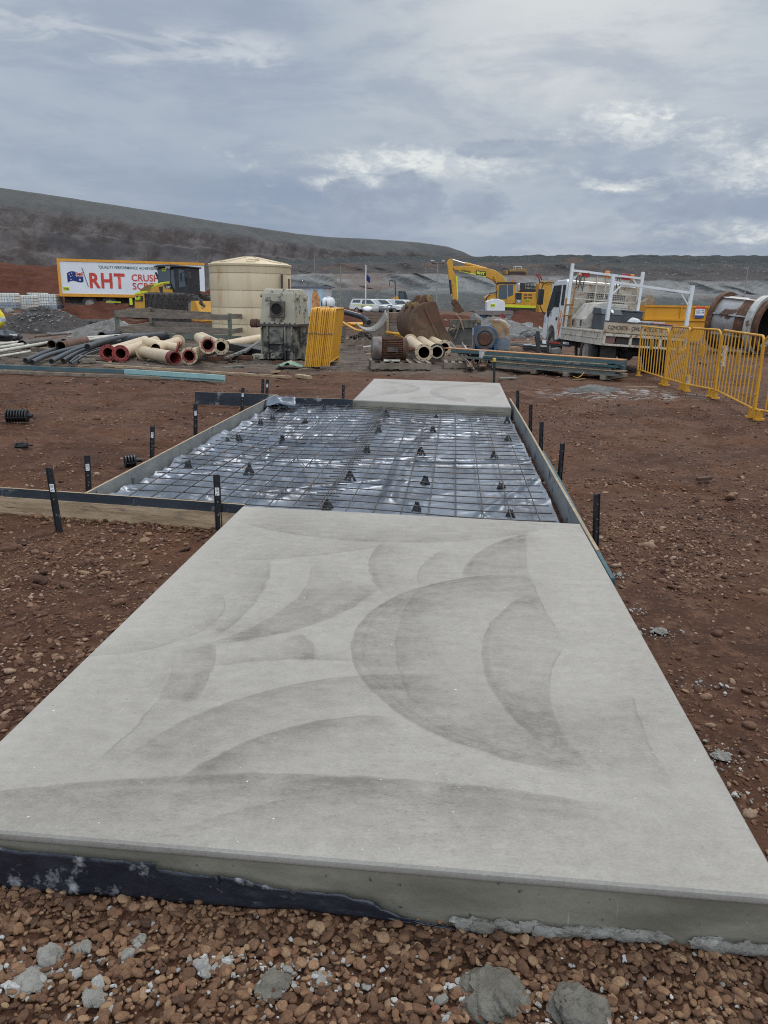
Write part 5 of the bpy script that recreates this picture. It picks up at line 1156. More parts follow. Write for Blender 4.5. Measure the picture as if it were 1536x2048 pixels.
# ------------------------------------------------------------------ crusher housing on the ground
hous = M('crusher cream paint', (.40, .365, .27), (.33, .30, .225), sc=2.2, rough=.6, bump=.15, bs=30, c3=(.075, .070, .062), s3=3.6, lo3=.55, hi3=.62, r2=.8)
hous_d = M('greasy crusher base', (.26, .245, .19), (.17, .16, .13), sc=2.2, rough=.55, bump=.2, bs=30, c3=(.030, .029, .028), s3=2.2, lo3=.46, hi3=.54)
def crusher():
    o = at(556, 719); t = thing('crusher_housing', 'cream steel crusher housing with a square flanged port', 'crusher housing', o, R(-14)); k = o.y/1655
    zz = lambda y: (719-y)*k
    zt, zj = zz(575), zz(646)
    m = MB()
    # upper hood, tapering towards its rounded top
    sec = [(zj, .50, 0, 1.12), (zj+(zt-zj)*.85, .435, .05, 1.05), (zt-.02, .40, .09, 1.0), (zt, .34, .15, .94)]
    for i in range(3):
        z0, w0, a0, b0 = sec[i]; z1, w1, a1, b1 = sec[i+1]
        m.add([(-w0, a0, z0), (w0, a0, z0), (w0, b0, z0), (-w0, b0, z0), (-w1, a1, z1), (w1, a1, z1), (w1, b1, z1), (-w1, b1, z1)], [(0, 1, 5, 4), (1, 2, 6, 5), (2, 3, 7, 6), (3, 0, 4, 7)])
    m.add([(-.34, .15, zt), (.34, .15, zt), (.34, .94, zt), (-.34, .94, zt)], [(0, 1, 2, 3)]); m.build('hood', hous, t, bevel=.02)
    m = MB(); m.bx(-.555, .555, -.05, 1.18, zj-.055, zj); m.build('joint_flange', darksteel, t)
    m = MB(); m.bx(-.45, .45, .02, 1.1, 0, zj-.055); m.build('base_body', hous_d, t, bevel=.015)
    for x in (-.44, -.27, .22, .41): m = MB(); m.bx(x-.02, x+.02, -.04, .02, 0, zj-.055); m.build('rib', hous_d, t)
    m = MB(); m.bx(-.22, .17, -.025, .02, .40, .78); m.build('inspection_plate', M('greasy plate', (.22, .21, .17), (.05, .048, .044), sc=5, rough=.5), t, bevel=.008)
    # port
    pc = Vector((.02, .0, zz(615))); m = MB()
    m.bx(pc.x-.20, pc.x+.20, -.07, .03, pc.z-.21, pc.z+.19); pl = m.build('port_plate', M('oily port plate', (.12, .10, .08), (.06, .052, .045), sc=6, rough=.5), t, bevel=.006)
    m = MB(); m.hollow(pc+Vector((0, -.10, -.01)), pc+Vector((0, .0, -.01)), .165, .145, 32); m.build('port_ring', darksteel, pl, smooth=35)
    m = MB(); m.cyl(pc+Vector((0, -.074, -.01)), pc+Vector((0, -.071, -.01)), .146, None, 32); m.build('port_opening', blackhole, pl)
    for i in range(8): pass
    m = MB(); m.ring((-.50, .25, zz(646)+.0), (-1, 0, 0), [(0, .10), (.17, .10), (.17, .115), (.34, .115), (.34, .09)], 20); m.build('stub_pipe', rust, t, smooth=35)
    m = MB(); m.ring((-.43, .25, zz(588)), (-1, 0, 0), [(0, .05), (.09, .05), (.09, .065), (.12, .065)], 14); m.build('boss', hous, t, smooth=35)
    for y, z in ((.30, zz(593)), (.85, zz(594))): m = MB(); m.ring((.40, y, z), (1, 0, .1), [(0, .055), (.09, .055), (.09, .07), (.13, .07)], 14); m.build('boss', hous, t, smooth=35)
    for y, z in ((.4, .9), (.7, .6)): m = MB(); m.ring((-.5, y, z+.2), (-1, 0, 0), [(0, .07), (.1, .07), (.1, .03)], 12); m.build('boss', hous_d, t, smooth=35)
    m = MB(); m.cyl((.15, .5, zt), (.15, .5, zt+.26), .025, None, 8); m.build('lifting_pin', rust, t)
    for x, z in ((-.12, .10), (.10, .10), (.32, .30)): m = MB(); m.ring((x, .02, z), (0, -1, 0), [(0, .075), (.06, .075), (.06, .045), (.04, .045)], 16); m.build('drain_boss', hous_d, t, smooth=35)
    for x in np.linspace(-.5, .5, 8): m = MB(); m.cyl((x, -.028, zj-.06), (x, -.028, zj+.035), .02, None, 6); m.build('bolt', rust, t)
    m = MB(); m.bx(-.72, -.40, -.05, .25, 0, .12); m.build('foot', hous, t, bevel=.01)
crusher()
m = MB(); p = at(578, 735); P = [[(p.x+(i-7)*.045+.05*float(fbm(i*.5, j*.5, 3, 3)), p.y+(j-5)*.07, .02+.20*float(fbm(i*.45, j*.6, 3, 8))*max(0, 1-abs(i-7)/8)) for j in range(11)] for i in range(15)]
m.grid(P); o = m.build('rag', M('green torn tarp', (.10, .25, .20), (.30, .30, .20), sc=9, rough=.8), smooth=60); o.modifiers.new('s', 'SOLIDIFY').thickness = .006; tag(o, 'torn green plastic rag on the ground before the crusher housing', 'rag')
# ------------------------------------------------------------------ crowd barriers
def barrier(L, H, n, label, group, loc=(0, 0, 0), rot=None, plate=True, feet=True, solid=False):
    t = thing('crowd_barrier', label, 'barrier', loc, 0, group, rot); r = .019; zb = .13; c = .10
    pts = []
    for (x, z, a0) in ((-L/2+c, H-c, 180), (L/2-c, H-c, 90)):
        for k in range(6):
            a = R(a0-18*k); pts.append((x+c*math.cos(a), 0, z+c*math.sin(a)))
    m = MB(); m.tube([(-L/2, 0, .02)]+[(-L/2, 0, .3)]+pts+[(L/2, 0, .3), (L/2, 0, .02)], r, 8); m.cyl((-L/2, 0, zb), (L/2, 0, zb), r*.9, None, 8); m.build('frame', yel, t, smooth=40)
    m = MB()
    for k in range(n):
        x = -L/2+L*(k+1)/(n+1); m.cyl((x, 0, zb), (x, 0, H), .0105, None, 6)
    m.build('bars', yel, t, smooth=40)
    if plate:
        x = -L/2+L*(n//2+.6)/(n+1); m = MB(); m.bx(x-.07, x+.07, -.014, .014, H*.58, H*.76); m.build('plate', yel, t)
    if feet:
        for s in (-1, 1):
            m = MB(); m.bx(s*L/2-s*.10-.03, s*L/2-s*.10+.03, -.03, .03, -.02, zb); m.bx(s*L/2-s*.1-.035, s*L/2-s*.1+.035, -.07, .07, -.015, .012); m.build('foot', yel, t)
    for z in ((H*.60,) if solid else (H*.30, H*.66)):
        m = MB(); m.tube([(L/2, 0, z), (L/2+.045, 0, z), (L/2+.045, 0, z+.05)], .009, 6); m.tube([(-L/2, 0, z), (-L/2-.04, 0, z-.02)], .016, 6); m.build('hook', M('worn hook', (.40, .31, .19), (.28, .20, .12), sc=9) if solid else yel, t)
    return t
FEET = [(1274, 750), (1328, 769), (1366, 781), (1428, 794), (1505, 836)]
W4 = [at(a, b) for a, b in FEET]; W4.append(W4[4]+Vector((.7, -2.1, 0)))
BL = ['yellow barrier panel nearest the truck tail, standing in a row', 'narrow yellow barrier panel second from the truck tail', 'yellow barrier panel third from the truck with plastic wrap at its foot', 'largest whole yellow barrier panel, fourth from the truck', 'yellow barrier panel cut off by the picture edge']
for i in range(5):
    a, b = W4[i], W4[i+1]; d = b-a; barrier(d.length-.05, 1.16 if i != 0 else 1.10, (9, 10, 9, 10, 10)[i], BL[i], 'yellow barriers fencing the yard', (a+b)/2, (R(random.uniform(-1, 1)), 0, math.atan2(d.y, d.x)))
for (a, b, h, lb) in ((1372, 782, .30, 'clear plastic wrap bunched round a barrier foot'), (1433, 715, .35, 'strip of torn plastic wrap hanging at a barrier joint')):
    p = at(a, b) if h < .33 else W4[3]+Vector((.03, -.05, .55)); m = MB(); P = []
    for i in range(12): P.append([(p.x+.03*math.cos(j*.7)*(1+.5*float(fbm(i*.6, j, 3, 4)))+.05*float(fbm(i*.5, 2, 2, 5)), p.y+.05*math.sin(j*.7), p.z+h*i/11) for j in range(9)])
    m.grid(P, 0, True); tag(m.build('plastic_wrap', M('milky plastic', (.55, .52, .46), (.42, .38, .32), sc=12, rough=.4), smooth=60), lb, 'plastic wrap')
# the stack standing edge-on beside the crusher housing
sx0, sx1 = at(610, 735), at(658, 736)
for k in range(14):
    u = k/13; p = sx0.lerp(sx1, u)+Vector((0, random.uniform(-.04, .04), 0)); yaw = R(87.5); H = 1.36; L = 2.0
    lab = 'outermost barrier of the leaning stack, its barred face showing' if k == 13 else ('innermost barrier of the leaning stack, against the crusher housing' if k == 0 else 'yellow barrier seen edge-on within the leaning stack')
    off = Vector((math.cos(yaw), math.sin(yaw), 0))*L/2
    t = barrier(L, H+random.uniform(-.02, .02), 18 if k == 13 else 9, lab, 'yellow barriers stacked edge-on', p+off, None, k % 3 == 0, False, True)
    t.rotation_euler = (R(random.uniform(-.8, .8)+6.5), 0, yaw); 
# ------------------------------------------------------------------ timber stillage frame
def stillage():
    A, B, C_, D = at(237, 681), at(461, 684), at(498, 674), at(303, 667); t = thing('timber_stillage', 'big open frame of grey timber posts and rails on a low base', 'timber frame', A, 0); hh = {}
    B2 = [(A, 613+7, 'g'), (B, 627, 'g'), (C_, 628, 'o'), (D, 614, 'o')]; tops = []
    for i, (p, y, w_) in enumerate(B2):
        top = atY(p.x*0+[238, 464, 498, 302][i], y, p.y); h = top.z; tops.append(h); m = MB(); q = p-A; m.beam(q+Vector((0, 0, -.03)), q+Vector((0, 0, h)), .13 if i < 2 else .1, .12, (0, 1, 0)); m.build('post', greenwood if i < 2 else oldwood, t)
    def rail(i, j, f0, f1, hgt, mat, dy=-.05, ext=.0):
        P = [A, B, C_, D]; a, b = P[i]-A, P[j]-A; a = a+Vector((0, dy, tops[i]*f0)); b = b+Vector((0, dy, tops[j]*f1)); d = (b-a).normalized(); m = MB(); m.beam(a-d*ext, b+d*ext, .045, hgt); m.build('rail', mat, t, bevel=.006)
    for (f, hgt, mat) in ((.86, .20, oldwood), (.38, .22, oldwood), (.16, .20, greenwood)): rail(0, 1, f, f, hgt, mat, -.09); rail(3, 2, f, f, hgt, oldwood, .09)
    for (f, hgt) in ((.90, .18), (.36, .18)): rail(0, 3, f, f, hgt, oldwood, .0); rail(1, 2, f, f, hgt, oldwood, .0)
    m = MB(); P = [A, B, C_, D]; 
    for k in range(7):
        a = (A.lerp(D, k/6))-A; b = (B.lerp(C_, k/6))-A; m.beam(a+Vector((0, 0, .10)), b+Vector((0, 0, .10)), .3, .04)
    m.build('deck', greenwood, t)
stillage()
# ------------------------------------------------------------------ pipes
def pipe(name, label, a, b, r, mat, wall=None, flange=0, group=None, cat='pipe', ringm=None, lin=None, both=False, bolts=True):
    a, b = Vector(a), Vector(b); d = (b-a).normalized(); t = thing(name, label, cat, a, 0, group); L = (b-a).length; ri = r-(wall or r*.14)
    m = MB(); m.hollow((0, 0, 0), d*L, r, ri, 28); m.build('barrel', mat, t, smooth=35)
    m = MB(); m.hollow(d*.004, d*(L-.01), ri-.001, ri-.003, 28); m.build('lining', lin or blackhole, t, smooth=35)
    ends = [(0, 1)]+([(L, -1)] if both else [])
    if flange:
        for s, sg in ends:
            m = MB(); m.hollow(d*(s-.005*sg), d*(s+.035*sg), flange, ri+.004, 32); f = m.build('flange', ringm or mat, t, smooth=35)
            m = MB(); _, s1, s2 = axes(d)
            for k in range(8):
                q = 2*math.pi*(k+.5)/8; c = d*(s-.007*sg)+(s1*math.cos(q)+s2*math.sin(q))*(flange+r)*.5; m.cyl(c, c-d*.002*sg, .013, None, 8)
            m.build('bolt_holes', blackhole, f)
            m = MB(); m.hollow(d*(s-.010*sg), d*(s-.004*sg), r*1.08, ri+.003, 28); m.build('gasket_face', redp if (lin is redp or ringm is redp) else mat, f, smooth=35)
    return t
def gpipe(label, e, f, z, zf, r, fl, L=None, **k):
    a = at(*e, z); b = at(*f, zf)
    if L: b = a+(b-a).normalized()*L
    return pipe('flanged_pipe', label, a, b, r, cream, .022, fl, 'cream flanged pipes', **k)
gpipe('cream pipe with red flange, lying outermost beside the black poly pipes', (216, 706), (293, 680), .20, .20, .145, .205, 6.0, ringm=redp, lin=redp)
gpipe('cream pipe with bright red flange, second from the black poly pipes', (241, 707), (318, 679), .20, .20, .145, .205, 6.0, ringm=redp, lin=redp)
gpipe('cream pipe end with a red lined bore, lying on the ground', (378, 712), (432, 690), .20, .20, .145, .205, 5.0, lin=redp)
gpipe('cream pipe with red lined bore, resting highest in the heap', (416, 690), (398, 676), .50, .45, .14, .20, 4.5, lin=redp)
gpipe('plain cream flange end just beside the highest pipe', (442, 693), (420, 682), .36, .40, .14, .20, 3.5)
gpipe('cream pipe behind, its flange standing at the heap centre', (356, 684), (296, 702), .34, .30, .14, .20, 2.6)
gpipe('short cream pipe with a red ring, wedged mid heap', (357, 697), (332, 692), .28, .34, .12, .18, .9, ringm=redp)
pipe('flanged_pipe', 'short cream bend lying crosswise with a maroon open end', at(350, 716, .17), at(287, 704, .19), .15, cream, .02, .0, 'cream flanged pipes', lin=redp)
a, b = at(350, 716, .17), at(287, 704, .19); d = (b-a).normalized(); pp_ = [o for o in COL.objects if o.get('label', '').startswith('short cream bend')][0]
m = MB(); m.hollow(d*-.01, d*.22, .154, .13, 28); m.build('red_collar', M('maroon collar', (.17, .03, .03), (.12, .025, .025), rough=.6), pp_, smooth=35)
m = MB(); m.hollow((b-a)-d*.03, (b-a)+d*.01, .21, .02, 28); m.build('flange', cream, pp_, smooth=35)
pipe('flanged_pipe', 'long cream pipe passing behind the crusher housing', at(452, 691, .22), at(530, 676, .30), .15, cream, .02, 0, 'cream flanged pipes')
# steel pipes
for (e, f, r, L, mt, lb) in (((44, 690), (98, 683), .135, 3.2, darksteel, 'black steel pipe, open end nearest the stone heap'), ((103, 689), (135, 682), .125, 3.4, darksteel, 'dark steel pipe lying behind two others by the red casing'), ((128, 686), (170, 679), .125, 3.0, darksteel, 'dark flaking steel pipe beneath the red casing'), ((121, 693), (170, 683), .14, 2.8, rust, 'rusty brown steel pipe in front of the dark ones')):
    a = at(*e, r+.05); b = at(*f, r+.05); b = a+(b-a).normalized()*min(L, (b-a).length*1.0); pipe('steel_pipe', lb, a, b, r, mt, .012, 0, 'steel pipe offcuts', lin=rust)
# black poly pipes sweeping in from behind the frame
PP = [([(51, 721), (90, 705), (130, 694), (180, 684), (235, 678)], .060, 'thick black poly pipe, outermost of the curved bunch'), ([(64, 725), (95, 711), (140, 698), (190, 687), (240, 680)], .060, 'thick black poly pipe, second of the curved bunch'), ([(103, 723), (125, 711), (150, 700), (185, 690), (240, 682)], .058, 'thick black poly pipe, third of the curved bunch'), ([(126, 721), (145, 710), (170, 699), (205, 690), (250, 683)], .050, 'medium black poly pipe beside the thin ones'), ([(139, 725), (156, 712), (178, 702), (205, 695), (240, 688)], .026, 'thin black poly pipe next to the medium one'), ([(143, 727), (163, 714), (185, 704), (212, 697), (245, 690)], .024, 'thin black poly pipe in the middle of the thin trio'), ([(157, 724), (176, 712), (196, 703), (222, 697), (250, 692)], .024, 'thin black poly pipe nearest the red flanges'), ([(175, 694), (200, 685), (235, 677), (280, 670)], .085, 'fat black poly pipe stub lying on top of the bunch')]
for i, (pts, r, lb) in enumerate(PP):
    t = thing('poly_pipe', lb, 'poly pipe', at(*pts[0], 0), 0, 'black poly pipes'); o = t.location.copy(); zl = r+.02+(.10 if i == 7 else 0)+.02*(i % 3)
    c = bez([at(a, b, zl+.10*k/len(pts))-o for k, (a, b) in enumerate(pts)], 8); m = MB(); m.tube(c, r, 12, 0, False, False); m.build('wall', poly, t, smooth=60)
    m = MB(); d = (c[1]-c[0]).normalized(); m.cyl(c[0]+d*.01, c[0]+d*.02, r*.97, None, 12); m.build('bore', blackhole, t); m = MB(); m.hollow(c[0], c[0]+d*.02, r, r*.8, 16); m.build('rim', poly, t, smooth=40)
for (e, f, r, lb) in (((204, 673), (262, 668), .16, 'wide black pipe end just outside the timber frame post'), ((233, 681), (330, 672), .17, 'wide black pipe end under the timber frame rail')):
    a = at(*e, .2); b = at(*f, .2); b = a+(b-a).normalized()*min(4, (b-a).length); pipe('poly_pipe', lb, a, b, r, poly, .02, 0, 'black poly pipes')
# white pvc lengths
for (e, f, r, lb) in (((-20, 706), (103, 684), .045, 'white pvc length, lowest of the pile at the picture edge'), ((-20, 698), (98, 681), .045, 'white pvc length, second lowest at the picture edge'), ((-20, 691), (36, 684), .040, 'short white pvc length under the black steel pipe'), ((-20, 716), (60, 703), .030, 'thin grimy pvc length nearest the teal board'), ((172, 676), (240, 671), .05, 'pale pvc length behind the rusty pipe'), ((172, 681), (215, 674), .05, 'pale pvc stub in front of its twin by the rusty pipe'), ((-20, 684), (60, 690), .03, 'thin pvc length crossing under the stone heap')):
    a = at(*e, r+.16); b = at(*f, r+.16); pipe('pvc_pipe', lb, a, b, r, pvc, .006, 0, 'white pvc pipes')
for i, (px, py, lb) in enumerate(((30, 712, 'timber bearer under the pvc pile nearer the edge'), (95, 704, 'timber bearer under the pvc pile nearer the poly pipes'), (195, 720, 'timber bearer under the thin black pipes'), (178, 727, 'short sawn bearer by the thin pipes'), (470, 719, 'broken brown timber lying before the cream pipes'), (440, 722, 'splintered timber offcut beside the broken one'))):
    p = at(px, py); m = MB(); L = (1.2, 1.0, .9, .3, .95, .6)[i]; m.box((p.x, p.y, .055), (L, .12, .11), (0, 0, random.uniform(-.2, .2))); tag(m.build('timber_bearer', rust if i > 3 else palletw, bevel=.012), lb, 'timber', 'timber bearers and offcuts')
for i in range(5):
    e, f = [((452+9*i, 716-3*i), (520, 690-2*i))][0]; a, b = at(*e, .10+.02*i), at(*f, .16+.02*i); m = MB(); m.beam(a, b, .10, .05); tag(m.build('plank', greyb), ('weathered plank behind the broken timber, lowest of five', 'weathered plank behind the broken timber, second lowest', 'weathered plank behind the broken timber, middle one', 'weathered plank behind the broken timber, second highest', 'weathered plank behind the broken timber, highest of five')[i], 'plank', 'weathered planks behind the cream pipes')
def casing():
    p = at(130, 663); t = thing('red_casing', 'red ribbed steel casing lying beside the stone heap', 'pump casing', (p.x, p.y, .26), R(-6)); m = MB()
    m.ring((-.42, 0, 0), (1, 0, 0), [(0, .17), (.04, .24), (.70, .24), (.74, .20), (.80, .26), (.86, .26), (.9, .12)], 10); m.build('body', redp, t)
    for k in range(5): g = MB(); a = k*.62-.2; g.beam((-.38, -.24*math.cos(a), .24*math.sin(a)+.02), (.26, -.24*math.cos(a), .24*math.sin(a)+.02), .03, .03); g.build('rib', redp, t)
casing()
# ------------------------------------------------------------------ long boards on the ground
def lying(name, e, f, hgt, th, mat, label, z=0., group='long boards on the ground', cat='board'):
    a, b = at(*e, z), at(*f, z); a.z = b.z = z+hgt/2; m = MB(); m.beam(a, b, th, hgt); tag(m.build(name, mat, bevel=.004), label, cat, group)
lying('board', (-60, 735.5), (252, 747.5), .085, .045, tealb, 'long dark teal board lying at the yard edge', .02)
lying('board', (250, 747), (450, 760), .09, .045, mint, 'pale mint board, upper of the mint pair', .05)
lying('board', (252, 752), (449, 764.5), .06, .045, mint, 'pale mint board, lower of the mint pair')
lying('board', (-60, 743.5), (318, 759), .06, .05, palletw, 'brown timber board in front of the teal board')
lying('board', (208, 733), (582, 757), .05, .06, pine, 'long yellowish timber board behind the mint pair')
lying('board', (192, 727), (240, 731), .05, .07, palletw, 'short timber piece behind the end of the yellowish board')
lying('board', (594, 755), (621, 759), .07, .10, pine, 'short sawn block lying alone beyond the yellowish board')
# ------------------------------------------------------------------ pallets and what stands on them
def pallet(px, py, w_, d_, rz, label, h=.145):
    p = at(px, py); t = thing('timber_pallet', label, 'pallet', p, rz, 'timber pallets')
    m = MB()
    for x in np.linspace(.05, w_-.05, 7): m.bx(x-.045, x+.045, 0, d_, h-.02, h)
    m.build('deck', palletw, t)
    for y in (0, d_/2-.02, d_-.045): g = MB(); g.bx(0, w_, y, y+.045, .022, h-.021); g.build('bearer', palletw, t)
    g = MB()
    for x in (.0, w_/2-.05, w_-.1): g.bx(x, x+.1, .0, d_, 0, .021)
    g.build('bottom_boards', palletw, t); return t
pal = pallet(742, 739, 1.42, 1.15, R(4), 'timber pallet carrying the rusty electric motor', .17)
def motor():
    o = pal.matrix_basis @ Vector((.44, .42, .17)); t = thing('electric_motor', 'rusty finned electric motor with a grey end cover', 'electric motor', o, R(3)); r = .27; zc = r+.02
    m = MB(); m.ring((-.42, 0, zc), (1, 0, 0), [(0, r*.75), (.03, r*.98), (.06, r*1.02), (.24, r*1.02)], 28); m.build('end_cover', M('grey worn cover', (.21, .20, .185), (.15, .12, .10), sc=5, rough=.6, c3=(.13, .07, .04), s3=4, lo3=.54, hi3=.64), t, smooth=35)
    m = MB(); m.ring((-.18, 0, zc), (1, 0, 0), [(0, r*.86), (.50, r*.86)], 28); m.build('stator', rust, t, smooth=35)
    m = MB()
    for k in range(36):
        a = 2*math.pi*k/36; d = Vector((0, math.cos(a), math.sin(a))); m.beam(Vector((-.175, 0, zc))+d*r*.92, Vector((.315, 0, zc))+d*r*.92, .012, r*.2, d)
    m.build('fins', rust, t)
    m = MB(); m.ring((.32, 0, zc), (1, 0, 0), [(0, r*1.0), (.08, r*1.0), (.12, r*.7), (.16, r*.3), (.30, r*.16), (.30, .01)], 28); m.build('drive_end', rust, t, smooth=35)
    for x in (-.1, .22): m = MB(); m.bx(x-.05, x+.05, -.26, .26, 0, .07); m.build('foot', rust, t)
    m = MB(); m.tube([(.06+.035*math.cos(a), 0, zc+r*1.02+.035+.035*math.sin(a)) for a in np.linspace(0, 6.28, 14, False)], .011, 6, 0, True); m.build('lifting_eye', rust, t, smooth=50)
    m = MB(); m.bx(-.05, .2, -r*1.05, -r*.9, zc-.06, zc+.06); m.build('name_plate', darksteel, t)
motor()
for i in range(2):
    m = MB(); q = pal.matrix_basis @ Vector((.30+.0*i, .07+.05*i, .20)); q2 = pal.matrix_basis @ Vector((.68, .09+.05*i, .20)); m.cyl(q, q2, .028, None, 10); tag(m.build('pvc_offcut', pvc, smooth=40), ('white pvc offcut on the front lip of the motor pallet', 'white pvc offcut tucked against the motor foot')[i], 'pipe', 'pvc offcuts on the pallet')
for (e, f, z, zf, r, fl, lb) in (((848, 705), (806, 671), .36, .42, .155, .215, 'cream pipe with pale open flange beside the rusty motor'), ((874, 704), (826, 671), .30, .42, .155, .215, 'cream pipe with dark open flange, middle of three by the bucket'), ((889, 695), (858, 678), .34, .38, .14, .205, 'cream pipe end nearest the rusty bucket')):
    a = at(*e, z); b = at(*f, zf); b = a+(b-a).normalized()*4.6; q = pipe('flanged_pipe', lb, a, b, r, cream, .02, fl, 'cream pipes by the motor', both=True, ringm=darksteel if 'dark open' in lb else None)
pal2 = pallet(888, 737, 1.15, 1.0, R(-3), 'timber pallet loaded with rusty steel channels')
for i, (x, y, rz, L, lb) in enumerate(((.05, .25, .5, 1.7, 'rusty channel lying outermost on its pallet'), (.45, .3, .35, 1.5, 'rusty channel beside the spattered bucket'), (-.15, .75, .72, 2.2, 'pale steel angle leaning across the channels'), (.05, .95, .62, 2.0, 'thin pale steel angle behind its twin'))):
    o = pal2.matrix_basis @ Vector((x+.55, y, .15+.10*(i > 1))); t = thing('steel_channel', lb, 'steel section', o, 0, 'steel sections on the pallet', (0, R(4 if i < 2 else 12), rz-math.pi/2-.55)); m = MB()
    mt = rust if i < 2 else M('pale steel angle', (.33, .32, .30), (.22, .19, .17), sc=5, rough=.6)
    if i < 2: m.bx(-L/2, L/2, -.10, .10, 0, .012); m.bx(-L/2, L/2, -.10, -.088, 0, .10); m.bx(-L/2, L/2, .088, .10, 0, .10)
    else: m.bx(-L/2, L/2, 0, .09, .0, .012); m.bx(-L/2, L/2, 0, .012, 0, .09)
    m.build('section', mt, t); 
def pail():
    o = pal2.matrix_basis @ Vector((.98, .25, .147)); t = thing('paint_pail', 'cement spattered rusty pail at the pallet end', 'pail', o); m = MB(); m.ring((0, 0, 0), (0, 0, 1), [(0, .125), (.02, .13), (.27, .155), (.27, .163), (.30, .165), (.30, .15), (.05, .125)], 24, 0, (True, True)); m.build('body', M('spattered pail', (.42, .25, .16), (.30, .16, .10), sc=5, rough=.7, c3=(.60, .56, .50), s3=5, lo3=.50, hi3=.56), t, smooth=35)
pail()
def bucket():
    Y = 24.6; o = at(850, 697); o = Vector((o.x, Y, 0)); t = thing('excavator_bucket', 'huge rusty excavator bucket resting on its lip', 'excavator bucket', o, R(18)); q = lambda z: LP([(x/3.84+680, y/3.84+500) for x, y in z], Y, o)
    br = M('brown bucket steel', (.125, .062, .034), (.085, .048, .030), sc=1.4, rough=.75, bump=.2, bs=20, c3=(.17, .115, .065), s3=1.5, lo3=.52, hi3=.66)
    cv = bez([(560, 660, 0), (538, 610, 0), (534, 550, 0), (548, 495, 0), (580, 448, 0), (620, 420, 0), (670, 403, 0), (742, 398, 0)], 3); prof = q([(p.x, p.y) for p in cv]+[(765, 470), (800, 580), (885, 700), (850, 740), (700, 735), (620, 705)]); NC = len(cv)
    W = 1.35; m = MB(); m.side(prof, 0, .045); m.build('cheek_plate', br, t); m = MB(); m.side(prof, W-.045, W); m.build('cheek_plate', br, t)
    bk = prof[-2:]+prof[:NC-1]; pts = [(x*.0+x, z) for x, z in bk]; m = MB(); P = []
    c = np.mean(np.array(prof), 0)
    outer = [(x, z) for x, z in pts]; inner = [(x+(c[0]-x)*.06, z+(c[1]-z)*.06) for x, z in pts]
    poly_ = outer+inner[::-1]
    m.grid([[(x, y, z) for y in np.linspace(.045, W-.045, 4)] for x, z in outer])
    o2 = m.build('curved_shell', br, t, smooth=60); o2.modifiers.new('s', 'SOLIDIFY').thickness = .04
    m = MB(); m.side(q([(640, 450), (654, 440), (785, 690), (766, 700)]), -.03, 0); m.side(q([(600, 590), (650, 585), (650, 600), (600, 606)]), -.025, 0); m.build('wear_strip', br, t)
    for k in range(3): m = MB(); y = .02+.28*k; m.side(q([(790, 600), (812, 588), (885, 700), (866, 716), (820, 716)]), y, y+.2); m.build('tooth_plate', rust, t)
    for y in (.28, .85):
        m = MB(); m.side(q([(545, 500), (565, 440), (585, 400), (625, 395), (660, 350), (735, 345), (745, 400), (670, 405), (610, 430), (575, 470)]), y, y+.09); m.build('hanger_lug', br, t)
        for (x, z, r) in ((600, 425, .10), (710, 375, .105)): a = q([(x, z)])[0]; g = MB(); g.ring((a[0], y-.09, a[1]), (0, 1, 0), [(0, r*.6), (0, r), (.27, r), (.27, r*.6)], 20, 0, (True, True)); g.build('pin_boss', M('worn pin boss', (.25, .155, .06), (.15, .09, .045), sc=3, rough=.6), t, smooth=35)
bucket()
def gearbox():
    Y = 25.; o = at(952, 699); o = Vector((o.x+.05, Y, 0)); t = thing('gearbox', 'blue gearbox with a round rusty input face', 'gearbox', o, R(-12)); bl = M('worn blue paint', (.035, .10, .20), (.05, .08, .12), sc=4, rough=.55, c3=(.14, .13, .12), s3=4, lo3=.50, hi3=.6)
    m = MB(); m.ring((0, 0, .47), (0, 1, 0), [(0, .30), (.0, .385), (.16, .40), (.18, .34), (.7, .33), (.75, .40), (1.0, .40)], 32); m.build('casing', bl, t, smooth=35)
    m = MB(); m.hollow((0, -.05, .47), (0, .03, .47), .34, .24, 32); m.build('face_ring', M('grey flange', (.17, .165, .16), (.11, .10, .095), sc=6, rough=.5, metal=.3), t, smooth=35)
    m = MB(); m.ring((0, -.16, .45), (0, 1, 0), [(0, .19), (.02, .205), (.16, .205)], 28); m.build('input_drum', rust, t, smooth=35)
    m = MB(); m.bx(-.36, -.30, -.02, .6, .0, .86); m.bx(.30, .38, -.02, .8, 0, .30); m.bx(-.38, .38, .0, .9, 0, .12); m.build('feet', bl, t)
    m = MB(); a = [(.15, .42), (.72, .42), (.70, .78), (.60, .98), (.42, 1.05), (.15, 1.05)]; m.side(a, .25, 1.0); m.build('cowl', M('rust stained cowl', (.36, .25, .13), (.26, .13, .06), sc=3, rough=.7, c3=(.30, .31, .31), s3=2, lo3=.5, hi3=.6), t, bevel=.05)
    m = MB(); m.bx(.18, .74, .22, 1.0, .12, .44); m.build('cowl_base', M('grey blue base', (.20, .23, .26), (.14, .16, .18), sc=4, rough=.6), t)
gearbox()
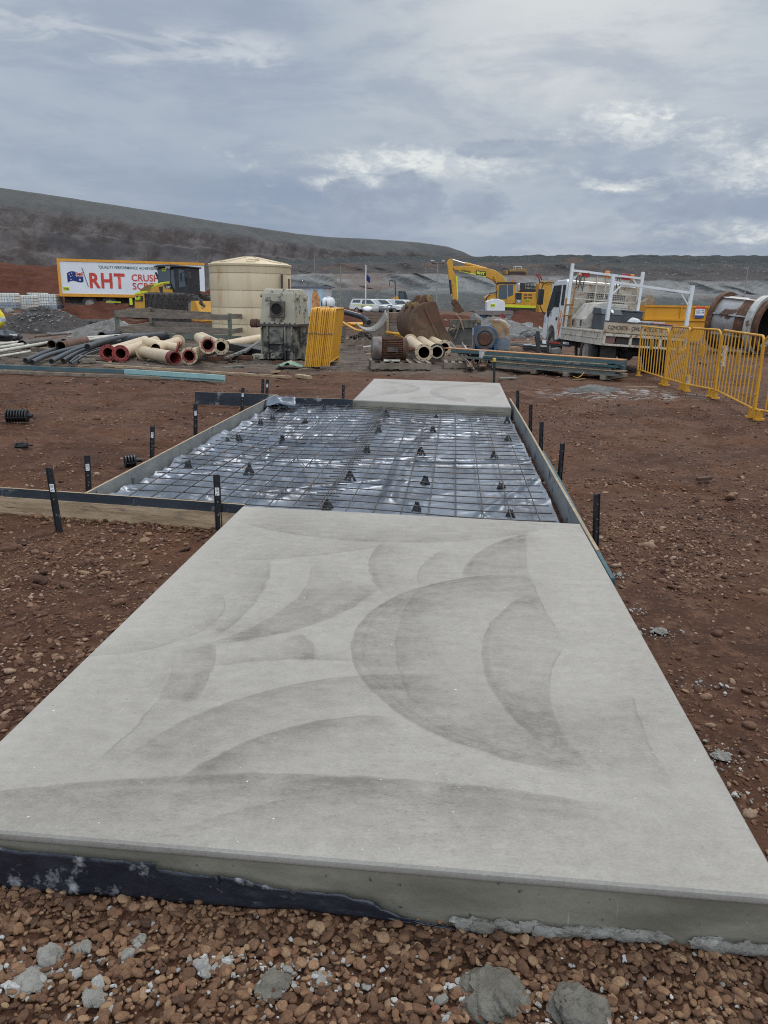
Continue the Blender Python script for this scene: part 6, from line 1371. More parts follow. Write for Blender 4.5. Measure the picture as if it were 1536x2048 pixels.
# broken timber crate behind the gearbox
def crate():
    t = thing('broken_crate', 'broken timber crate with splintered upright sticks', 'crate', (atY(925, 660, 26.5).x, 26.5, 0)); q = lambda z: LP([(x, y) for x, y in z], 26.5, t.location)
    m = MB(); a = q([(900, 640), (962, 640), (962, 655), (900, 656)]); m.side(a, 0, .5); m.build('lid', M('mouldy crate board', (.16, .145, .115), (.08, .07, .055), sc=6, rough=.9), t)
    for x0, y0, x1, y1, mt in ((905, 665, 921, 640, oldwood), (912, 628, 923, 640, pine), (921, 640, 927, 660, pine), (951, 634, 958, 645, pine), (906, 650, 915, 657, pine), (899, 660, 908, 656, pine), (909, 677, 922, 638, oldwood), (948, 655, 956, 638, oldwood)):
        g = MB(); a, b = q([(x0, y0), (x1, y1)]); g.beam((a[0], -.1, a[1]), (b[0], -.05, b[1]), .05, .05, (0, 1, 0)); g.build('stick', mt, t)
    g = MB(); a = q([(898, 690), (945, 690), (945, 656), (898, 658)]); g.side(a, .05, .6); g.build('body', M('crate dirty grey', (.15, .14, .12), (.09, .085, .075), sc=4, rough=.9), t)
crate()
def wrapped():
    p = at(992, 700, .0); t = thing('wrapped_pack', 'pack of goods in shiny black plastic behind the plank stack', 'wrapped pack', (p.x, p.y+2.2, .0), R(-8)); m = MB(); P = []
    for i in range(20):
        row = []
        for j in range(16):
            u, v = i/19*2-1, j/15*2-1; e = max(abs(u), abs(v)); z = .36*(1-e**8)+.07*float(fbm(u*4, v*4, 4, 7)); row.append((u*.45, v*.4, z-.02))
        P.append(row)
    m.grid(P); m.build('cover', M('shiny black wrap', (.02, .022, .026), (.10, .105, .11), sc=4, rough=.25, lo=.5, hi=.7), t, smooth=60)
wrapped()
for i, (px, lb) in enumerate(((1055, 'black battery box, one of a row beneath the lifting frame, outer end'), (1072, 'black battery box, second in the row beneath the lifting frame'), (1090, 'black battery box, third in the row beneath the lifting frame'), (1104, 'black battery box, last in the row beneath the lifting frame'))):
    p = at(px, 700+.1*(px-1055)); t = thing('battery_box', lb, 'battery box', (p.x, p.y, 0), R(-6), 'black battery boxes'); m = MB(); m.bx(-.14, .14, -.12, .12, 0, .16); m.build('case', mblack, t, bevel=.01); m = MB(); m.bx(-.145, .145, -.125, .125, .16, .185); m.build('lid', M('pale lid', (.40, .41, .42), (.25, .26, .27), sc=6, rough=.5), t)
def lifter():
    Y = 20.6; o = at(1112, 712); o = Vector((atY(1112, 700, Y).x, Y, 0)); t = thing('lifting_yoke', 'black steel lifting frame with red print, upright before the truck', 'lifting frame', o, R(3)); q = lambda z: LP(z, Y, o)
    bk = M('blackened steel', (.035, .037, .040), (.06, .058, .056), sc=5, rough=.55)
    m = MB(); m.side(q([(1074, 679), (1140, 686), (1150, 676), (1154, 672), (1152, 690), (1140, 694), (1074, 689)]), 0, .08); b = m.build('cross_beam', bk, t, bevel=.006)
    m = MB(); m.side(q([(1069, 672), (1073, 662), (1078, 662), (1080, 675), (1079, 712), (1073, 712), (1072, 690)]), -.03, .05); m.build('upright', bk, t, bevel=.006)
    m = MB(); m.side(q([(1150, 680), (1148, 670), (1152, 666), (1156, 668), (1155, 720), (1151, 720)]), -.03, .05); m.build('upright', bk, t, bevel=.006)
    m = MB(); m.side(q([(1103, 686), (1116, 687), (1116, 712), (1103, 712)]), .02, .08); m.build('leg', bk, t)
    m = MB(); m.side(q([(1084, 679.5), (1092, 680.3), (1092, 687.5), (1084, 686.7)]), -.012, 0); m.build('sticker', white, b); a = q([(1126, 689), (1138, 684)]); m = MB(); m.side(q([(1126, 683.6), (1138, 684.8), (1138, 689.2), (1126, 688)]), -.012, 0); s = m.build('sticker', white, b)
    m = MB(); m.side(q([(1128, 685.4), (1136, 686.2), (1136, 687), (1128, 686.2)]), -.016, -.012); m.build('print', inkm, s)
    a = q([(1098, 686), (1121, 681.5)]); m = MB(); L_ = a[1][0]-a[0][0]
    for k in range(8): x_ = a[0][0]+L_*k/8; z_ = a[0][1]-.09*L_*k/8; m.bx(x_, x_+L_/8*.8, -.018, -.012, z_, z_+.04)
    m.build('red_print', signred, b)
    m = MB(); m.side(q([(1098, 697), (1114, 694), (1118, 706), (1098, 706)]), -.35, -.05); m.build('grey_block', M('grey block', (.22, .21, .18), rough=.8), t, bevel=.01)
lifter()
# ------------------------------------------------------------------ plank stack
def planks():
    A, B = at(1237, 762), at(962, 738); d = (A-B).normalized(); s = Vector((-d.y, d.x, 0))
    rows = [(.0, .12, 3.3, -.5, palletw, 'bearer'), ]
    spec = [  # z, thick, width, start offset from the barrier end, length, row depth, material, label
        (.09, .05, .22, .02, 3.6, 0, greyb, 'weathered plank at the bottom front of the plank stack'), (.145, .045, .22, .10, 3.2, .02, greyb, 'weathered plank second from the bottom of the stack'),
        (.19, .022, .24, -.06, 3.4, .0, pine, 'thin pale plank sandwiched low in the stack'), (.215, .05, .22, .20, 3.9, .03, greyb, 'grey plank midway up the front of the stack'),
        (.268, .045, .22, .05, 3.5, .0, teal, 'stained teal plank midway up the front of the stack'), (.315, .022, .22, .3, 3.2, .02, pine, 'thin pale strip under the teal planks'),
        (.340, .075, .22, -.05, 4.6, .05, tealb, 'teal plank just under the orange topped board'), (.418, .024, .26, -.02, 4.8, .06, lvl, 'orange edged ply board lying along the very top'),
        (.09, .10, .25, .1, 3.8, .30, greyb, 'thick plank at the bottom of the second row'), (.195, .10, .25, .0, 4.0, .30, teal, 'thick plank in the middle of the second row'), (.30, .10, .25, .15, 4.2, .32, greyb, 'thick plank on top of the second row'),
        (.09, .14, .25, .2, 3.6, .60, greyb, 'thick plank at the bottom of the rear row'), (.235, .14, .25, .05, 3.9, .60, tealb, 'teal plank on top of the rear row')]
    for z, th, wd, st_, L, dp, mt, lb in spec:
        a = A-d*(st_+.42*dp/.3*.3)+s*(dp+wd/2); b = a-d*L; m = MB(); m.beam(Vector((a.x, a.y, z+th/2)), Vector((b.x, b.y, z+th/2)), wd, th); tag(m.build('plank', mt, bevel=.003), lb, 'plank', 'planks in the stack')
    for i, (u, lb) in enumerate(((.35, 'timber bearer under the plank stack, barrier end'), (1.25, 'timber bearer under the middle of the plank stack'), (2.1, 'timber bearer under the plank stack, truck wheel end'))):
        a = A-d*u; m = MB(); m.beam(a+Vector((0, 0, .045))-s*.06, a+s*1.0+Vector((0, 0, .045)), .12, .09); tag(m.build('timber_bearer', palletw, bevel=.008), lb, 'timber', 'bearers under the plank stack')
    for i, (px, py, lb) in enumerate(((1157, 757, 'yellow lifting strap end looped at the stack foot, curled'), (1113, 747, 'yellow lifting strap end standing on edge, away from the barrier'))):
        p = at(px, py); m = MB(); P = [[(p.x+(k-6)*.02, p.y+.03*j, .012+.0025*(k-5)**2*(1 if k > 5 else .4)) for j in range(2)] for k in range(13)]; m.grid(P); o = m.build('lifting_strap', hiv if False else yel, smooth=50); o.modifiers.new('s', 'SOLIDIFY').thickness = .015; tag(o, lb, 'strap', 'yellow strap ends')
planks()
# ================================================================== TRUCK
def truck():
    o = atY(1207, 664, 18.3); rz = R(6); t = thing('tray_truck', 'grubby white tray truck with a tall pipe rack', 'truck', (0, 0, 0), 0, None, (0, R(3.0), rz))
    tz = .93                                     # tray floor height; origin on the ground under the tail centre
    off = Matrix.Rotation(rz, 3, 'Z') @ Matrix.Rotation(R(3.0), 3, 'Y') @ Vector((-1.0, 0, tz)); t.location = o-off; t.location.z = -.0
    TL = 2.9
    m = MB(); m.bx(-1.02, 1.02, 0, TL, tz-.12, tz); m.build('tray_floor', dirtyw, t)
    m = MB(); m.bx(-1.04, -.985, .02, TL, tz-.34, tz-.02); m.bx(-1.055, -.98, .02, TL, tz-.06, tz-.02); m.bx(-1.05, -1.0, .02, TL, tz-.20, tz-.17); m.build('side_rail', dirtyw, t, bevel=.008)
    m = MB(); m.bx(.985, 1.04, .02, TL, tz-.2, tz+.02); m.build('side_rail', dirtyw, t, bevel=.008)
    m = MB(); m.bx(-1.0, 1.04, -.05, .0, tz-.04, tz+.20); g = m.build('tailgate', M('rust streaked cream', (.47, .39, .28), (.36, .28, .19), sc=3, rough=.7, c3=(.22, .12, .06), s3=5, lo3=.56, hi3=.66), t, bevel=.008)
    m = MB(); m.bx(-1.0, 1.04, -.06, .01, tz+.20, tz+.225); m.build('top_rail', darksteel, g)
    ink = M('brown letter paint', (.07, .045, .035), rough=.8)
    text('CONCRETE - CIVIL', 'lettering', (-.93, -.053, tz+.04), (1, 0, 0), (0, 0, 1), .78, .085, ink, g, .01); text('MODUSAL CO', 'lettering', (-.05, -.053, tz+.04), (1, 0, 0), (0, 0, 1), .46, .085, ink, g, .01); text('AULAND', 'lettering', (.50, -.053, tz+.04), (1, 0, 0), (0, 0, 1), .42, .085, ink, g, .01)
    m = MB(); m.bx(-1.0, 1.04, -.04, .03, tz-.12, tz-.06); m.bx(-1.0, 1.04, -.04, .03, tz-.34, tz-.29)
    for x in (-1.0, -.36, .35, .98): m.bx(x, x+.06, -.04, .03, tz-.34, tz-.06)
    m.build('rear_beam', dirtyw, t, bevel=.006)
    m = MB(); m.bx(-.93, -.70, .0, .06, tz-.28, tz-.14); m.build('tail_light', M('dull tail light', (.22, .11, .09), rough=.5), t); m = MB(); m.bx(.70, .93, .0, .06, tz-.28, tz-.14); m.build('tail_light', M('dull tail light', (.2, .1, .1)), t)
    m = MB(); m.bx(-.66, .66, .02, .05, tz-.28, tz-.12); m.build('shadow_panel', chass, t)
    # rack
    P4 = {'A': (-.97, TL-.05, 2.53), 'B': (.97, TL-.05, 2.46), 'C': (-.93, .06, 2.18), 'D': (1.0, .06, 2.07)}
    for k, (x, y, z) in P4.items(): m = MB(); m.beam((x, y, tz-.02), (x, y, z), .075, .075, (0, 1, 0)); m.build('rack_post', rackw, t)
    for a, b in (('A', 'B'), ('C', 'D')):
        (x0, y0, z0), (x1, y1, z1) = P4[a], P4[b]; dz = .17; m = MB(); m.beam((x0, y0, z0-dz), (x1, y1, z1-dz), .06, .055); m.build('rack_bar', rackw, t)
        for s, x, z in ((1, x0, z0), (-1, x1, z1)): m = MB(); m.beam((x, y0, z-.48), (x+s*.26, y0, z-.19), .03, .03); m.build('rack_brace', rackw, t)
    m = MB(); x = -.88; 
    # headboard rails behind the cab
    for z in (2.08, 1.85, 1.66, 1.45, 1.25): m.beam((-.97, TL-.05, z), (.97, TL-.05, z), .025, .025)
    m.tube(bez([(.55, TL-.05, 2.12), (.80, TL-.05, 2.11), (.90, TL-.05, 2.0), (.91, TL-.05, 1.7)], 6), .03, 8); m.beam((-.25, TL-.04, 2.25), (-.25, TL-.04, 1.2), .03, .03); m.beam((.0, TL-.04, 2.25), (.0, TL-.04, 1.7), .025, .025); m.build('headboard', dirtyw, t, smooth=40)
    m = MB(); m.bx(-.90, .80, TL-.02, TL+.10, 2.12, 2.22); b = m.build('light_bar', dirtyw, t, bevel=.01)
    for x, w_, mt, nm in ((-.73, .10, amber, 'amber_lamp'), (-.56, .19, redl, 'red_lamp'), (.03, .13, amber, 'beacon'), (.53, .19, redl, 'red_lamp'), (.70, .10, amber, 'amber_lamp')):
        g = MB()
        if nm == 'beacon': g.ring((x, TL+.03, 2.37), (0, 0, 1), [(-.14, .08), (-.11, .08), (-.11, .065), (.03, .06), (.05, .04)], 16)
        else: g.bx(x-w_/2, x+w_/2, TL-.05, TL+.08, 2.23, 2.38)
        g.build(nm, mt, b, bevel=.01 if nm != 'beacon' else 0)
    for x in (-.80, -.68, .30): g = MB(); g.tube(bez([(x, TL-.12, 1.92), (x-.04, TL-.12, 2.15), (x+.01, TL-.10, 2.26), (x+.05, TL-.12, 2.15), (x+.03, TL-.12, 1.86)], 6), .012, 6); g.build('hook', mblack, t, smooth=50)
    # cab
    c0 = TL+.10; prof = [(c0, .62), (c0, 1.9), (c0+.06, 2.08), (c0+.18, 2.14), (c0+.95, 2.13), (c0+1.22, 2.05), (c0+1.60, 1.32), (c0+1.74, 1.18), (c0+1.76, .55), (c0+1.35, .50), (c0+1.28, .62)]
    arch = [(c0+.98+.40*math.cos(a), .52+.40*math.sin(a)) for a in np.linspace(.25, math.pi-.1, 9)]
    body = prof[:-2]+[(c0+1.42, .50)]+arch+[(c0+.55, .52)]
    m = MB(); m.prism(body, (0, 0, 0), (0, 1, 0), (0, 0, 1), -.98, .98); cb = m.build('cab', wht, t, bevel=.03)
    for s in (-1, 1):
        m = MB(); x0, x1 = (s*.981, s*.992)
        w1 = [(c0+.48, 2.0), (c0+1.13, 1.99), (c0+1.52, 1.33), (c0+1.48, 1.16), (c0+1.36, 1.14), (c0+.98, 1.42), (c0+.50, 1.42)]
        w2 = [(c0+.12, 2.0), (c0+.34, 2.0), (c0+.34, 1.47), (c0+.12, 1.47)]
        for w_ in (w1, w2): m.prism(w_, (0, 0, 0), (0, 1, 0), (0, 0, 1), min(x0, x1), max(x0, x1))
        m.build('side_window', glass, cb)
        g = MB()
        for yy in (c0+.41, c0+1.30): g.bx(min(s*.983, s*.986), max(s*.983, s*.986), yy, yy+.012, .75, 1.42)
        g.build('door_gap', mblack, cb); g = MB(); g.bx(min(s*.983, s*1.0), max(s*.983, s*1.0), c0+.52, c0+.62, 1.07, 1.15); g.build('door_handle', mblack, cb)
    m = MB(); n_ = Vector((0, .73, .38)).normalized(); a, b_ = Vector((0, c0+1.245, 2.02)), Vector((0, c0+1.585, 1.37)); m.add([(-.88, *(a+n_*.004).yz), (.88, *(a+n_*.004).yz), (.92, *(b_+n_*.004).yz), (-.92, *(b_+n_*.004).yz)], [(0, 1, 2, 3)]); m.build('windscreen', glass, cb)
    # scratched flame emblem on the cab side
    m = MB()
    for (y0, z0, y1, z1, w_) in ((.26, .72, .30, 1.36, .10), (.22, .82, .10, 1.25, .06), (.30, .85, .40, 1.22, .05), (.28, .62, .24, .95, .07), (.26, .9, .40, 1.0, .05), (.24, .95, .12, 1.02, .05), (.30, 1.1, .20, 1.34, .04)):
        m.prism([(c0+y0-w_/2, z0), (c0+y0+w_/2, z0), (c0+y1, z1)], (0, 0, 0), (0, 1, 0), (0, 0, 1), -.99, -.983)
    m.build('emblem', M('faded flame red', (.62, .16, .07), (.70, .30, .08), sc=6, rough=.6), cb)
    m = MB(); m.bx(-.99, -.983, c0+1.52, c0+1.66, .98, 1.13); m.build('badge', M('pale blue decal', (.50, .55, .62), rough=.5), cb)
    text('F2', 'lettering', (-.984, c0+1.20, 1.17), (0, -1, 0), (0, 0, 1), .13, .13, M('grey letter', (.25, .26, .27)), cb, .02)
    # rear wall of the cab with its barred window
    m = MB(); m.bx(-.95, .95, c0-.03, c0-.004, .95, 2.05); rw = m.build('rear_wall', dirtyw, t, bevel=.02)
    m = MB(); m.bx(-.42, .62, c0-.045, c0-.032, 1.55, 1.88); wn = m.build('rear_window', glass, rw)
    m = MB()
    for x in np.linspace(-.42, .62, 22): m.bx(x-.007, x+.007, c0-.062, c0-.048, 1.55, 1.88)
    for z in np.linspace(1.55, 1.88, 8): m.bx(-.42, .62, c0-.068, c0-.063, z-.007, z+.007)
    m.build('window_mesh', dirtyw, wn)
    m = MB()
    for x in np.linspace(-.86, .86, 8): m.bx(x-.012, x+.012, c0-.045, c0-.031, .97, 1.5)
    m.build('pressed_ribs', dirtyw, rw)
    # mirror on its arm
    for s in (-1, 1):
        m = MB(); m.tube(bez([(s*.90, c0+1.15, 2.05), (s*1.12, c0+1.35, 2.08), (s*1.24, c0+1.42, 1.95), (s*1.24, c0+1.42, 1.45), (s*1.05, c0+1.5, 1.2)], 6), .014, 6); a_ = m.build('mirror_arm', mblack, cb, smooth=50)
        m = MB(); m.box((s*1.25, c0+1.42, 1.68), (.17, .07, .44)); m.build('mirror', mblack, a_, bevel=.03)
    # running gear
    wheel(t, (-.82, c0+.98, .40), .40, .22, (1, 0, 0)); wheel(t, (.82, c0+.98, .40), .40, .22, (1, 0, 0))
    for s in (-1, 1):
        for k in (.70, .93): wheel(t, (s*k, .95, .40), .40, .20, (1, 0, 0))
    m = MB(); m.bx(-.42, -.30, .1, c0+1.4, .52, .72); m.bx(.30, .42, .1, c0+1.4, .52, .72); m.cyl((-.7, .95, .42), (.7, .95, .42), .07, None, 10); m.ring((0, .78, .42), (0, 1, 0), [(0, .08), (.08, .19), (.26, .19), (.34, .08)], 16); m.bx(-.75, -.45, 1.7, 2.5, .42, .70); m.bx(.45, .8, 1.5, 2.6, .4, .7); m.bx(-.9, -.55, .2, .28, .25, .6); m.build('chassis', chass, t)
    m = MB(); m.bx(-.98, -.60, c0-.45, c0-.05, .45, .62); m.build('side_step', chass, t)
    # orange ladder rack bracket at the headboard corner
    ob = M('rusty orange bracket', (.42, .20, .06), (.28, .13, .05), sc=6, rough=.8)
    m = MB()
    for y in (TL-.08, TL-.62): m.beam((-1.03, y, tz), (-1.03, y, tz+.72), .04, .04, (0, 1, 0))
    for z in (.28, .55): m.beam((-1.03, TL-.06, tz+z), (-1.03, TL-.64, tz+z), .04, .035)
    m.tube([(-1.03, TL-.62, tz+.7), (-1.03, TL-.66, tz+.95), (-1.03, TL-.74, tz+1.02)], .018, 6); m.build('ladder_bracket', ob, t)
    return t, tz, TL
TR, TZ, TLN = truck(); TM = TR.matrix_basis.copy()
def on_tray(name, label, cat, x, y, rz=0., z=None, group=None):
    o = thing(name, label, cat, (0, 0, 0), 0, group); o.matrix_basis = Matrix.Translation((0, 0, 0)) @ TM @ Matrix.Translation((x, y, (TZ if z is None else z)+.002)) @ Matrix.Rotation(rz, 4, 'Z'); return o
t = on_tray('toolbox', 'long checker plate toolbox with a sloping lid on the truck tray', 'toolbox', -.92, 1.55)
m = MB(); m.side([(0, 0), (.62, 0), (.62, .62), (.55, .66), (.30, .62), (0, .22)], 0, 1.05); m.build('case', galv, t, bevel=.01)
m = MB(); m.bx(.0, .02, -.004, .0, .05, .2); m.bx(.08, .48, -.01, .0, .03, .19); m.build('front_plate', galv, t)
for y in (.2, .8): m = MB(); m.bx(-.02, .0, y, y+.07, .05, .19); m.build('latch', darksteel, t)
t = on_tray('toolbox', 'square checker plate toolbox against the truck cab', 'toolbox', -.25, 1.95)
m = MB(); m.bx(0, .55, 0, .75, 0, .62); m.build('case', galv, t, bevel=.01); m = MB(); m.bx(-.01, .56, -.01, .76, .55, .64); m.build('lid', galv, t, bevel=.01)
greyplast = M('slate plastic', (.050, .058, .066), (.065, .072, .078), sc=4, rough=.5)
t = on_tray('storage_box', 'dark slate plastic storage box with a white latch on the tray', 'storage box', -.80, .75)
m = MB(); m.bx(0, .50, 0, .62, 0, .36); m.build('case', greyplast, t, bevel=.02); m = MB(); m.add([(-.02, -.02, .36), (.52, -.02, .36), (.52, .64, .36), (-.02, .64, .36), (0, .12, .50), (.50, .12, .50), (.50, .62, .52), (0, .62, .52)], [(3, 2, 1, 0), (4, 5, 6, 7), (0, 1, 5, 4), (1, 2, 6, 5), (2, 3, 7, 6), (3, 0, 4, 7)]); l_ = m.build('lid', greyplast, t, bevel=.015); m = MB(); m.box((.25, .02, .44), (.05, .02, .10), (-.9, 0, 0)); m.build('latch', white, l_)
t = on_tray('storage_box', 'dark slate plastic storage box hidden behind the rack post', 'storage box', -.24, .95)
m = MB(); m.bx(0, .55, 0, .55, 0, .46); m.build('case', greyplast, t, bevel=.02); m = MB(); m.bx(-.02, .57, -.02, .57, .46, .50); m.build('lid', greyplast, t, bevel=.012)
t = on_tray('tool_case', 'red plastic tool case lying on the tray edge', 'tool case', .28, .18, .04, TZ+.13)
m = MB(); m.bx(0, .62, 0, .22, 0, .11); m.build('shell', M('red plastic', (.30, .02, .02), rough=.4), t, bevel=.02); m = MB(); m.bx(.10, .5, -.012, .0, .045, .06); m.build('seam', mblack, t)
t = on_tray('poly_bag', 'crumpled white bag of gear on the tray', 'bag', -.24, .32, 0, TZ+.08); m = MB(); blob(m, (.12, .1, .1), .17, 5, .85, 14, .35); m.build('sack', M('white bag', (.60, .60, .57), (.45, .45, .42), sc=7, rough=.6), t, smooth=180); m = MB(); m.bx(.16, .26, -.10, -.05, .06, .16); m.build('print', M('grey print', (.2, .22, .22)), t)
t = on_tray('steel_bin', 'pale grey sheet metal tub behind the red tool case', 'metal tub', .05, .45, 0, TZ); m = MB(); m.bx(0, .62, 0, .4, 0, .27); m.build('tub', M('pale sheet metal', (.42, .44, .46), (.34, .35, .36), sc=4, rough=.5), t, bevel=.01)
# ================================================================== skip bin, drum
def skip():
    Y = 34.; a, b = atY(1291, 620, Y), atY(1430, 620, Y); L = b.x-a.x; o = Vector((a.x, Y, 0)); t = thing('skip_bin', 'orange yellow skip bin with a safety sign behind the truck', 'skip bin', o, R(-2)); zt = atY(1360, 612, Y).z; zm = atY(1360, 640, Y).z
    q = [(.0, zt), (L, zt), (L-.04, zm+.02), (L-.10, zm), (L-.55, .12), (.55, .12), (.06, zm), (.0, zm+.02)]
    m = MB(); m.side(q, 0, .06); m.side(q, 1.7, 1.76); m.add([(x, y, z) for x, z in q for y in (.06, 1.7)], [(2*i, 2*i+1, 2*((i+1) % 8)+1, 2*((i+1) % 8)) for i in range(8) if i != 0]); m.build('hull', skipy, t)
    m = MB(); m.bx(-.05, L+.05, -.05, .0, zt-.06, zt+.02); m.bx(-.05, L+.05, -.07, .0, zm-.03, zm+.05); m.build('rim_rails', skipy, t)
    for x in (L*.5, L*.89): m = MB(); m.bx(x-.02, x+.03, -.06, .0, zm, zt); m.build('rib', skipy, t)
    k = (zt-zm); m = MB(); x0, x1 = L*.70, L*.83; m.bx(x0, x1, -.10, -.07, zm+k*.16, zt-.01); s = m.build('safety_sign', white, t)
    m = MB(); m.bx(x0, x1, -.104, -.10, zt-.01-k*.16, zt-.01); m.build('red_band', signred, s); m = MB(); m.bx(x0, x1, -.104, -.10, zm+k*.16, zm+k*.36); m.build('blue_band', M('sign blue', (.03, .08, .25)), s); m = MB()
    for i in range(4): m.bx(x0+.03, x0+(x1-x0)*.55, -.104, -.10, zm+k*(.50+.075*i), zm+k*(.535+.075*i))
    for i in range(4): m.bx(x0+(x1-x0)*(.68 if i % 2 else .84), x0+(x1-x0)*(.78 if i % 2 else .94), -.104, -.10, zm+k*(.50 if i < 2 else .66), zm+k*(.60 if i < 2 else .76))
    m.build('sign_lines', M('sign slate', (.12, .18, .32)), s)
    m = MB(); blob(m, (L*.75, .9, zt-.1), .42, 3, .5, 14, .4); m.build('rubbish', rust, t, smooth=60)
skip()
def drum():
    a, b = atY(1446, 641, 28.3), atY(1531, 652, 27.0); d = (b-a); L = d.length; d.normalize(); r = .93; t = thing('steel_drum', 'big scoured steel drum section with rusty end rings', 'steel drum', (a.x, a.y, 0)); c = Vector((0, 0, a.z)); r = min(r, a.z*1.0+.0)+.02
    dm = M('scoured drum steel', (.34, .33, .32), (.24, .22, .205), sc=1.8, rough=.5, metal=.35, stretch=(1, 1, 1), c3=(.105, .052, .034), s3=1.3, lo3=.57, hi3=.61, bump=.15)
    m = MB(); m.hollow(c, c+d*L, r*.90, r*.86, 56); m.build('shell', dm, t, smooth=35)
    m = MB(); m.hollow(c-d*.06, c+d*.10, r*1.04, r*.8, 56); m.build('end_ring', rust, t, smooth=35)
    m = MB(); m.hollow(c+d*(L*.86), c+d*(L*1.0), r*1.04, r*.80, 56); m.build('end_ring', M('pale worn ring', (.46, .46, .42), (.34, .33, .29), sc=3, rough=.6, c3=(.13, .07, .045), s3=3, lo3=.58, hi3=.64), t, smooth=35)
    m = MB(); m.hollow(c+d*(L*1.0), c+d*(L*1.12), r*.93, r*.80, 56); m.build('rusty_lip', rust, t, smooth=35)
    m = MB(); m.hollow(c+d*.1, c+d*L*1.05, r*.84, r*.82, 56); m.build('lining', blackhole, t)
    m = MB(); m.hollow(c+d*L*.58, c+d*L*.80, r*.905, r*.9, 56); m.build('rust_band', rust, t, smooth=35)
    _, s1, s2 = axes(d)
    for k in range(8):
        q = 2*math.pi*k/8+.3; e = (s1*math.cos(q)+s2*math.sin(q))*r*.94; m = MB(); m.beam(c+e+d*.05, c+e+d*L*.9, .05, .06, e); m.build('stiffener', dm, t)
drum()
